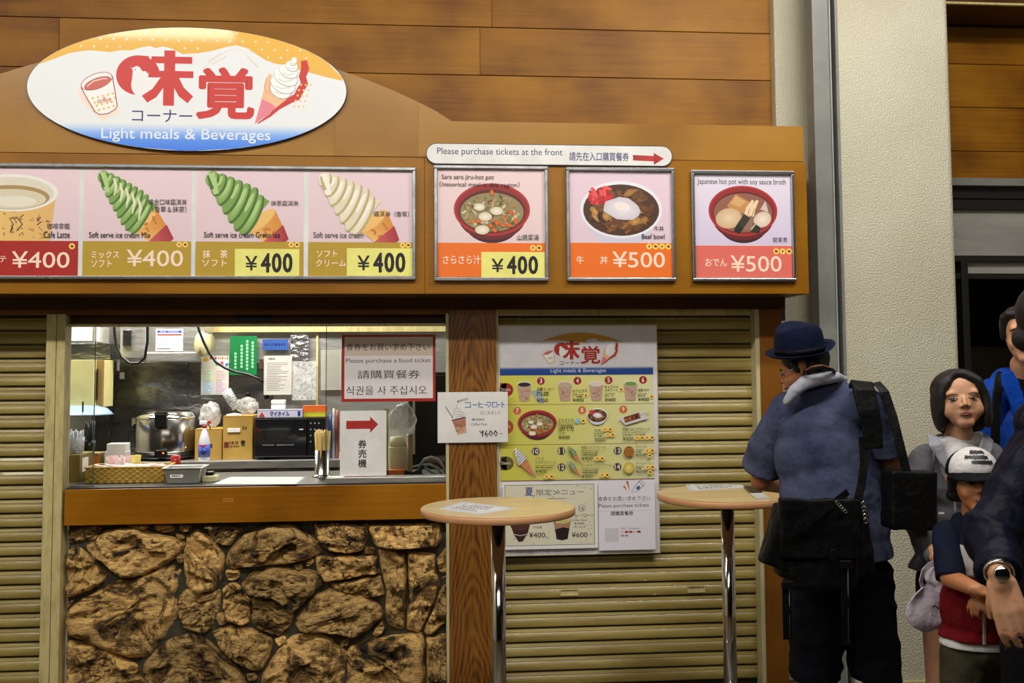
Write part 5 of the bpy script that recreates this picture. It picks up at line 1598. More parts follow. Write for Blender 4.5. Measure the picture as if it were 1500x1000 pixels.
# ---- spray bottle
def spray():
    Y = 6.70
    c = kit_at(300, Y, zb)
    t_ = thing('spray_bottle', c, 'white spray bottle with a red nozzle and blue label on the back counter', 'bottle')
    s_ = mpx(Y)
    plain('bottle_plastic', rgb(206, 208, 216), .3)
    H = at(300, 626, Y).z - zb
    MB().lathe([(0, 0), (7.5 * s_, 0), (8 * s_, .01), (8 * s_, H * .45), (7.4 * s_, H * .62), (4.5 * s_, H * .85), (3 * s_, H * .92), (2.8 * s_, H)], 24, c=tuple(c)).build('bottle', 'bottle_plastic', t_)
    plain('blue_label', rgb(60, 84, 180), .4); plain('red_plastic', rgb(180, 30, 24), .35)
    MB().lathe([(8.15 * s_, H * .12), (8.15 * s_, H * .5)], 24, c=tuple(c)).build('label', 'blue_label', t_)
    P = Print(lambda u, v, h: (c.x + (u - 300) * s_, c.y - 8.3 * s_ - h, c.z + H * .3 + (650 - v) * s_))
    P.marks(295, 646, 305, 650, rgb(210, 214, 236), 3); P.rect(294.5, 641, 305.5, 643.4, rgb(190, 60, 60)); P.build('print', t_)
    MB().lathe([(3.3 * s_, H), (3.3 * s_, H + .014), (2 * s_, H + .016)], 16, c=tuple(c)).build('collar', 'red_plastic', t_)
    MB().box(c.x - 7 * s_, c.x + 4 * s_, Y - .012, Y + .012, zb + H + .016, zb + H + .045).build('spray_head', 'white_plastic', t_, .006)
    MB().box(c.x + 4 * s_, c.x + 9 * s_, Y - .009, Y + .009, zb + H + .026, zb + H + .042).build('nozzle', 'red_plastic', t_, .003)
    MB().tube([c + Vector((4 * s_, 0, H + .022)), c + Vector((7.5 * s_, 0, H + .008)), c + Vector((8 * s_, 0, H - .012))], .004, 6).build('trigger', 'red_plastic', t_)
spray()
# ---- microwave
mw = thing('microwave_oven', kit_at(425, 6.72, zb), 'black microwave oven on the back counter under the foil box', 'microwave')
X0, X1, Z0, Z1 = pxrect(373, 611.5, 478, 668, 6.72)
Z0 = zb
MB().box(X0, X1, 6.72, 7.12, Z0 + .015, Z1).build('cabinet', 'black_plastic', mw, .004)
for x in (X0 + .04, X1 - .04):
    for y in (6.76, 7.08): MB().box(x - .015, x + .015, y - .015, y + .015, Z0, Z0 + .0149).build('foot', 'black_plastic', mw)
plain('oven_glass', (.012, .012, .014, 1), .07, coat=.5)
xd = at(449, 640, 6.7).x
MB().box(X0 + .004, xd, 6.70, 6.72, Z0 + .02, Z1 - .006).build('door', 'oven_glass', mw, .003)
MB().box(X0, X1, 6.712, 6.7195, Z1 - .005, Z1).build('chrome_strip', 'chrome', mw)
MB().box(xd + .004, X1 - .004, 6.705, 6.72, Z0 + .02, Z1 - .006).build('control_panel', 'black_plastic', mw, .002)
P = sign(373, 611.5, 478, 668, 6.6992)
P.marks(384, 650.2, 431, 652.8, rgb(170, 170, 170), 5); P.rect(438, 628, 444, 629.6, rgb(220, 220, 224)); P.build('print', mw)
P = sign(373, 611.5, 478, 668, 6.7045)
for k in range(10):
    P.ell(455 + (k % 3) * 6, 620 + (k // 3) * 9, 1.1, 1.1, rgb(170, 170, 174), n=8, up=False)
P.build('print', mw)
foil = carton(377, 599.5, 443, 611.3, 6.76, .06, 'long silver foil carton lying on the microwave', [('マイホイル', 395, 602, 424, 609.5, rgb(40, 44, 150), .03), ('1', 436, 602, 440, 609, rgb(30, 34, 140), .05), ('▲', 379, 603, 388, 610, rgb(190, 40, 40), 0)], 'foil_box', plain('foil_card', rgb(196, 196, 214), .4), zbot=Z1)
plain('orange_card', rgb(214, 100, 30), .5); plain('lime_card', rgb(196, 190, 50), .5)
carton(444, 603.5, 477, 611.3, 6.78, .07, 'flat yellow-green carton on the microwave', (), 'snack_box', 'lime_card', zbot=Z1)
zz = at(460, 603.4, 6.78).z
carton(443.5, 594, 477.5, 603, 6.78, .07, 'flat orange carton topmost on the microwave', (), 'snack_box', 'orange_card', zbot=zz)
for k, (y0, y1) in enumerate(((592.5, 599.3), (585.5, 592.2))):
    zt = at(407, y1, 6.8).z
    tag(px('wrapped_pack', 397, y0, 417.5, y1, 6.8, .06, 'white_paper', None, .006), ('lower' if k == 0 else 'upper') + ' small white wrapped pack on the foil carton', 'pack')
# ---- papers on the wall
def paper(x0, y0, x1, y1, name, label, col, fn=None, cat='notice', Y=YK - .035, gloss=.55):
    mt = plain('sheet_%02x' % (len(MATS)), col, gloss)
    o = tag(px(name, x0, y0, x1, y1, Y, .004, mt, None, 0), label, cat)
    if fn:
        P = sign(x0, y0, x1, y1, Y - .0005); fn(P); P.build('print', o)
    return o
def f_chart(P):
    P.rect(298, 523, 305, 529, rgb(220, 170, 60), up=False); P.marks(307, 522.5, 334, 527, rgb(200, 60, 80), 6)
    for i, c_ in enumerate((rgb(60, 170, 90), rgb(210, 80, 150), rgb(80, 110, 200))): P.ell(318 + i * 7, 533 - i * 1.5 + (i // 2) * 4, 2.6, 2.6, c_, n=10)
    for i in range(2):
        for j in range(2):
            P.rect(296 + i * 19.5, 542 + j * 18, 313.5 + i * 19.5, 557 + j * 18, (rgb(220, 236, 200), rgb(246, 214, 206), rgb(206, 226, 240), rgb(240, 210, 220))[i + 2 * j], up=False)
    P.up()
    for k in range(30):
        P.rect(297 + (k % 2) * 19.5, 543.5 + (k // 2) * 2.3, 297 + (k % 2) * 19.5 + rnd.uniform(8, 15), 544.1 + (k // 2) * 2.3, rgb(110, 130, 160), up=False)
paper(294.5, 521, 335, 578, 'nutrition_chart', 'pastel coloured chart on the steel wall beside the green bag', rgb(232, 230, 214), f_chart, 'poster')
def f_green(P):
    for i, (x, y0, y1) in enumerate(((345, 516, 545), (354, 505, 542), (362, 498, 545), (370, 500, 540))):
        for k in range(int((y1 - y0) / 5)):
            P.rect(x - 1.6, y0 + k * 5, x + 1.6, y0 + k * 5 + 3.6, rgb(150, 200, 160), up=False)
paper(336.5, 492, 376.5, 549, 'green_notice', 'green sheet with pale vertical writing on the kitchen wall', rgb(30, 120, 66), f_green, 'poster', YK - .045, .3)
paper(384.5, 497, 422, 512.5, 'blue_sticker', 'blue rectangular notice high on the steel kitchen wall', rgb(36, 76, 150), lambda P: P.marks(387, 502.6, 420, 507.4, rgb(24, 40, 110), 7), 'notice')
def f_note(P):
    P.marks(393, 524, 404, 527.5, rgb(60, 56, 56), 8)
    for k in range(17):
        P.rect(391, 531 + k * 2.5, 391 + rnd.uniform(16, 32), 531.7 + k * 2.5, rgb(110, 106, 102), up=False)
paper(386.5, 521, 427.5, 578, 'notice_paper', 'grey-white typed notice hanging over the microwave', rgb(196, 192, 184), f_note, 'notice', YK - .055)
paper(379, 526, 386, 540, 'photo_card', 'small dark brown card beside the typed notice', rgb(70, 46, 36), None, 'card')
plain('crinkled_foil', (.6, .6, .6, 1), .25, 1.0, bmp=.6, bscale=26, bdist=.02, stretch=(.5, 1, 1.6))
tag(px('foil_pouch', 425.5, 491, 452, 528, YK - .04, .012, 'crinkled_foil'), 'crinkled silver pouch pinned high beside the blue notice', 'pouch')
tag(px('plastic_sleeve', 428, 529, 463, 586, YK - .05, .004, 'thin_bag_film'), 'clear shiny plastic sleeve hanging under the silver pouch', 'sleeve')
def f_grid(P):
    for k in range(20): P.rect(474, 520 + k * 2.4, 497, 520.4 + k * 2.4, rgb(140, 136, 126), up=False)
paper(470, 512, 500, 571, 'schedule_sheet', 'grey ruled sheet on the wall beside the red-bordered sign', rgb(166, 162, 150), f_grid)
# dark fridge at the right
plain('dark_fridge', rgb(26, 26, 24), .35)
fr = thing('dark_refrigerator', kit_at(640, 6.5, 0), 'dark tall refrigerator behind the glass next to the wooden post', 'refrigerator')
X0f, X1f = at(598, 600, 6.5).x, at(700, 600, 6.5).x
MB().box(X0f, X1f, 6.5, 7.2, .1, at(640, 545, 6.5).z).build('body', 'dark_fridge', fr, .004)
MB().box(X0f + .004, X1f - .004, 6.47, 6.499, .14, at(640, 549, 6.5).z).build('door', 'dark_fridge', fr, .004)
MB().box(X0f + .03, X0f + .045, 6.44, 6.469, 1.1, 1.5).build('door_handle', 'brushed_steel', fr, .003)
MB().box(X0f, X1f, 6.52, 7.2, 0, .099).build('plinth', 'black_plastic', fr)
# bottles/pens between microwave and sign
for k, (x, w_, y0, c_, lb) in enumerate(((484, 2.6, 607, rgb(60, 70, 150), 'blue'), (489, 2.4, 598, rgb(180, 180, 176), 'pale grey'), (494, 2.8, 600, rgb(150, 70, 60), 'dull red'))):
    p = kit_at(x, 6.75, zb)
    h = at(x, y0, 6.75).z - zb
    tag(MB().lathe([(0, 0), (w_ * .0046, 0), (w_ * .0046, h * .8), (w_ * .003, h * .85), (w_ * .003, h), (0, h)], 12, c=tuple(p)).build('squeeze_bottle', plain('bottle_%d' % k, c_, .4)), 'thin %s bottle beside the microwave on the back counter' % lb, 'bottle')
# ================================================================ things on the front counter
zc = z_sill + .0042
def cpt(px_, py_): return atz(px_, py_, zc)
# straws in a clear cup on an olive box
bx_ = thing('cardboard_box', cpt(107, 710), 'olive cardboard box behind the glass holding up the straw cup', 'box')
p0 = Vector((at(95.5, 700, 5.2).x, 5.2, zc)); x1_ = at(116.5, 700, 5.2).x; zt_ = at(105, 666, 5.2).z
MB().box(p0.x - .05, x1_, 5.2, 5.42, zc, zt_).build('body', 'olive_card', bx_, .002)
MB().box(x1_ + .0003, x1_ + .0025, 5.23, 5.32, zc + .05, zt_ - .02).build('paper_label', 'white_paper', bx_)
b2_ = thing('cardboard_box', Vector((at(135, 690, 5.45).x, 5.45, zc)), 'small brown carton with an orange print behind the straw box', 'box')
MB().box(at(122, 690, 5.45).x, at(144, 690, 5.45).x, 5.45, 5.58, zc, at(135, 664, 5.45).z).build('body', 'olive_card', b2_, .002)
MB().box(at(137.5, 690, 5.45).x, at(143, 690, 5.45).x, 5.448, 5.4498, zc + .04, at(135, 668, 5.45).z).build('print', 'orange_card', b2_)
plain('straw_white', rgb(206, 210, 222), .35); plain('straw_black', rgb(22, 26, 26), .35); plain('straw_pink', rgb(214, 160, 168), .35)
def straw_cup(cx, Y, zbase, rpx, ytop, mat, label, n, stop, cupmat='clear_plastic_film', seed=1, cupname='drink_cup'):
    rn = random.Random(seed)
    c = Vector((at(cx, 650, Y).x, Y, zbase)); s_ = mpx(Y)
    h = at(cx, ytop, Y).z - zbase
    t_ = tag(MB().lathe([(0, 0), (rpx * .85 * s_, 0), (rpx * s_, h), (rpx * s_ * .97, h), (rpx * .82 * s_, .004), (0, .004)], 24, c=tuple(c)).build(cupname, cupmat), label + ' cup', 'cup')
    for k in range(n):
        a, q = rn.uniform(0, 6.28), math.sqrt(rn.random()) * rpx * .8 * s_
        b0 = c + Vector((q * math.cos(a), q * math.sin(a), .006))
        tp = b0 + Vector((rn.uniform(-.012, .012), rn.uniform(-.01, .01), at(cx, stop + rn.uniform(-2, 5), Y).z - zbase))
        o = MB().tube([b0, tp], .0042, 6).build('drinking_straw', mat)
        tag(o, label.replace('clear', '').strip() + ', one of its straws', 'straw', label)
    return t_
straw_cup(110, 5.30, zt_, 13, 640, 'straw_white', 'clear cup of pale straws on the olive box', 22, 632)
straw_cup(131, 5.51, at(135, 664, 5.45).z + .0005, 8, 645, 'straw_black', 'dark cup of black straws behind the pane', 14, 618, 'black_plastic', 2)
# white napkin box
nb = thing('napkin_box', Vector((at(167, 690, 5.5).x, 5.5, zc)), 'white napkin dispenser behind the straw basket', 'box')
nx0, nx1 = at(152, 690, 5.5).x, at(183, 690, 5.5).x
MB().box(nx0, nx1, 5.5, 5.6, zc, at(167, 661, 5.5).z).build('holder', 'white_plastic', nb, .004)
MB().box(nx0 + .01, nx1 - .002, 5.505, 5.595, at(167, 661, 5.5).z, at(167, 650, 5.5).z).build('napkins', 'white_paper', nb, .002)
# wicker basket: woven strands
plain('wicker', rgb(196, 160, 66), .55, c2=rgb(170, 132, 44), nscale=30)
plain('wicker_dark', rgb(164, 128, 50), .7)
bk0, bk1 = cpt(124, 708), cpt(236, 708)
yb0, yb1 = bk0.y + .01, bk0.y + .2
hb = at(180, 685, yb0).z - zc
bk = thing('wicker_basket', ((bk0.x + bk1.x) / 2, yb0, zc), 'long yellow wicker basket of pink sachets on the counter', 'basket')
MB().box(bk0.x + .01, bk1.x - .01, yb0 + .006, yb1 - .006, zc, zc + .004).build('base', 'wicker_dark', bk)
mb = MB()
rows = 6
for side in range(2):
    yy = yb0 if side == 0 else yb1
    mb.box(bk0.x + .006, bk1.x - .006, yy - .0005, yy + .001, zc + .002, zc + hb, 1)
for sx in (bk0.x, bk1.x):
    mb.box(sx - .0005, sx + .001, yb0, yb1, zc + .002, zc + hb, 1)
nst = 44
for r in range(rows):
    z = zc + hb * (r + .5) / rows
    for i in range(nst):
        xa2 = bk0.x + (bk1.x - bk0.x) * i / nst
        if (i // 2 + r) % 2 == 0:
            w2 = (bk1.x - bk0.x) / nst
            mb.box(xa2, xa2 + w2 * 1.02, yb0 - .004, yb0 + .0, z - hb / rows * .46, z + hb / rows * .46)
            mb.box(xa2, xa2 + w2 * 1.02, yb1, yb1 + .004, z - hb / rows * .46, z + hb / rows * .46)
    for i in range(10):
        if (i + r) % 2 == 0:
            for sx in (bk0.x - .004, bk1.x):
                mb.box(sx, sx + .004, yb0 + .019 * i, yb0 + .019 * (i + 1), z - hb / rows * .46, z + hb / rows * .46)
o = mb.build('woven_side', ['wicker', 'wicker_dark'], bk); o['kind'] = 'stuff'
mb = MB().box(bk0.x - .006, bk1.x + .006, yb0 - .006, yb0 + .004, zc + hb - .002, zc + hb + .006).box(bk0.x - .006, bk1.x + .006, yb1 - .004, yb1 + .006, zc + hb - .002, zc + hb + .006).box(bk0.x - .006, bk0.x + .004, yb0, yb1, zc + hb - .002, zc + hb + .006).box(bk1.x - .004, bk1.x + .006, yb0, yb1, zc + hb - .002, zc + hb + .006)
mb.build('rim', 'wicker', bk, .002)
# sachets
plain('sachet_pink', rgb(226, 182, 180), .4, c2=rgb(236, 220, 216), nscale=20); plain('sachet_white', rgb(236, 232, 228), .4)
rn = random.Random(12)
for k in range(64):
    x = rn.uniform(bk0.x + .05, bk1.x - .05); y = rn.uniform(yb0 + .03, yb1 - .03)
    lay = .045 + (k // 20) * .008 + .004 * rn.random()
    a = rn.uniform(-.5, .5) + (0 if rn.random() < .8 else 1.3)
    X = Matrix.Translation((x, y, zc + hb * .6 + lay * .5)) @ Matrix.Rotation(a, 4, 'Z') @ Matrix.Rotation(rn.uniform(-.15, .15), 4, 'Y')
    o = MB().box(-.045, .045, -.010, .010, -.003, .003, X=X).build('sugar_sachet', 'sachet_pink' if rn.random() < .7 else 'sachet_white')
    tag(o, 'thin stick sachet lying flat in the wicker basket', 'sachet', 'stick sachets lying in the wicker basket')
c = Vector((at(175, 690, 5.33).x, 5.33, zc + .012))
cup2 = tag(MB().lathe([(0, 0), (.05, 0), (.064, .075), (.061, .075), (.047, .004), (0, .004)], 24, c=tuple(c)).build('sachet_holder', 'clear_plastic_film'), 'clear holder packed with upright pink sachets in the basket', 'holder')
for k in range(44):
    a = k * .62; q = .056 * math.sqrt((k + .5) / 44)
    b0 = c + Vector((q * .75 * math.cos(a), q * .75 * math.sin(a), .006))
    tp = b0 + Vector((q * .5 * math.cos(a), q * .4 * math.sin(a), .098 + rn.uniform(-.008, .01)))
    o = MB().ribbon([b0, tp], .011, .003, (math.sin(a), 1, 0)).build('sugar_sachet', 'sachet_pink' if k % 6 else 'sachet_white')
    tag(o, 'pink stick sachet standing upright in the clear holder', 'sachet', 'upright sachets in the clear holder')
plain('yellow_sachet', rgb(232, 220, 130), .45)
for k in range(4):
    p = at(192 + k * 1.5, 690, 5.3)
    o = MB().ribbon([(p.x, 5.3 + k * .012, zc + .02), (p.x + .014, 5.3 + k * .012, zc + .125)], .022, .003, (0, 1, 0)).build('mustard_sachet', 'yellow_sachet')
    tag(o, 'pale yellow sachet standing beside the upright pink ones', 'sachet', 'pale yellow sachets in the basket')
# steel tray
t0, t1 = cpt(240, 709), cpt(290, 709)
yt0 = t0.y + .012; yt1 = yt0 + .15
ty = thing('steel_tray', ((t0.x + t1.x) / 2, yt0, zc), 'small deep steel tray with a white label beside the basket', 'tray')
ht = at(265, 685, yt0).z - zc
mb = MB()
o_ = [(t0.x - .006, yt0 - .004), (t1.x + .006, yt0 - .004), (t1.x + .006, yt1 + .004), (t0.x - .006, yt1 + .004)]
i_ = [(t0.x + .008, yt0 + .006), (t1.x - .008, yt0 + .006), (t1.x - .008, yt1 - .006), (t0.x + .008, yt1 - .006)]
vs = [(x, y, zc + ht) for x, y in o_] + [(x, y, zc + .001) for x, y in i_] + [(x + (.004 if k in (0, 3) else -.004), y + (.004 if k < 2 else -.004), zc + ht) for k, (x, y) in enumerate(o_)] + [(x, y, zc + .004) for x, y in i_]
fs = []
for k in range(4):
    k2 = (k + 1) % 4
    fs += [(k, k2, k2 + 4, k + 4), (k + 8, k2 + 8, k2, k), (k + 12, k2 + 12, k2 + 8, k + 8)]
fs += [(4, 5, 6, 7), (12, 13, 14, 15)]
mb.add(vs, fs).build('tray', 'brushed_steel', ty, .002)
mb = MB()
mb.box(t0.x - .014, t1.x + .014, yt0 - .012, yt0 - .003, zc + ht - .003, zc + ht).box(t0.x - .014, t1.x + .014, yt1 + .003, yt1 + .012, zc + ht - .003, zc + ht).box(t0.x - .014, t0.x - .005, yt0 - .003, yt1 + .003, zc + ht - .003, zc + ht).box(t1.x + .005, t1.x + .014, yt0 - .003, yt1 + .003, zc + ht - .003, zc + ht)
mb.build('rim', 'brushed_steel', ty)
P = sign(248, 694, 269, 702, yt0 - .003)
P.rect(249, 695, 268, 699.6, WHITE); P.marks(252, 695.8, 265, 699, rgb(60, 60, 60), 9); P.build('label', ty)
# jar with red cap
jc = Vector((at(257, 690, 5.46).x, 5.46, zc))
jr = thing('spice_jar', jc, 'small jar with a bright red cap behind the steel tray', 'jar')
hj = at(257, 684, 5.46).z - zc
plain('jar_body', rgb(150, 70, 40), .3)
MB().lathe([(0, 0), (.022, 0), (.024, .006), (.024, hj - .01), (.02, hj)], 20, c=tuple(jc)).build('jar', 'jar_body', jr)
MB().lathe([(.024, hj), (.0255, hj + .004), (.0255, at(257, 667, 5.46).z - zc), (0, at(257, 666, 5.46).z - zc)], 20, c=tuple(jc)).build('cap', 'red_plastic', jr)
# small white block (bell / stamp)
wb = thing('call_button', cpt(300, 706), 'small cream call button block beside the steel tray', 'button')
p = cpt(296, 706)
MB().box(p.x, p.x + .07, p.y, p.y + .07, zc, zc + .03).build('base', 'cream_trim', wb, .004)
MB().box(p.x + .012, p.x + .05, p.y + .02, p.y + .06, zc + .03, zc + .05).build('button', 'black_plastic', wb, .004)
# white mat with blue border
mt = thing('counter_mat', cpt(380, 705), 'cream sheet with a blue border lying flat on the counter', 'mat')
q = [cpt(*a) for a in ((309, 709.3), (435, 709.3), (449, 698.5), (336, 698.5))]
plain('mat_blue', rgb(110, 130, 160), .5); plain('mat_cream', rgb(214, 206, 180), .5)
cen = sum(q, Vector()) / 4
for nme, k, z, m_ in (('sheet', 1.0, .0012, 'mat_blue'), ('print', .94, .0016, 'mat_cream')):
    vv = [cen + (p - cen) * k for p in q]
    MB().add([(v.x, v.y, zc + .0002) for v in vv] + [(v.x, v.y, zc + z) for v in vv], [(0, 1, 2, 3), (4, 5, 6, 7), (0, 1, 5, 4), (1, 2, 6, 5), (2, 3, 7, 6), (3, 0, 4, 7)]).build(nme, m_, mt)
# chopstick cup
cc_ = cpt(471, 699)
cc_.y += .03
cs = thing('chopstick_cup', cc_, 'steel cylinder holder on a round foot beside the white sheet', 'cup')
s5 = mpx(cc_.y)
hcc = at(471, 659, cc_.y).z - zc
MB().lathe([(0, 0), (14 * s5, 0), (14 * s5, .006), (11 * s5, .012), (10.5 * s5, .014), (10.5 * s5, hcc), (10 * s5, hcc), (10 * s5, .016), (0, .016)], 32, c=tuple(cc_)).build('cup', 'polished_steel', cs)
plain('chopstick_wood', rgb(246, 222, 156), .55, c2=rgb(230, 202, 130), nscale=20)
for k in range(16):
    a = k * 2.39996; q_ = 8.6 * s5 * math.sqrt((k + .5) / 16)
    b0 = cc_ + Vector((q_ * math.cos(a) * .9, q_ * math.sin(a) * .9, .02))
    tp = b0 + Vector((q_ * math.cos(a) * .45, q_ * math.sin(a) * .4, at(471, 630 + rn.uniform(-1, 3), cc_.y).z - zc - .02))
    o = MB().ribbon([b0, tp], [.008, .015], .007, (math.sin(a + .5), math.cos(a), 0)).build('chopsticks', 'chopstick_wood')
    tag(o, 'pair of disposable chopsticks standing in the steel cylinder holder', 'chopsticks', 'chopsticks in the steel holder')
# steel ledge under the glass
lg = MB().box(at(477, 705, Y_POST).x, at(653.5, 705, Y_POST).x, Y_POST + .014, Y_POST + .10, z_sill + .0042, at(560, 699, Y_POST).z).build('window_ledge', 'brushed_steel', None, .002)
tag(lg, 'raised steel ledge at the foot of the sliding glass', 'ledge')
# paper cup stack behind glass
yk = 5.22
c = Vector((at(583, 690, yk).x, yk, zc))
ck = thing('paper_cup_stack', c, 'tall stack of upturned pale paper cups behind the glass', 'cups')
s5 = mpx(yk)
plain('paper_cup', rgb(214, 200, 164), .6)
ztop = at(583, 654, yk).z - zc
npc = 26
cm = None
for k in range(npc):
    z = ztop * k / npc
    if cm is None:
        o = MB().lathe([(13.2 * s5, 0), (13.8 * s5, .002), (13.2 * s5, .0045), (12.4 * s5, ztop / npc * 1.02)], 24).build('paper_cup', 'paper_cup', ck)
        cm = o.data
    else:
        o = bpy.data.objects.new('paper_cup', cm); COL.objects.link(o); o.parent = ck; o.matrix_parent_inverse = ck.matrix_world.inverted()
    o.location = c + Vector((0, 0, z))
MB().lathe([(12.4 * s5, ztop), (11 * s5, ztop + .05), (0, ztop + .05)], 24, c=tuple(c)).build('paper_cup', 'paper_cup', ck)
bag('plastic_bag', 590, 615, 19, 24, 5.24, .05, 'thin_bag_film', 'clear plastic bag over the stack of paper cups behind the glass', 11)
st = tag(MB().box(at(563, 650, 5.1).x, at(569, 650, 5.1).x, 5.1, 5.106, zc + .02, at(566, 598, 5.1).z).build('paper_strip', 'yellow_sachet'), 'pale yellow ruled strip beside the arrow card behind the glass', 'strip')
P = Print(lambda u, v, h: (at(569, 650, 5.1).x - u, 5.0995 - h, zc + v))
for k in range(34): P.rect(0.001, .03 + k * .0095, .012, .033 + k * .0095, rgb(110, 90, 40), up=False)
P.build('print', st)
plain('oak_strip', rgb(150, 112, 56), .5)
tag(MB().box(at(598, 650, 5.3).x, at(604, 650, 5.3).x, 5.3, 5.33, zc, at(600, 612, 5.3).z).build('wooden_stick', 'oak_strip'), 'upright wooden strip behind the bagged paper cups', 'strip')
tag(MB().box(at(566, 694, 5.10).x, at(592, 694, 5.10).x, 5.10, 5.155, zc, zc + .05).build('orange_box', 'orange_card', None, .002), 'small orange carton at the foot of the paper cups', 'box')
pg = thing('power_strip', at(604, 692, 5.12), 'black plug block with grey cables behind the glass by the post', 'power strip')
pz_ = zc + .05
p = Vector((at(597, 690, 5.13).x, 5.13, pz_))
MB().box(-.03, .03, -.02, .02, -.018, .018, X=Matrix.Translation(p + Vector((.01, 0, -.028))) @ Matrix.Rotation(.3, 4, 'Y')).build('plug', 'black_plastic', pg, .005)
MB().box(-.02, .02, -.02, .02, -.02, .02, X=Matrix.Translation(p + Vector((.055, .01, -.022))) @ Matrix.Rotation(-.4, 4, 'Y')).build('plug', 'black_plastic', pg, .005)
for pts, m_ in ((((612, 694), (616, 680), (622, 672), (632, 669), (642, 673), (650, 684), (654, 697)), 'grey_cable'), (((604, 684), (616, 681), (630, 680), (642, 686), (648, 697)), 'grey_cable'), (((622, 684), (630, 690), (640, 695), (652, 697)), 'grey_cable'), (((613, 695), (616, 688), (618, 681)), 'black_cable')):
    MB().tube([at(a, b2, 5.13) for a, b2 in pts], .0065 if m_[0] == 'g' else .009, 8).build('cable', m_, pg)
# ================================================================ standing tables
def table(px_, py_, label, H=1.1, r=.305):
    c = atz(px_, py_, H)
    t_ = thing('standing_table', (c.x, c.y, 0), label, 'table', 'standing tables before the shutter')
    th = .027
    MB().lathe([(r - .011, -.001), (r - .004, 0)], 72, c=(c.x, c.y, H), smooth=False).build('table_top', 'table_top_laminate', t_)
    MB().lathe([(r - .01, -.0012), (r - .002, -.0012), (r + .001, -.004), (r + .001, -th + .003), (r - .002, -th), (0, -th)], 72, c=(c.x, c.y, H)).build('edge_band', 'table_edge_band', t_)
    MB().lathe([(0, 0), (.09, 0), (.09, -.006), (.032, -.012), (0, -.012)], 32, c=(c.x, c.y, H - th - .0005)).build('mounting_plate', 'black_paint', t_)
    MB().lathe([(.0285, .02), (.0285, H - th - .013)], 32, c=(c.x, c.y, 0)).build('pole', 'chrome', t_)
    MB().lathe([(0, 0), (.21, 0), (.215, .006), (.2, .014), (.05, .028), (.0286, .04)], 48, c=(c.x, c.y, 0)).build('base', 'chrome', t_)
    return c
T1 = table(729.5, 742, 'standing table whose round pale top overlaps the wooden post')
T2 = table(1065, 722.5, 'standing table where the man in the hat leans his elbow', r=.30)
def flat(name, quad, Z, col, label, cat, th=.0006, lines=0, mat=None):
    q = [atz(x, y, Z) for x, y in quad]
    vs = [(p.x, p.y, Z + .0002) for p in q] + [(p.x, p.y, Z + .0002 + th) for p in q]
    o = MB().add(vs, [(3, 2, 1, 0), (4, 5, 6, 7), (0, 1, 5, 4), (1, 2, 6, 5), (2, 3, 7, 6), (3, 0, 4, 7)]).build(name, mat or plain('c_' + name, col, .5))
    tag(o, label, cat)
    if lines:
        P = Print(lambda u, v, h: tuple(q[0].lerp(q[1], u).lerp(q[3].lerp(q[2], u), v) + Vector((0, 0, th + .0004 + h))), 1e-5)
        for k in range(lines):
            v = .16 + .7 * k / lines
            P.marks(.14 + .03 * (k % 2), v, .14 + .7 * (.75 + .25 * ((k * 7) % 3) / 2), v + .45 / lines, rgb(60, 60, 84), k + 3)
        P.rect(.03, .04, .97, .055, rgb(120, 160, 200), up=False); P.rect(.03, .945, .97, .96, rgb(120, 160, 200), up=False); P.rect(.03, .04, .045, .96, rgb(120, 160, 200), up=False); P.rect(.955, .04, .97, .96, rgb(120, 160, 200), up=False)
        P.build('print', o)
    return o
flat('table_notice', ((676, 734.5), (757, 744.5), (703, 753.5), (643, 746)), 1.1, rgb(222, 222, 220), 'white notice taped on the table by the wooden post', 'notice', lines=5)
flat('table_notice', ((1004.5, 709.5), (1086, 709.5), (1096, 714), (1011, 719)), 1.1, rgb(222, 222, 220), 'white notice on the table under the elbow of the man in the hat', 'notice', lines=4)
ph = flat('smartphone', ((1089, 714), (1107, 714.5), (1117, 722.5), (1099, 723.5)), 1.1, None, 'dark phone lying on the table beside the elbow', 'phone', .008, mat='black_plastic')
flat('folded_ticket', ((1098, 724), (1117, 723.5), (1127, 731), (1108, 732)), 1.1, rgb(206, 206, 200), 'small folded white papers beside the phone on the table', 'paper', .006)
# ================================================================ people
RS = 1.0
def cap(p0, p1, r0, r1=None):
    return ('c', Vector(p0), Vector(p1), r0 * RS, (r0 if r1 is None else r1) * RS)
def elp(c, r, rot=(0, 0, 0)):
    return ('e', Vector(c), tuple(q * RS for q in r), rot)
def bxp(c, h, rot=(0, 0, 0)):
    return ('b', Vector(c), tuple(q * RS for q in h), rot)
def prim_mesh(prims):
    mb = MB()
    for p in prims:
        if p[0] == 'c':
            _, a, b2, ra, rb = p
            d = b2 - a
            L = max(d.length, 1e-5)
            q = d.to_track_quat('Z', 'Y').to_matrix().to_4x4() if d.length > 1e-6 else Matrix.Identity(4)
            prof = [(max(ra * math.sin(R(t)), .0003), -ra * math.cos(R(t))) for t in (2, 22, 45, 68, 90)] + [(max(rb * math.sin(R(t)), .0003), L + rb * math.cos(R(t))) for t in (90, 68, 45, 22, 2)]
            mb.lathe(prof, 14, X=Matrix.Translation(a) @ q)
        elif p[0] == 'b':
            _, c, r, rot = p
            mb.box(-r[0], r[0], -r[1], r[1], -r[2], r[2], X=Matrix.Translation(c) @ Euler(rot).to_matrix().to_4x4())
        else:
            _, c, r, rot = p
            prof = [(max(math.sin(R(t)), .0003), -math.cos(R(t))) for t in (1, 15, 30, 45, 60, 75, 90, 105, 120, 135, 150, 165, 179)]
            X = Matrix.Translation(c) @ Euler(rot).to_matrix().to_4x4() @ Matrix.Diagonal((r[0], r[1], r[2], 1))
            mb.lathe(prof, 20, X=X)
    return mb
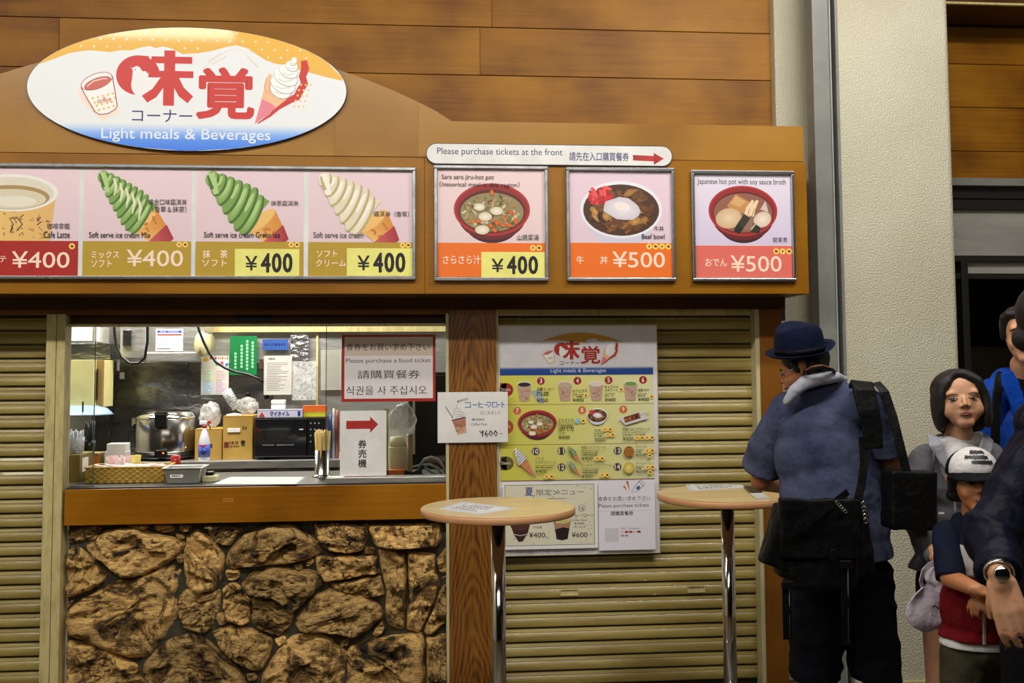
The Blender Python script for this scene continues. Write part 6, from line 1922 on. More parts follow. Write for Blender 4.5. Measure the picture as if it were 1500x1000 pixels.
def solid(prims, voxel, smooth=5, cuts=()):
    o = prim_mesh(prims).build('tmp', [])
    rm = o.modifiers.new('r', 'REMESH'); rm.mode = 'VOXEL'; rm.voxel_size = voxel
    sm = o.modifiers.new('s', 'SMOOTH'); sm.iterations = smooth; sm.factor = .5
    dg = bpy.context.evaluated_depsgraph_get()
    me = bpy.data.meshes.new_from_object(o.evaluated_get(dg))
    old = o.data
    bpy.data.objects.remove(o); bpy.data.meshes.remove(old)
    if cuts:
        bm = bmesh.new(); bm.from_mesh(me)
        for co, no in cuts:
            bmesh.ops.bisect_plane(bm, geom=bm.verts[:] + bm.edges[:] + bm.faces[:], plane_co=co, plane_no=no, clear_outer=True)
            ed = [e for e in bm.edges if e.is_boundary]
            bmesh.ops.holes_fill(bm, edges=ed, sides=0)
        bm.to_mesh(me); bm.free()
    return me
def organic(name, groups, mat, parent, voxel=.01, smooth=5, wr=0.0, wscale=(9, 9, 5), seed=0, fold=0.0):
    """one mesh; groups: list of (prims, cuts)"""
    V, Fs = [], []
    for prims, cuts in groups:
        me = solid(prims, voxel, smooth, cuts)
        k = len(V)
        nr = [v.normal.copy() for v in me.vertices]
        for i, v in enumerate(me.vertices):
            co = v.co.copy()
            if wr:
                p = Vector((co.x * wscale[0], co.y * wscale[1], co.z * wscale[2])) + Vector((seed, seed * .7, 0))
                n_ = noise.noise(p) + .5 * noise.noise(p * 2.3)
                rdg = 1 - abs(noise.noise(p * 1.3 + Vector((5, 3, 1)))) * 3.2
                co += nr[i] * (n_ * wr + max(0, rdg) * fold)
            V.append(co)
        Fs += [tuple(j + k for j in p.vertices) for p in me.polygons]
        bpy.data.meshes.remove(me)
    me = bpy.data.meshes.new(name)
    me.from_pydata([tuple(v) for v in V], [], Fs)
    me.polygons.foreach_set('use_smooth', [True] * len(Fs))
    me.update()
    return link(name, me, parent, [mat])
def fabric(name, c, c2=None, ns=9.0, rough=.85, b=.3, bs=260, sheen=.1, lo=.3, hi=.7):
    m_ = plain(name, c, rough, c2=c2, nscale=ns, bmp=.55, bscale=(bs if bs < 60 else 15), bdist=.022, sheen=0, lo=lo, hi=hi)
    m_.node_tree.nodes['Principled BSDF'].inputs['Specular IOR Level'].default_value = .15
    return m_
def skin_mat(name, c, c2):
    m = plain(name, c, .5, c2=c2, nscale=14, bmp=.1, bscale=300, bdist=.001)
    b = m.node_tree.nodes['Principled BSDF']
    b.inputs['Subsurface Weight'].default_value = .12
    b.inputs['Subsurface Radius'].default_value = (.012, .005, .003)
    return m
skin_mat('skin', rgb(214, 162, 126), rgb(202, 146, 110)); skin_mat('skin_tan', rgb(196, 132, 86), rgb(180, 116, 74)); skin_mat('lip', rgb(186, 114, 98), rgb(174, 102, 88))
plain('black_hair', rgb(12, 10, 10), .5, c2=rgb(20, 16, 15), nscale=60, stretch=(6, 6, .6), bmp=.6, bscale=80, bdist=.004)
plain('eye_white', rgb(168, 158, 150), .3); plain('eye_dark', rgb(20, 14, 12), .15)
def hand(wrist, d, nrm, s_=1.0, curl=(25, 35, 30), side=1, spread=.1, thumb=(.55, .7, .35)):
    """palm, four unequal fingers bent towards nrm, and a thumb leaving the side"""
    s_ = s_ / 1.0
    d = Vector(d).normalized(); nrm = Vector(nrm); nrm = (nrm - d * nrm.dot(d)).normalized(); sd = d.cross(nrm).normalized() * side
    w_ = Vector(wrist)
    P_ = [cap(w_ - d * .02 * s_, w_ + d * .015 * s_, .024 * s_, .023 * s_)]
    for k in range(4):
        u = (k - 1.5) * .0195 * s_
        P_.append(cap(w_ + d * .012 * s_ + sd * u * .7, w_ + d * (.082 - abs(k - 1.2) * .004) * s_ + sd * u, .0145 * s_, .0112 * s_))
    ln = (.044, .049, .046, .036)
    for k in range(4):
        u = (k - 1.5) * .0205 * s_
        p = w_ + d * (.084 - abs(k - 1.2) * .004) * s_ + sd * u
        ang = 0
        dd = (d + sd * (k - 1.5) * spread).normalized()
        for j, (f_, r_) in enumerate(((1, .0098), (.68, .0088), (.52, .0078))):
            ang += R(curl[j] + (k - 1.5) * 3)
            v = dd * math.cos(ang) + nrm * math.sin(ang)
            q = p + v * ln[k] * f_ * s_
            P_.append(cap(p, q, r_ * s_, r_ * .9 * s_))
            p = q
    tb = w_ + d * .022 * s_ - sd * .022 * s_
    tv = (d * thumb[0] - sd * thumb[1] + nrm * thumb[2]).normalized()
    t1 = tb + tv * .042 * s_
    tv2 = (tv + d * .5 + nrm * .35).normalized()
    P_ += [cap(tb, t1, .0145 * s_, .0112 * s_), cap(t1, t1 + tv2 * .032 * s_, .0112 * s_, .0085 * s_)]
    return P_
class Head:
    """local axes: x to the figure's left, -y out of the face, z up; size 1 = 0.225 m from chin to crown"""
    def __init__(s, c, yaw, pitch, roll, k=1.0, wide=1.0):
        s.c, s.k, s.wide = Vector(c), k, wide
        s.M = Matrix.Rotation(R(yaw), 3, 'Z') @ Matrix.Rotation(R(pitch), 3, 'X') @ Matrix.Rotation(R(roll), 3, 'Y')
        s.e = s.M.to_euler()
    def p(s, x, y, z):
        return s.c + s.M @ Vector((x * s.wide, y, z)) * s.k
    def E(s, c, r):
        return ('e', s.p(*c), (r[0] * s.k * s.wide, r[1] * s.k, r[2] * s.k), s.e)
    def C(s, a, b2, r0, r1=None):
        return ('c', s.p(*a), s.p(*b2), r0 * s.k, (r0 if r1 is None else r1) * s.k)
    def flesh(s, ears=True):
        L = [s.E((0, .012, .032), (.074, .092, .082)), s.E((0, -.024, -.02), (.062, .062, .07)), s.E((0, -.03, -.055), (.05, .05, .045)),
             s.C((-.012, -.062, -.088), (.012, -.062, -.088), .019), s.E((.034, -.052, -.03), (.026, .024, .028)), s.E((-.034, -.052, -.03), (.026, .024, .028)),
             s.C((-.04, -.066, .022), (.04, -.066, .022), .013), s.C((0, -.086, .006), (0, -.1, -.022), .0055, .0085), s.E((.010, -.092, -.028), (.0068, .008, .006)), s.E((-.010, -.092, -.028), (.0068, .008, .006)),
             s.E((0, -.076, -.052), (.024, .012, .013))]
        if ears:
            for q in (-1, 1):
                L += [s.C((q * .074, .004, .016), (q * .08, .018, .02), .010, .012), s.C((q * .08, .016, .016), (q * .074, .006, -.022), .010, .007)]
        return L
    def features(s, parent, brow=.0035, eye_open=.0055, mouth_w=.021, smile=0.0, look=0.0):
        def add(name, prims, mat, vox=None):
            prim_mesh(prims).build(name, mat, parent)
        for q in (-1, 1):
            x = q * .031
            add('eye', [s.E((x, -.0795, .0), (.0135, .006, eye_open))], 'eye_white')
            add('iris', [s.E((x + look, -.0835, .0), (.0066, .0035, eye_open * .98))], 'eye_dark')
            add('eyelid', [s.C((x - .015, -.0795, .001), (x, -.0845, eye_open + .0012), .0018), s.C((x, -.0845, eye_open + .0012), (x + .015, -.0795, .001), .0018)], 'eye_dark')
            add('eyebrow', [s.C((x - q * .014, -.0835, .0165), (x, -.083, .021), brow), s.C((x, -.083, .021), (x + q * .018, -.073, .0165), brow * .9, brow * .4)], 'black_hair')
        for dz, r_ in ((-.0515, .0042), (-.0585, .0052)):
            add('lip', [s.C((-mouth_w, -.083, dz * .5 - .0275 + smile), (0, -.0915, dz), r_ * .55, r_), s.C((0, -.0915, dz), (mouth_w, -.083, dz * .5 - .0275 + smile), r_, r_ * .55)], 'lip')
        add('lip', [s.C((-mouth_w * .9, -.0865, -.055 + smile), (0, -.096, -.0548), .0012), s.C((0, -.096, -.0548), (mouth_w * .9, -.0865, -.055 + smile), .0012)], 'eye_dark')
        for q in (-1, 1):
            add('nostril', [s.E((q * .0062, -.0985, -.0325), (.0028, .003, .0018))], 'eye_dark')
def seg(*pr):
    """chain of (point, radius)"""
    return [cap(a[0], b2[0], a[1], b2[1]) for a, b2 in zip(pr, pr[1:])]
DN = Vector((0, 0, -1))
# ---------------------------------------------------------------- man in the blue hat, seen from behind
YA = 3.75
DA = -0.33
RS = 0.92
def A(x, y, Y=YA): return at(x, y, Y + DA)
pa = thing('person', (A(1225, 900).x, YA + DA + .02, 0), 'person from behind in a navy hat and blue shirt leaning on the standing table', 'person')
fabric('blue_chambray', rgb(88, 94, 120), rgb(48, 54, 80), 7, .9, .4, 300, .15); fabric('navy_cloth', rgb(13, 14, 24), rgb(9, 10, 17)); fabric('black_nylon', rgb(10, 10, 11), rgb(17, 17, 18), 20, .5, .5, 120, .05)
fabric('grey_towel', rgb(190, 192, 202), rgb(170, 172, 184), 40, .95, .8, 220); fabric('hat_felt', rgb(13, 22, 50), rgb(11, 18, 42), 9)
hA = Head(A(1177, 541, 3.80), -122, 14, 0, .89)
shl, shr = A(1146, 612, 3.86), A(1285, 606, 3.70)
elb = A(1114, 704, 3.97)
elr = A(1309, 694, 3.76)
body = hA.flesh() + [cap(A(1186, 560, 3.82), A(1200, 600, 3.84), .056, .058),
    cap(shl, shr, .052), elp(A(1215, 650, 3.82), (.17, .10, .18)), elp(A(1222, 760, 3.82), (.16, .10, .2)), elp(A(1230, 830, 3.82), (.16, .10, .11))]
hwl = A(1150, 716, 4.20); hwl.z = 1.17
hwr = A(1235, 716, 4.10); hwr.z = 1.17
body += seg((shl, .055), (A(1128, 660, 3.94), .05), (elb, .042), (hwl, .028)) + hand(hwl, (1, .35, .0), (0, .2, -1), .98, (20, 30, 25), 1)
body += seg((shr, .055), (A(1300, 655, 3.72), .048), (elr, .040), (hwr, .028)) + hand(hwr, (-1, .25, .0), (0, .2, -1), .98, (20, 30, 25), -1)
def leg(hip, knee, ank, toe, k=1.0):
    return seg((hip, .088 * k), (knee, .058 * k), (knee.lerp(ank, .35), .055 * k), (ank, .036 * k)) + [cap(ank + Vector((0, 0, -.02)), Vector(toe) , .04 * k, .03 * k)]
kl, kr = A(1200, 985, 3.80), A(1284, 985, 3.78)
al_, ar_ = Vector((kl.x - .01, 3.82 + DA, .08)), Vector((kr.x + .01, 3.78 + DA, .08))
body += leg(A(1198, 850, 3.80), kl, al_, (al_.x - .03, al_.y + .16, .035)) + leg(A(1266, 850, 3.79), kr, ar_, (ar_.x, ar_.y + .16, .035))
organic('body', [(body, ())], 'skin_tan', pa, .009, 4)
hA.features(pa)
organic('hair', [([hA.E((0, .018, .036), (.081, .098, .08)), hA.C((-.05, .06, -.01), (.05, .06, -.01), .035), hA.C((-.04, .065, -.035), (.04, .065, -.035), .028), hA.C((.07, -.02, .03), (.073, -.01, .0), .012), hA.C((-.07, -.02, .03), (-.073, -.01, .0), .012)], ())], 'black_hair', pa, .006, 3, .002, (60, 60, 20))
# glasses arm
MB().tube([hA.p(.078, .01, .012), hA.p(.072, -.07, .004), hA.p(.03, -.098, 0), hA.p(-.03, -.098, 0), hA.p(-.072, -.07, .004), hA.p(-.078, .01, .012)], .002, 6).build('glasses', 'steel_frame', pa)
# shirt
sleeve_l = ([cap(A(1156, 600, 3.84), A(1126, 655, 3.93), .078, .080), cap(A(1126, 655, 3.93), A(1114, 700, 3.99), .080, .084)], [(A(1118, 683, 3.97), (A(1114, 706, 4.02) - A(1128, 655, 3.93)))])
sleeve_r = ([cap(A(1276, 598, 3.70), A(1296, 650, 3.71), .070, .066), cap(A(1296, 650, 3.71), A(1304, 700, 3.74), .066, .066)], [(A(1303, 662, 3.72), (A(1304, 700, 3.74) - A(1294, 640, 3.71)))])
trunk = ([cap(A(1150, 606, 3.85), A(1280, 598, 3.70), .070), cap(A(1178, 590, 3.81), A(1245, 584, 3.76), .055), elp(A(1212, 630, 3.80), (.20, .125, .13)), elp(A(1213, 670, 3.80), (.215, .15, .19)), elp(A(1220, 720, 3.79), (.21, .16, .22)), elp(A(1226, 770, 3.79), (.205, .16, .2)), elp(A(1236, 820, 3.78), (.195, .155, .2)), cap(A(1184, 574, 3.80), A(1216, 570, 3.80), .064)], [(A(1230, 821, 3.7), (.02, 0, -1))])
organic('shirt', [trunk, sleeve_l, sleeve_r], 'blue_chambray', pa, .009, 9, .006, (7, 7, 3.5), 3, .003)
organic('collar_towel', [(seg((A(1153, 588, 3.74), .018), (A(1164, 572, 3.725), .024), (A(1180, 560, 3.715), .027), (A(1202, 554, 3.715), .026), (A(1224, 552, 3.73), .022), (A(1236, 556, 3.80), .016)), ())], 'grey_towel', pa, .005, 4, .002, (30, 30, 30))
MB().ribbon([A(1176, 546, 3.70), A(1188, 539, 3.66), A(1203, 536, 3.665), A(1220, 542, 3.70), A(1232, 552, 3.76)], .016, .003, [(0, -1, .5)] * 5).build('camera_strap', 'black_nylon', pa)
P = Print(lambda u, v, h: tuple(A(u, v, 3.656 + (u - 1190) * .0004) + Vector((0, -h, 0))))
MB().ribbon([A(1180, 542, 3.68), A(1190, 536.5, 3.655), A(1204, 534.5, 3.658), A(1218, 539, 3.69)], .003, .003, (0, -1, .5)).build('strap_edge', plain('orange_trim', rgb(150, 90, 50), .6), pa)
# shorts
sh = []
for hp, kn, q in ((A(1197, 850, 3.80), A(1196, 1000, 3.80), -1), (A(1268, 850, 3.78), A(1284, 1000, 3.77), 1)):
    sh += seg((hp, .10), (hp.lerp(kn, .55), .098), (kn, .094))
organic('shorts', [([elp(A(1232, 835, 3.79), (.19, .145, .1))] + sh, [(A(1240, 991, 3.79), (0, 0, -1))])], 'navy_cloth', pa, .009, 4, .006, (6, 6, 9), 9, .008)
for q in (al_, ar_):
    organic('shoe', [([cap((q.x, q.y - .05, .05), (q.x, q.y + .15, .04), .045, .038), cap((q.x, q.y - .04, .08), (q.x, q.y, .07), .045)], [(Vector((0, 0, .002)), (0, 0, -1))])], 'black_nylon', pa, .008, 3)
# hat
ha = thing('fedora_hat', hA.c, 'navy felt hat with a black band worn by the man at the table', 'hat')
hc_ = A(1172, 517, 3.80)
HX = Matrix.Translation(hc_) @ Matrix.Diagonal((.93, .93, .93, 1)) @ Matrix.Rotation(R(-8), 4, 'Y') @ Matrix.Rotation(R(8), 4, 'X')
mb = MB()
n = 48
rings = []
for (r_, z, ky) in ((.085, -.008, 1), (.092, -.004, 1), (.118, .000, 1), (.136, .010, 1), (.139, .013, 1), (.118, .004, 1), (.096, .002, 1), (.094, .012, 1), (.093, .04, 1), (.088, .08, 1), (.083, .105, 1), (.076, .114, 1), (.055, .112, 1), (.02, .102, 1), (.001, .100, 1)):
    ring = []
    for i in range(n):
        a = 2 * math.pi * i / n
        ex = 1.0 if r_ < .1 else .93
        x, y = r_ * math.cos(a) * ex, r_ * 1.1 * math.sin(a)
        zz_ = z
        if r_ > .11: zz_ += .022 * max(0, math.cos(a)) ** 2 - .004 * max(0, -math.cos(a))
        if z > .09: zz_ += -.01 * math.cos(a * 2) * (r_ / .08) - .006
        ring.append((x, y, zz_))
    rings += ring
nr_ = len(rings) // n
mb.add(rings, [(j * n + i, j * n + (i + 1) % n, (j + 1) * n + (i + 1) % n, (j + 1) * n + i) for j in range(nr_ - 1) for i in range(n)] + [tuple((nr_ - 1) * n + i for i in range(n))], 0, True, HX)
mb.build('crown_and_brim', 'hat_felt', ha)
MB().lathe([(.0955, .006), (.0958, .026), (.0945, .027)], 48, X=HX, sy=1.1).build('hat_band', 'black_nylon', ha)
# ---- hip bag with strap
bg = thing('messenger_bag', A(1195, 790, 3.56), 'big black nylon messenger bag hanging behind the hip of the man in the hat', 'bag')
YB = 3.56
organic('bag_body', [([bxp(A(1197, 790, YB + .01), (.150, .045, .125), (0, .02, 0)), bxp(A(1150, 790, YB + .01), (.065, .04, .10), (0, .3, 0)), bxp(A(1250, 790, YB + .02), (.05, .045, .12), (0, -.12, 0)), bxp(A(1200, 838, YB), (.12, .05, .05))], [(A(1200, 722, YB), (-.05, 0, 1))])], 'black_nylon', bg, .007, 5, .004, (9, 9, 6), 5, .004)
organic('front_flap', [([bxp(A(1200, 774, YB - .04), (.145, .018, .105), (0, .03, 0))], ())], 'black_nylon', bg, .006, 5, .003, (10, 10, 6), 8, .003)
MB().ribbon([A(1264, 640, 3.60), A(1266, 680, 3.575), A(1262, 710, 3.56), A(1256, 735, 3.54)], .028, .004, (0, -1, 0)).build('strap', 'black_nylon', bg)
pad = [A(1258, 566, 3.70), A(1262, 560, 3.655), A(1266, 572, 3.615), A(1272, 600, 3.595), A(1278, 630, 3.59), A(1280, 657, 3.59)]
MB().ribbon(pad, [.07, .075, .078, .074, .068, .062], .014, [(0, .3, 1), (0, -.6, 1), (0, -1, .5), (0, -1, 0), (0, -1, 0), (0, -1, 0)]).build('shoulder_pad', 'black_nylon', bg, .004)
MB().ribbon([A(1242, 720, 3.52), A(1215, 742, 3.50), A(1180, 768, 3.485), A(1150, 790, 3.50)], .022, .003, (0, -1, 0)).build('cross_strap', 'black_nylon', bg)
plain('pale_thread', rgb(120, 120, 116), .6)
for x, y0, y1 in ((1152, 850, 936), (1238, 820, 944)):
    MB().ribbon([A(x, y0, 3.50), A(x + 1, (y0 + y1) / 2, 3.50), A(x + 2, y1, 3.51)], .03, .003, (0, -1, 0)).build('dangling_strap', 'black_nylon', bg)
    MB().box(A(x, y0, 3.5).x - .02, A(x, y0, 3.5).x + .02, 3.488 + DA, 3.5 + DA, A(x, y0 + 12, 3.5).z, A(x, y0, 3.5).z).build('buckle', 'black_plastic', bg, .003)
    MB().tube([A(x + 4, y0 + 4, 3.495), A(x + 5, y1 - 2, 3.505)], .0009, 5).build('strap_edge', 'pale_thread', bg)
MB().box(A(1197, 0, 3.5).x - .009, A(1197, 0, 3.5).x + .009, 3.48 + DA, 3.49 + DA, A(1197, 822, 3.48).z, A(1197, 805, 3.48).z).build('buckle', 'black_plastic', bg, .002)
for k in range(5):
    c = A(1264.5 + k * .8, 738 + k * 6, 3.515)
    MB().tube([c + Vector((.007 * math.cos(t_ * .785), -.002, .009 * math.sin(t_ * .785))) for t_ in range(9)], .0018, 5, caps=False).build('chain_link', 'chrome', bg)
for k in range(5):
    c = A(1226 + k * 3, 736 + k * 3.2, 3.49)
    MB().tube([c + Vector((.006 * math.cos(t_ * .785), -.002, .005 * math.sin(t_ * .785))) for t_ in range(9)], .0014, 5, caps=False).build('chain_link', 'steel_frame', bg)
# ---- side bag
sb = thing('shoulder_bag', A(1335, 760, 3.66), 'boxy black shoulder bag with a white tag between the hat man and the girl', 'bag')
organic('bag_body', [([bxp(A(1331, 731, 3.59), (.085, .05, .105), (0, .04, 0))], ())], 'black_nylon', sb, .006, 5, .002, (14, 14, 10), 2, .002)
MB().ribbon([A(1276, 564, 3.70), A(1284, 560, 3.67), A(1296, 574, 3.635), A(1308, 610, 3.60), A(1318, 650, 3.57), A(1329, 695, 3.55)], .030, .004, [(0, .2, 1), (0, -.8, 1), (0, -1, .3), (0, -1, 0), (0, -1, 0), (0, -1, 0)]).build('strap', 'black_nylon', sb)
MB().box(A(1354, 0, 3.53).x - .009, A(1354, 0, 3.53).x + .009, 3.524 + DA, 3.528 + DA, A(1350, 753, 3.53).z, A(1350, 745, 3.61).z).build('white_tag', 'white_paper', sb)
RS = 1.0
# ---------------------------------------------------------------- girl in the grey hoodie
YG = 3.4
def G_(x, y, Y=YG): return at(x, y, Y)
pg_ = thing('person', (G_(1400, 900).x, YG, 0), 'person with a black bob and grey zip hoodie over a white shirt before the column', 'person')
fabric('grey_jersey', rgb(112, 112, 116), rgb(98, 98, 102), 12); fabric('hood_lining', rgb(158, 158, 166), rgb(146, 146, 154), 12); fabric('white_cotton', rgb(222, 218, 218), None, 9, .8); fabric('black_cloth', rgb(14, 14, 18), rgb(20, 20, 24))
hG = Head(G_(1406, 586, 3.37), -20, -6, -5, .91, 1.18)
gl_, gr_ = G_(1352, 676, 3.42), G_(1450, 672, 3.42)
gw = G_(1374, 816, 3.22)
ge = G_(1346, 768, 3.36)
body = hG.flesh(False) + [hG.E((0, -.036, -.058), (.050, .046, .040))] + [hG.E((q * .036, -.046, -.042), (.027, .030, .030)) for q in (-1, 1)] + [cap(G_(1404, 628, 3.39), G_(1405, 655, 3.42), .047, .052), cap(gl_, gr_, .034), elp(G_(1403, 700, 3.43), (.10, .07, .12)), elp(G_(1403, 780, 3.43), (.10, .07, .14)), elp(G_(1403, 850, 3.43), (.11, .08, .09))]
body += seg((gl_, .034), (ge, .032), (gw, .024)) + hand(gw + Vector((.008, 0, -.008)), (.75, -.45, -.35), (.1, .2, -1), .85, (40, 55, 40), -1)
grw = Vector((gr_.x + .02, 3.36, gr_.z - .42))
body += seg((gr_, .042), (Vector((gr_.x + .03, 3.42, gr_.z - .24)), .036), (grw, .024)) + hand(grw, (0, 0, -1), (-1, 0, 0), .85)
for q, x in ((-1, 1380), (1, 1424)):
    kn = Vector((G_(x, 900).x, 3.42, .46)); an = Vector((kn.x, 3.45, .08))
    body += leg(G_(x, 860, 3.42), kn, an, (an.x, an.y - .14, .035), .86)
    organic('shoe', [([cap((an.x, an.y + .03, .05), (an.x, an.y - .14, .04), .04, .034)], [(Vector((0, 0, .002)), (0, 0, -1))])], 'white_cotton', pg_, .008, 3)
organic('body', [(body, ())], 'skin', pg_, .0055, 3)
hG.features(pg_, .0016, .0034, .016, -.002, -.003)
hair = [hG.E((0, .026, .042), (.086, .094, .084)), hG.E((0, .045, -.045), (.082, .058, .070)), hG.C((-.05, .05, -.095), (.05, .05, -.095), .03)]
for q in (-1, 1):
    hair += [hG.E((q * .073, .0, -.03), (.020, .055, .088)), hG.E((q * .070, -.026, -.06), (.017, .03, .058)), hG.C((q * .012, -.052, .098), (q * .056, -.056, .066), .018, .017), hG.C((q * .056, -.056, .066), (q * .073, -.046, .01), .017, .015), hG.C((q * .073, -.046, .01), (q * .071, -.046, -.06), .015, .013)]
hair += [hG.C((-.035, -.072, .070), (-.060, -.066, .025), .012, .010), hG.C((-.060, -.066, .025), (-.064, -.058, -.04), .011, .010)]
organic('hair', [(hair, ())], 'black_hair', pg_, .005, 16, .001, (50, 50, 5), 2)
trunk = ([cap(G_(1356, 672, 3.43), G_(1448, 668, 3.43), .054), cap(G_(1380, 650, 3.45), G_(1430, 648, 3.45), .036), elp(G_(1402, 710, 3.42), (.142, .108, .13)), elp(G_(1396, 780, 3.42), (.148, .108, .15)), elp(G_(1392, 840, 3.42), (.15, .11, .10))], [(G_(1390, 832, 3.4), (0, 0, -1))])
sl = (seg((G_(1352, 676, 3.43), .056), (G_(1346, 720, 3.40), .054), (G_(1347, 768, 3.36), .050), (G_(1366, 806, 3.27), .043), (G_(1376, 822, 3.225), .037)), [(G_(1372, 816, 3.235), (gw - ge))])
srr = (seg((Vector(gr_), .055), (Vector((gr_.x + .035, 3.42, gr_.z - .24)), .048), (Vector((gr_.x + .02, 3.38, gr_.z - .4)), .04)), ())
organic('hoodie', [trunk, sl, srr], 'grey_jersey', pg_, .008, 5, .005, (8, 8, 5), 4, .006)
organic('white_shirt', [([elp(G_(1407, 688, 3.345), (.066, .066, .10)), cap(G_(1382, 650, 3.385), G_(1430, 648, 3.385), .03), elp(G_(1406, 668, 3.375), (.072, .065, .06))], ())], 'white_cotton', pg_, .006, 4, .003, (9, 9, 9))
for q, pts in ((-1, [(1366, 638), (1370, 652), (1382, 674), (1398, 698)]), (1, [(1448, 640), (1444, 655), (1436, 674), (1426, 694)])):
    MB().ribbon([G_(x, y, 3.325 - k * .010 + (.03 if k == 0 else 0)) for k, (x, y) in enumerate(pts)], [.04, .046, .036, .018], .010, (0, -1, .2)).build('hood_edge', 'hood_lining', pg_, .005)
MB().ribbon([G_(1398, 690, 3.296), G_(1399, 760, 3.30), G_(1399, 828, 3.30)], .008, .003, (0, -1, 0)).build('zipper', 'hood_lining', pg_)
for x, y1 in ((1368, 692), (1430, 690)):
    MB().tube([G_(x, 655, 3.30), G_(x - 1, y1, 3.30)], .003, 6).build('drawstring', 'grey_jersey', pg_)
organic('shorts', [([elp(G_(1400, 848, 3.42), (.138, .10, .09)), cap(G_(1376, 850, 3.42), G_(1376, 930, 3.42), .08), cap(G_(1424, 850, 3.42), G_(1424, 930, 3.42), .08)], [(G_(1400, 906, 3.4), (0, 0, -1))])], 'black_cloth', pg_, .009, 4, .003)
# cap in her hand
YC2 = 3.14
fabric('pale_cotton', rgb(190, 178, 188), rgb(176, 164, 174), 8, .85)
cpk = thing('baseball_cap', G_(1375, 880, YC2), 'pale pinkish white cap held by its strap in the hand of the girl', 'cap')
organic('crown', [([elp(G_(1382, 862, YC2), (.046, .058, .066), (0, .5, 0)), elp(G_(1372, 846, YC2), (.028, .045, .035))], ())], 'pale_cotton', cpk, .005, 3, .004, (20, 20, 20), 6, .005)
mb = MB()
pts = [(1351, 862), (1340, 872), (1330, 886), (1327, 898), (1331, 910), (1341, 920), (1354, 926), (1366, 924), (1377, 914), (1386, 902), (1391, 890)]
inner = [(1356, 858 + k * 3.2) for k in range(11)]
inner = [(1356 + 3.3 * k, 858 + 3.1 * k) for k in range(11)]
vs, fs = [], []
for k in range(11):
    for j in range(4):
        t_ = j / 3
        x, y = inner[k][0] + (pts[k][0] - inner[k][0]) * t_, inner[k][1] + (pts[k][1] - inner[k][1]) * t_
        vs.append(G_(x, y, YC2 - .035 - .03 * t_ + .02 * abs(k - 5) / 5))
for k in range(10):
    for j in range(3):
        a = k * 4 + j
        fs.append((a, a + 1, a + 5, a + 4))
o = mb.add(vs, fs, 0, True).build('brim', 'pale_cotton', cpk)
so_ = o.modifiers.new('s', 'SOLIDIFY'); so_.thickness = .004
MB().ribbon([G_(1352, 862, YC2 - .02), G_(1349, 850, YC2 - .03), G_(1353, 836, YC2 - .03), G_(1362, 827, YC2 - .02), G_(1374, 823, YC2 - .01)], .018, .003, (.5, -1, .2)).build('strap', 'pale_cotton', cpk)
P = Print(lambda u, v, h: tuple(G_(u, v, YC2 - .0) + Vector((0, -.066 - h, 0))))
MB().tube([G_(1366, 889, YC2 - .058), G_(1370, 887, YC2 - .06), G_(1374, 891, YC2 - .06), G_(1378, 890, YC2 - .058)], .0022, 5).build('embroidery', 'black_cloth', cpk)
# ---------------------------------------------------------------- boy with the printed cap
YB2 = 3.02
def B_(x, y, Y=YB2): return at(x, y, Y)
pb = thing('person', (B_(1440, 900).x, YB2, 0), 'person, a small child in a navy, white and red jacket and khaki shorts', 'person')
fabric('navy_jersey', rgb(24, 30, 50), rgb(18, 24, 42)); fabric('red_jersey', rgb(120, 18, 26), rgb(104, 14, 22)); fabric('khaki_cloth', rgb(66, 64, 46), rgb(56, 54, 40)); fabric('cream_jersey', rgb(190, 184, 176), rgb(178, 172, 164))
hB = Head(B_(1426, 708, 3.0), -14, -6, 0, .86, 1.02)
bl_, br_ = B_(1388, 784, 3.04), B_(1476, 784, 3.04)
bw = B_(1432, 864, 2.86)
be = B_(1392, 846, 2.97)
body = hB.flesh() + [cap(B_(1428, 742, 3.02), B_(1430, 768, 3.04), .040, .045), cap(bl_, br_, .04), elp(B_(1434, 815, 3.04), (.11, .08, .12)), elp(B_(1436, 890, 3.04), (.105, .08, .13)), elp(B_(1438, 945, 3.04), (.11, .085, .08))]
body += seg((bl_, .036), (be, .031), (bw, .021)) + hand(bw, (1, -.3, -.2), (0, .3, -1), .72, (35, 45, 35), -1)
bre, brw = B_(1490, 850, 3.0), B_(1462, 868, 2.9)
body += seg((br_, .036), (bre, .031), (brw, .021)) + hand(brw, (-1, -.3, -.2), (0, .3, -1), .72, (35, 45, 35), 1)
for q, x in ((-1, 1412), (1, 1464)):
    kn = Vector((B_(x, 900).x, 3.03, .36)); an = Vector((kn.x, 3.06, .07))
    body += leg(B_(x, 960, 3.04), kn, an, (an.x, an.y - .12, .03), .74)
    organic('shoe', [([cap((an.x, an.y + .02, .045), (an.x, an.y - .12, .036), .036, .03)], [(Vector((0, 0, .002)), (0, 0, -1))])], 'black_cloth', pb, .008, 3)
organic('body', [(body, ())], 'skin_tan', pb, .0055, 3)
hB.features(pb, .0028, .005, .018, 0, 0)
organic('hair', [([hB.E((0, .022, .03), (.081, .095, .075)), hB.C((-.078, -.01, .02), (-.076, .0, -.03), .014, .01), hB.C((.078, -.01, .02), (.076, .0, -.03), .014, .01), hB.C((-.05, .06, -.04), (.05, .06, -.04), .03)], ())], 'black_hair', pb, .005, 3, .002, (50, 50, 8), 2)
trunk_b = [cap(B_(1392, 786, 3.04), B_(1474, 786, 3.04), .048), cap(B_(1408, 764, 3.05), B_(1452, 762, 3.05), .03), elp(B_(1433, 820, 3.03), (.125, .10, .11)), elp(B_(1436, 890, 3.03), (.125, .105, .13)), elp(B_(1437, 935, 3.03), (.13, .105, .08))]
zA, zB_, zC_ = B_(1430, 803, 2.93).z, B_(1430, 846, 2.93).z, B_(1430, 944, 2.93).z
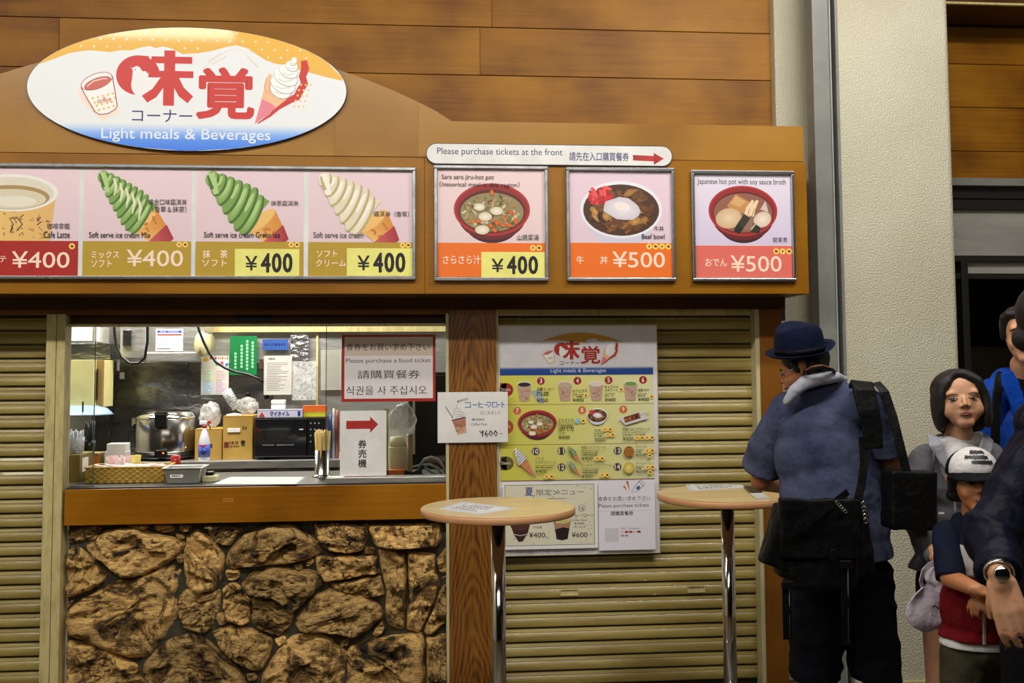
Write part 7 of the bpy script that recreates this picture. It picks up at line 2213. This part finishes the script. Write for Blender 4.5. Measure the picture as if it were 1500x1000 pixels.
U = Vector((0, 0, 1))
arms_b = seg((bl_, .046), (bl_.lerp(be, .6), .044), (be, .042))
organic('jacket', [(trunk_b, [(Vector((0, 0, zA)), (0, 0, -1))]), (arms_b, [(be, (be - bl_))]), (seg((br_, .046), (bre, .042)), ())], 'navy_jersey', pb, .006, 4, .004, (10, 10, 6), 3, .004)
organic('jacket_white_band', [(trunk_b, [(Vector((0, 0, zA + .001)), U), (Vector((0, 0, zB_)), -U)])], 'cream_jersey', pb, .006, 4, .004, (10, 10, 6), 3, .004)
organic('jacket_red_panel', [(trunk_b, [(Vector((0, 0, zB_ + .001)), U), (Vector((0, 0, zC_)), -U)])], 'red_jersey', pb, .006, 4, .004, (10, 10, 6), 3, .004)
organic('white_shirt_hem', [([elp(B_(1437, 940, 3.03), (.128, .10, .06))], [(Vector((0, 0, B_(1430, 957, 2.93).z)), -U)])], 'white_cotton', pb, .006, 3)
MB().ribbon([B_(1440, 780, 2.925), B_(1441, 860, 2.915), B_(1442, 944, 2.915)], .009, .004, (0, -1, 0)).build('zipper', 'cream_jersey', pb, .001)
organic('shorts', [([cap(B_(1412, 955, 3.03), B_(1410, 1080, 3.03), .068), cap(B_(1466, 955, 3.03), B_(1468, 1080, 3.03), .068), elp(B_(1438, 950, 3.03), (.12, .095, .06))], ())], 'khaki_cloth', pb, .008, 4, .004, (8, 8, 8), 3, .004)
bc2 = thing('baseball_cap', hB.p(0, 0, .05), 'white fronted cap with black brush marks and a black visor worn by the child', 'cap')
organic('crown', [([hB.E((0, .014, .045), (.088, .101, .085))], [(hB.p(0, 0, .035), hB.M @ Vector((0, 0, -1)))])], 'black_cloth', bc2, .005, 3)
organic('front_panel', [([hB.E((0, .006, .047), (.0875, .102, .0875))], [(hB.p(0, 0, .037), hB.M @ Vector((0, 0, -1))), (hB.p(0, -.012, 0), hB.M @ Vector((0, 1, 0)))])], 'white_cotton', bc2, .004, 3)
vs, fs = [], []
for j in range(5):
    for i in range(15):
        a = R(-78 + 156 * i / 14)
        rr_ = 1 + .085 * j / 4 / .09 * math.cos(a) ** .8 * .75
        vs.append(hB.p(.087 * math.sin(a) * (1 + .03 * j), .006 - .099 * math.cos(a) * (1 + .13 * j * math.cos(a)), .036 - .006 * j * math.cos(a) - .012 * abs(math.sin(a)) * j / 4))
for j in range(4):
    for i in range(14):
        a = j * 15 + i
        fs.append((a, a + 1, a + 16, a + 15))
o = MB().add(vs, fs, 0, True).build('visor', 'black_cloth', bc2)
so_ = o.modifiers.new('s', 'SOLIDIFY'); so_.thickness = .004
def capmap(u, v, h):
    a = R(u)
    z = v
    zz_ = (z - .047) / .0875
    r_ = math.sqrt(max(0, 1 - zz_ * zz_))
    return tuple(hB.p(.089 * r_ * math.sin(a), .006 - .1035 * r_ * math.cos(a) - h, z))
P = Print(capmap)
rn = random.Random(5)
for z, u0, u1 in ((.112, -22, 24), (.094, -34, 26), (.076, -18, 34)):
    m_ = 22
    P.line([(u0 + (u1 - u0) * k / m_ , z + rn.uniform(-.002, .002)) for k in range(m_ + 1)], .0105, BLACK, up=False) if False else None
    for k in range(m_):
        a0, a1 = u0 + (u1 - u0) * k / m_, u0 + (u1 - u0) * (k + 1) / m_
        h_ = rn.uniform(.004, .0075)
        P._add([(a0, z - h_), (a1 + .2, z - h_), (a1 + .2, z + h_), (a0, z + h_)], [(0, 1, 2, 3)], BLACK)
P.build('brush_marks', bc2)
# ---------------------------------------------------------------- man in the blue jacket
YD = 3.85
def D_(x, y, Y=YD): return at(x, y, Y)
pd_ = thing('person', (D_(1510, 900).x, YD, 0), 'person with short black hair in a bright blue jacket behind the girl', 'person')
fabric('bright_blue', rgb(8, 66, 164), rgb(6, 54, 144), 8, .6)
hD = Head(D_(1500, 492, 3.80), -28, -4, -2, 1.06)
dl, dr_ = D_(1452, 586, 3.87), D_(1575, 588, 3.87)
body = hD.flesh(False) + [cap(D_(1502, 535, 3.83), D_(1508, 570, 3.87), .058, .064), cap(dl, dr_, .055), elp(D_(1513, 640, 3.87), (.19, .12, .2)), elp(D_(1513, 760, 3.87), (.17, .12, .25)), elp(D_(1513, 860, 3.87), (.17, .125, .14))]
for s_, q in ((dl, -1), (dr_, 1)):
    e_ = Vector((s_.x + q * .02, 3.88, s_.z - .3)); w2 = Vector((s_.x + q * .01, 3.78, s_.z - .55))
    body += seg((s_, .05), (e_, .042), (w2, .028)) + hand(w2, (0, -.1, -1), (-q, 0, 0), .98, (20, 25, 20), q)
    kn = Vector((D_(1513, 900).x + q * .1, 3.87, .5)); an = Vector((kn.x, 3.9, .08))
    body += leg(Vector((kn.x, 3.87, .92)), kn, an, (an.x, an.y - .16, .035))
    organic('shoe', [([cap((an.x, an.y + .03, .05), (an.x, an.y - .16, .04), .045, .038)], [(Vector((0, 0, .002)), (0, 0, -1))])], 'black_cloth', pd_, .008, 3)
organic('body', [(body, ())], 'skin', pd_, .0065, 3)
hD.features(pd_, .0045, .0045, .024, 0, -.004)
organic('hair', [([hD.E((0, .024, .045), (.082, .092, .078)), hD.C((-.05, -.055, .078), (.05, -.055, .08), .018), hD.C((-.064, -.04, .07), (-.070, -.012, .0), .018, .012), hD.C((.064, -.04, .07), (.070, -.012, .0), .018, .012), hD.C((-.03, .07, -.01), (.03, .07, -.01), .03)], ())], 'black_hair', pd_, .005, 3, .003, (40, 40, 14), 2)
organic('black_shirt', [([cap(D_(1498, 566, 3.84), D_(1524, 566, 3.84), .05), elp(D_(1512, 640, 3.78), (.07, .08, .18))], ())], 'black_cloth', pd_, .008, 3)
cf = [(D_(1503, 560, 3.70), (.55, -1, -.1))]
trunk = ([cap(D_(1455, 580, 3.87), D_(1572, 584, 3.87), .070), cap(D_(1472, 558, 3.88), D_(1545, 562, 3.88), .05), elp(D_(1513, 650, 3.87), (.215, .145, .2)), elp(D_(1513, 770, 3.87), (.21, .145, .25)), elp(D_(1513, 860, 3.87), (.2, .145, .14))], [])
slv = [(seg((dl, .07), (Vector((dl.x - .02, 3.88, dl.z - .3)), .06), (Vector((dl.x - .01, 3.8, dl.z - .5)), .048)), ()), (seg((dr_, .07), (Vector((dr_.x + .02, 3.88, dr_.z - .3)), .06), (Vector((dr_.x + .01, 3.8, dr_.z - .5)), .048)), ())]
organic('jacket', [trunk] + slv, 'bright_blue', pd_, .009, 5, .006, (8, 8, 5), 4, .008)
for pts in ([(1474, 545), (1480, 562), (1490, 590), (1498, 630)], [(1534, 545), (1530, 562), (1522, 590), (1514, 630)]):
    MB().ribbon([D_(x, y, 3.735 - k * .012) for k, (x, y) in enumerate(pts)], [.05, .07, .06, .04], .014, (0, -1, .2)).build('lapel', 'bright_blue', pd_, .005)
MB().ribbon([D_(1468, 546, 3.84), D_(1465, 552, 3.79), D_(1461, 575, 3.74), D_(1458, 620, 3.72), D_(1458, 680, 3.72)], .036, .008, [(0, -.4, 1), (0, -1, .8), (0, -1, .1), (0, -1, 0), (0, -1, 0)]).build('backpack_strap', 'black_nylon', pd_, .002)
organic('trousers', [([elp(D_(1513, 880, 3.87), (.18, .13, .12))] + sum([seg((Vector((D_(1513, 900).x + q * .09, 3.87, .92)), .10), (Vector((D_(1513, 900).x + q * .1, 3.88, .5)), .08), (Vector((D_(1513, 900).x + q * .1, 3.9, .12)), .065)) for q in (-1, 1)], []), ())], 'black_cloth', pd_, .01, 3)
# ---------------------------------------------------------------- near person in the navy jacket at the edge
YE = 2.45
def E_(x, y, Y=YE): return at(x, y, Y)
pe = thing('person', (E_(1570, 900).x, YE, 0), 'person in a dark navy jacket with a wristwatch, cut off by the picture edge', 'person')
fabric('navy_shell', rgb(11, 15, 36), rgb(8, 10, 26), 7, .55, .3, 90)
hE = Head(E_(1549, 478, 2.50), 120, 0, 0, 1.04)
el2, er2 = E_(1550, 640, 2.46), E_(1680, 640, 2.46)
ee, ew = E_(1447, 780, 2.42), E_(1463, 838, 2.26)
body = hE.flesh() + [cap(E_(1554, 530, 2.50), E_(1570, 590, 2.50), .052, .06), cap(el2, er2, .06), elp(E_(1590, 720, 2.50), (.16, .12, .2)), elp(E_(1590, 850, 2.50), (.16, .12, .25))]
body += seg((el2, .045), (ee, .034), (ew, .027))
organic_h = hand(ew + Vector((0, -.004, -.012)), (.12, -.3, -1), (.55, .6, -.1), .98, (14, 38, 30), 1, .05, (.8, .45, .3))
body += organic_h
e_ = Vector((er2.x + .03, 2.5, er2.z - .3)); w2 = Vector((er2.x, 2.4, er2.z - .5))
body += seg((er2, .055), (e_, .043), (w2, .027)) + hand(w2, (0, -.1, -1), (-1, 0, 0), .98)
for q in (-1, 1):
    kn = Vector((E_(1590, 900).x + q * .1, 2.5, .5)); an = Vector((kn.x, 2.52, .08))
    body += leg(Vector((kn.x, 2.5, .92)), kn, an, (an.x, an.y + .16, .035))
    organic('shoe', [([cap((an.x, an.y - .03, .05), (an.x, an.y + .16, .04), .045, .038)], [(Vector((0, 0, .002)), (0, 0, -1))])], 'black_cloth', pe, .008, 3)
organic('body', [(body, ())], 'skin', pe, .0045, 3)
hE.features(pe)
organic('hair', [([hE.E((0, .022, .036), (.084, .098, .084)), hE.C((-.05, .06, -.03), (.05, .06, -.03), .035), hE.E((0, .03, -.01), (.084, .07, .07))], ())], 'black_hair', pe, .006, 3)
slv = (seg((E_(1550, 634, 2.47), .078), (E_(1500, 700, 2.45), .070), (E_(1474, 745, 2.44), .062), (ee, .060), (E_(1463, 812, 2.35), .052), (E_(1464, 840, 2.275), .045)), [(E_(1464, 836, 2.275), (ew - ee))])
trunk = ([cap(E_(1530, 622, 2.50), E_(1670, 622, 2.50), .075), cap(E_(1545, 588, 2.50), E_(1600, 586, 2.50), .062), cap(E_(1556, 560, 2.51), E_(1572, 560, 2.51), .058), elp(E_(1590, 720, 2.52), (.195, .15, .2)), elp(E_(1590, 860, 2.52), (.19, .15, .28)), elp(E_(1590, 960, 2.52), (.19, .15, .1))], ())
slr = (seg((er2, .075), (e_, .066), (w2, .05)), ())
organic('jacket', [trunk, slv, slr], 'navy_shell', pe, .008, 4, .006, (9, 9, 6), 4, .010)
organic('trousers', [([elp(E_(1590, 1000, 2.52), (.17, .13, .12))] + sum([seg((Vector((E_(1590, 900).x + q * .09, 2.5, .92)), .10), (Vector((E_(1590, 900).x + q * .1, 2.5, .5)), .08), (Vector((E_(1590, 900).x + q * .1, 2.52, .12)), .065)) for q in (-1, 1)], []), ())], 'black_cloth', pe, .01, 3)
wa = ew.lerp(ee, .10)
wd = (ew - ee).normalized()
q4 = wd.to_track_quat('Z', 'Y').to_matrix().to_4x4()
wt = thing('wristwatch', wa, 'steel wristwatch on the wrist of the navy jacket person', 'watch')
MB().lathe([(.031, -.008), (.034, -.008), (.034, .008), (.031, .008), (.031, -.008)], 24, X=Matrix.Translation(wa + wd * .018) @ q4).build('bracelet', 'chrome', wt)
cdir = Vector((-.35, -1, .1)).normalized()
MB().lathe([(0, 0), (.018, 0), (.018, .006), (.015, .008), (0, .008)], 24, X=Matrix.Translation(wa + wd * .018 + cdir * .031) @ cdir.to_track_quat('Z', 'Y').to_matrix().to_4x4()).build('watch_case', 'chrome', wt)
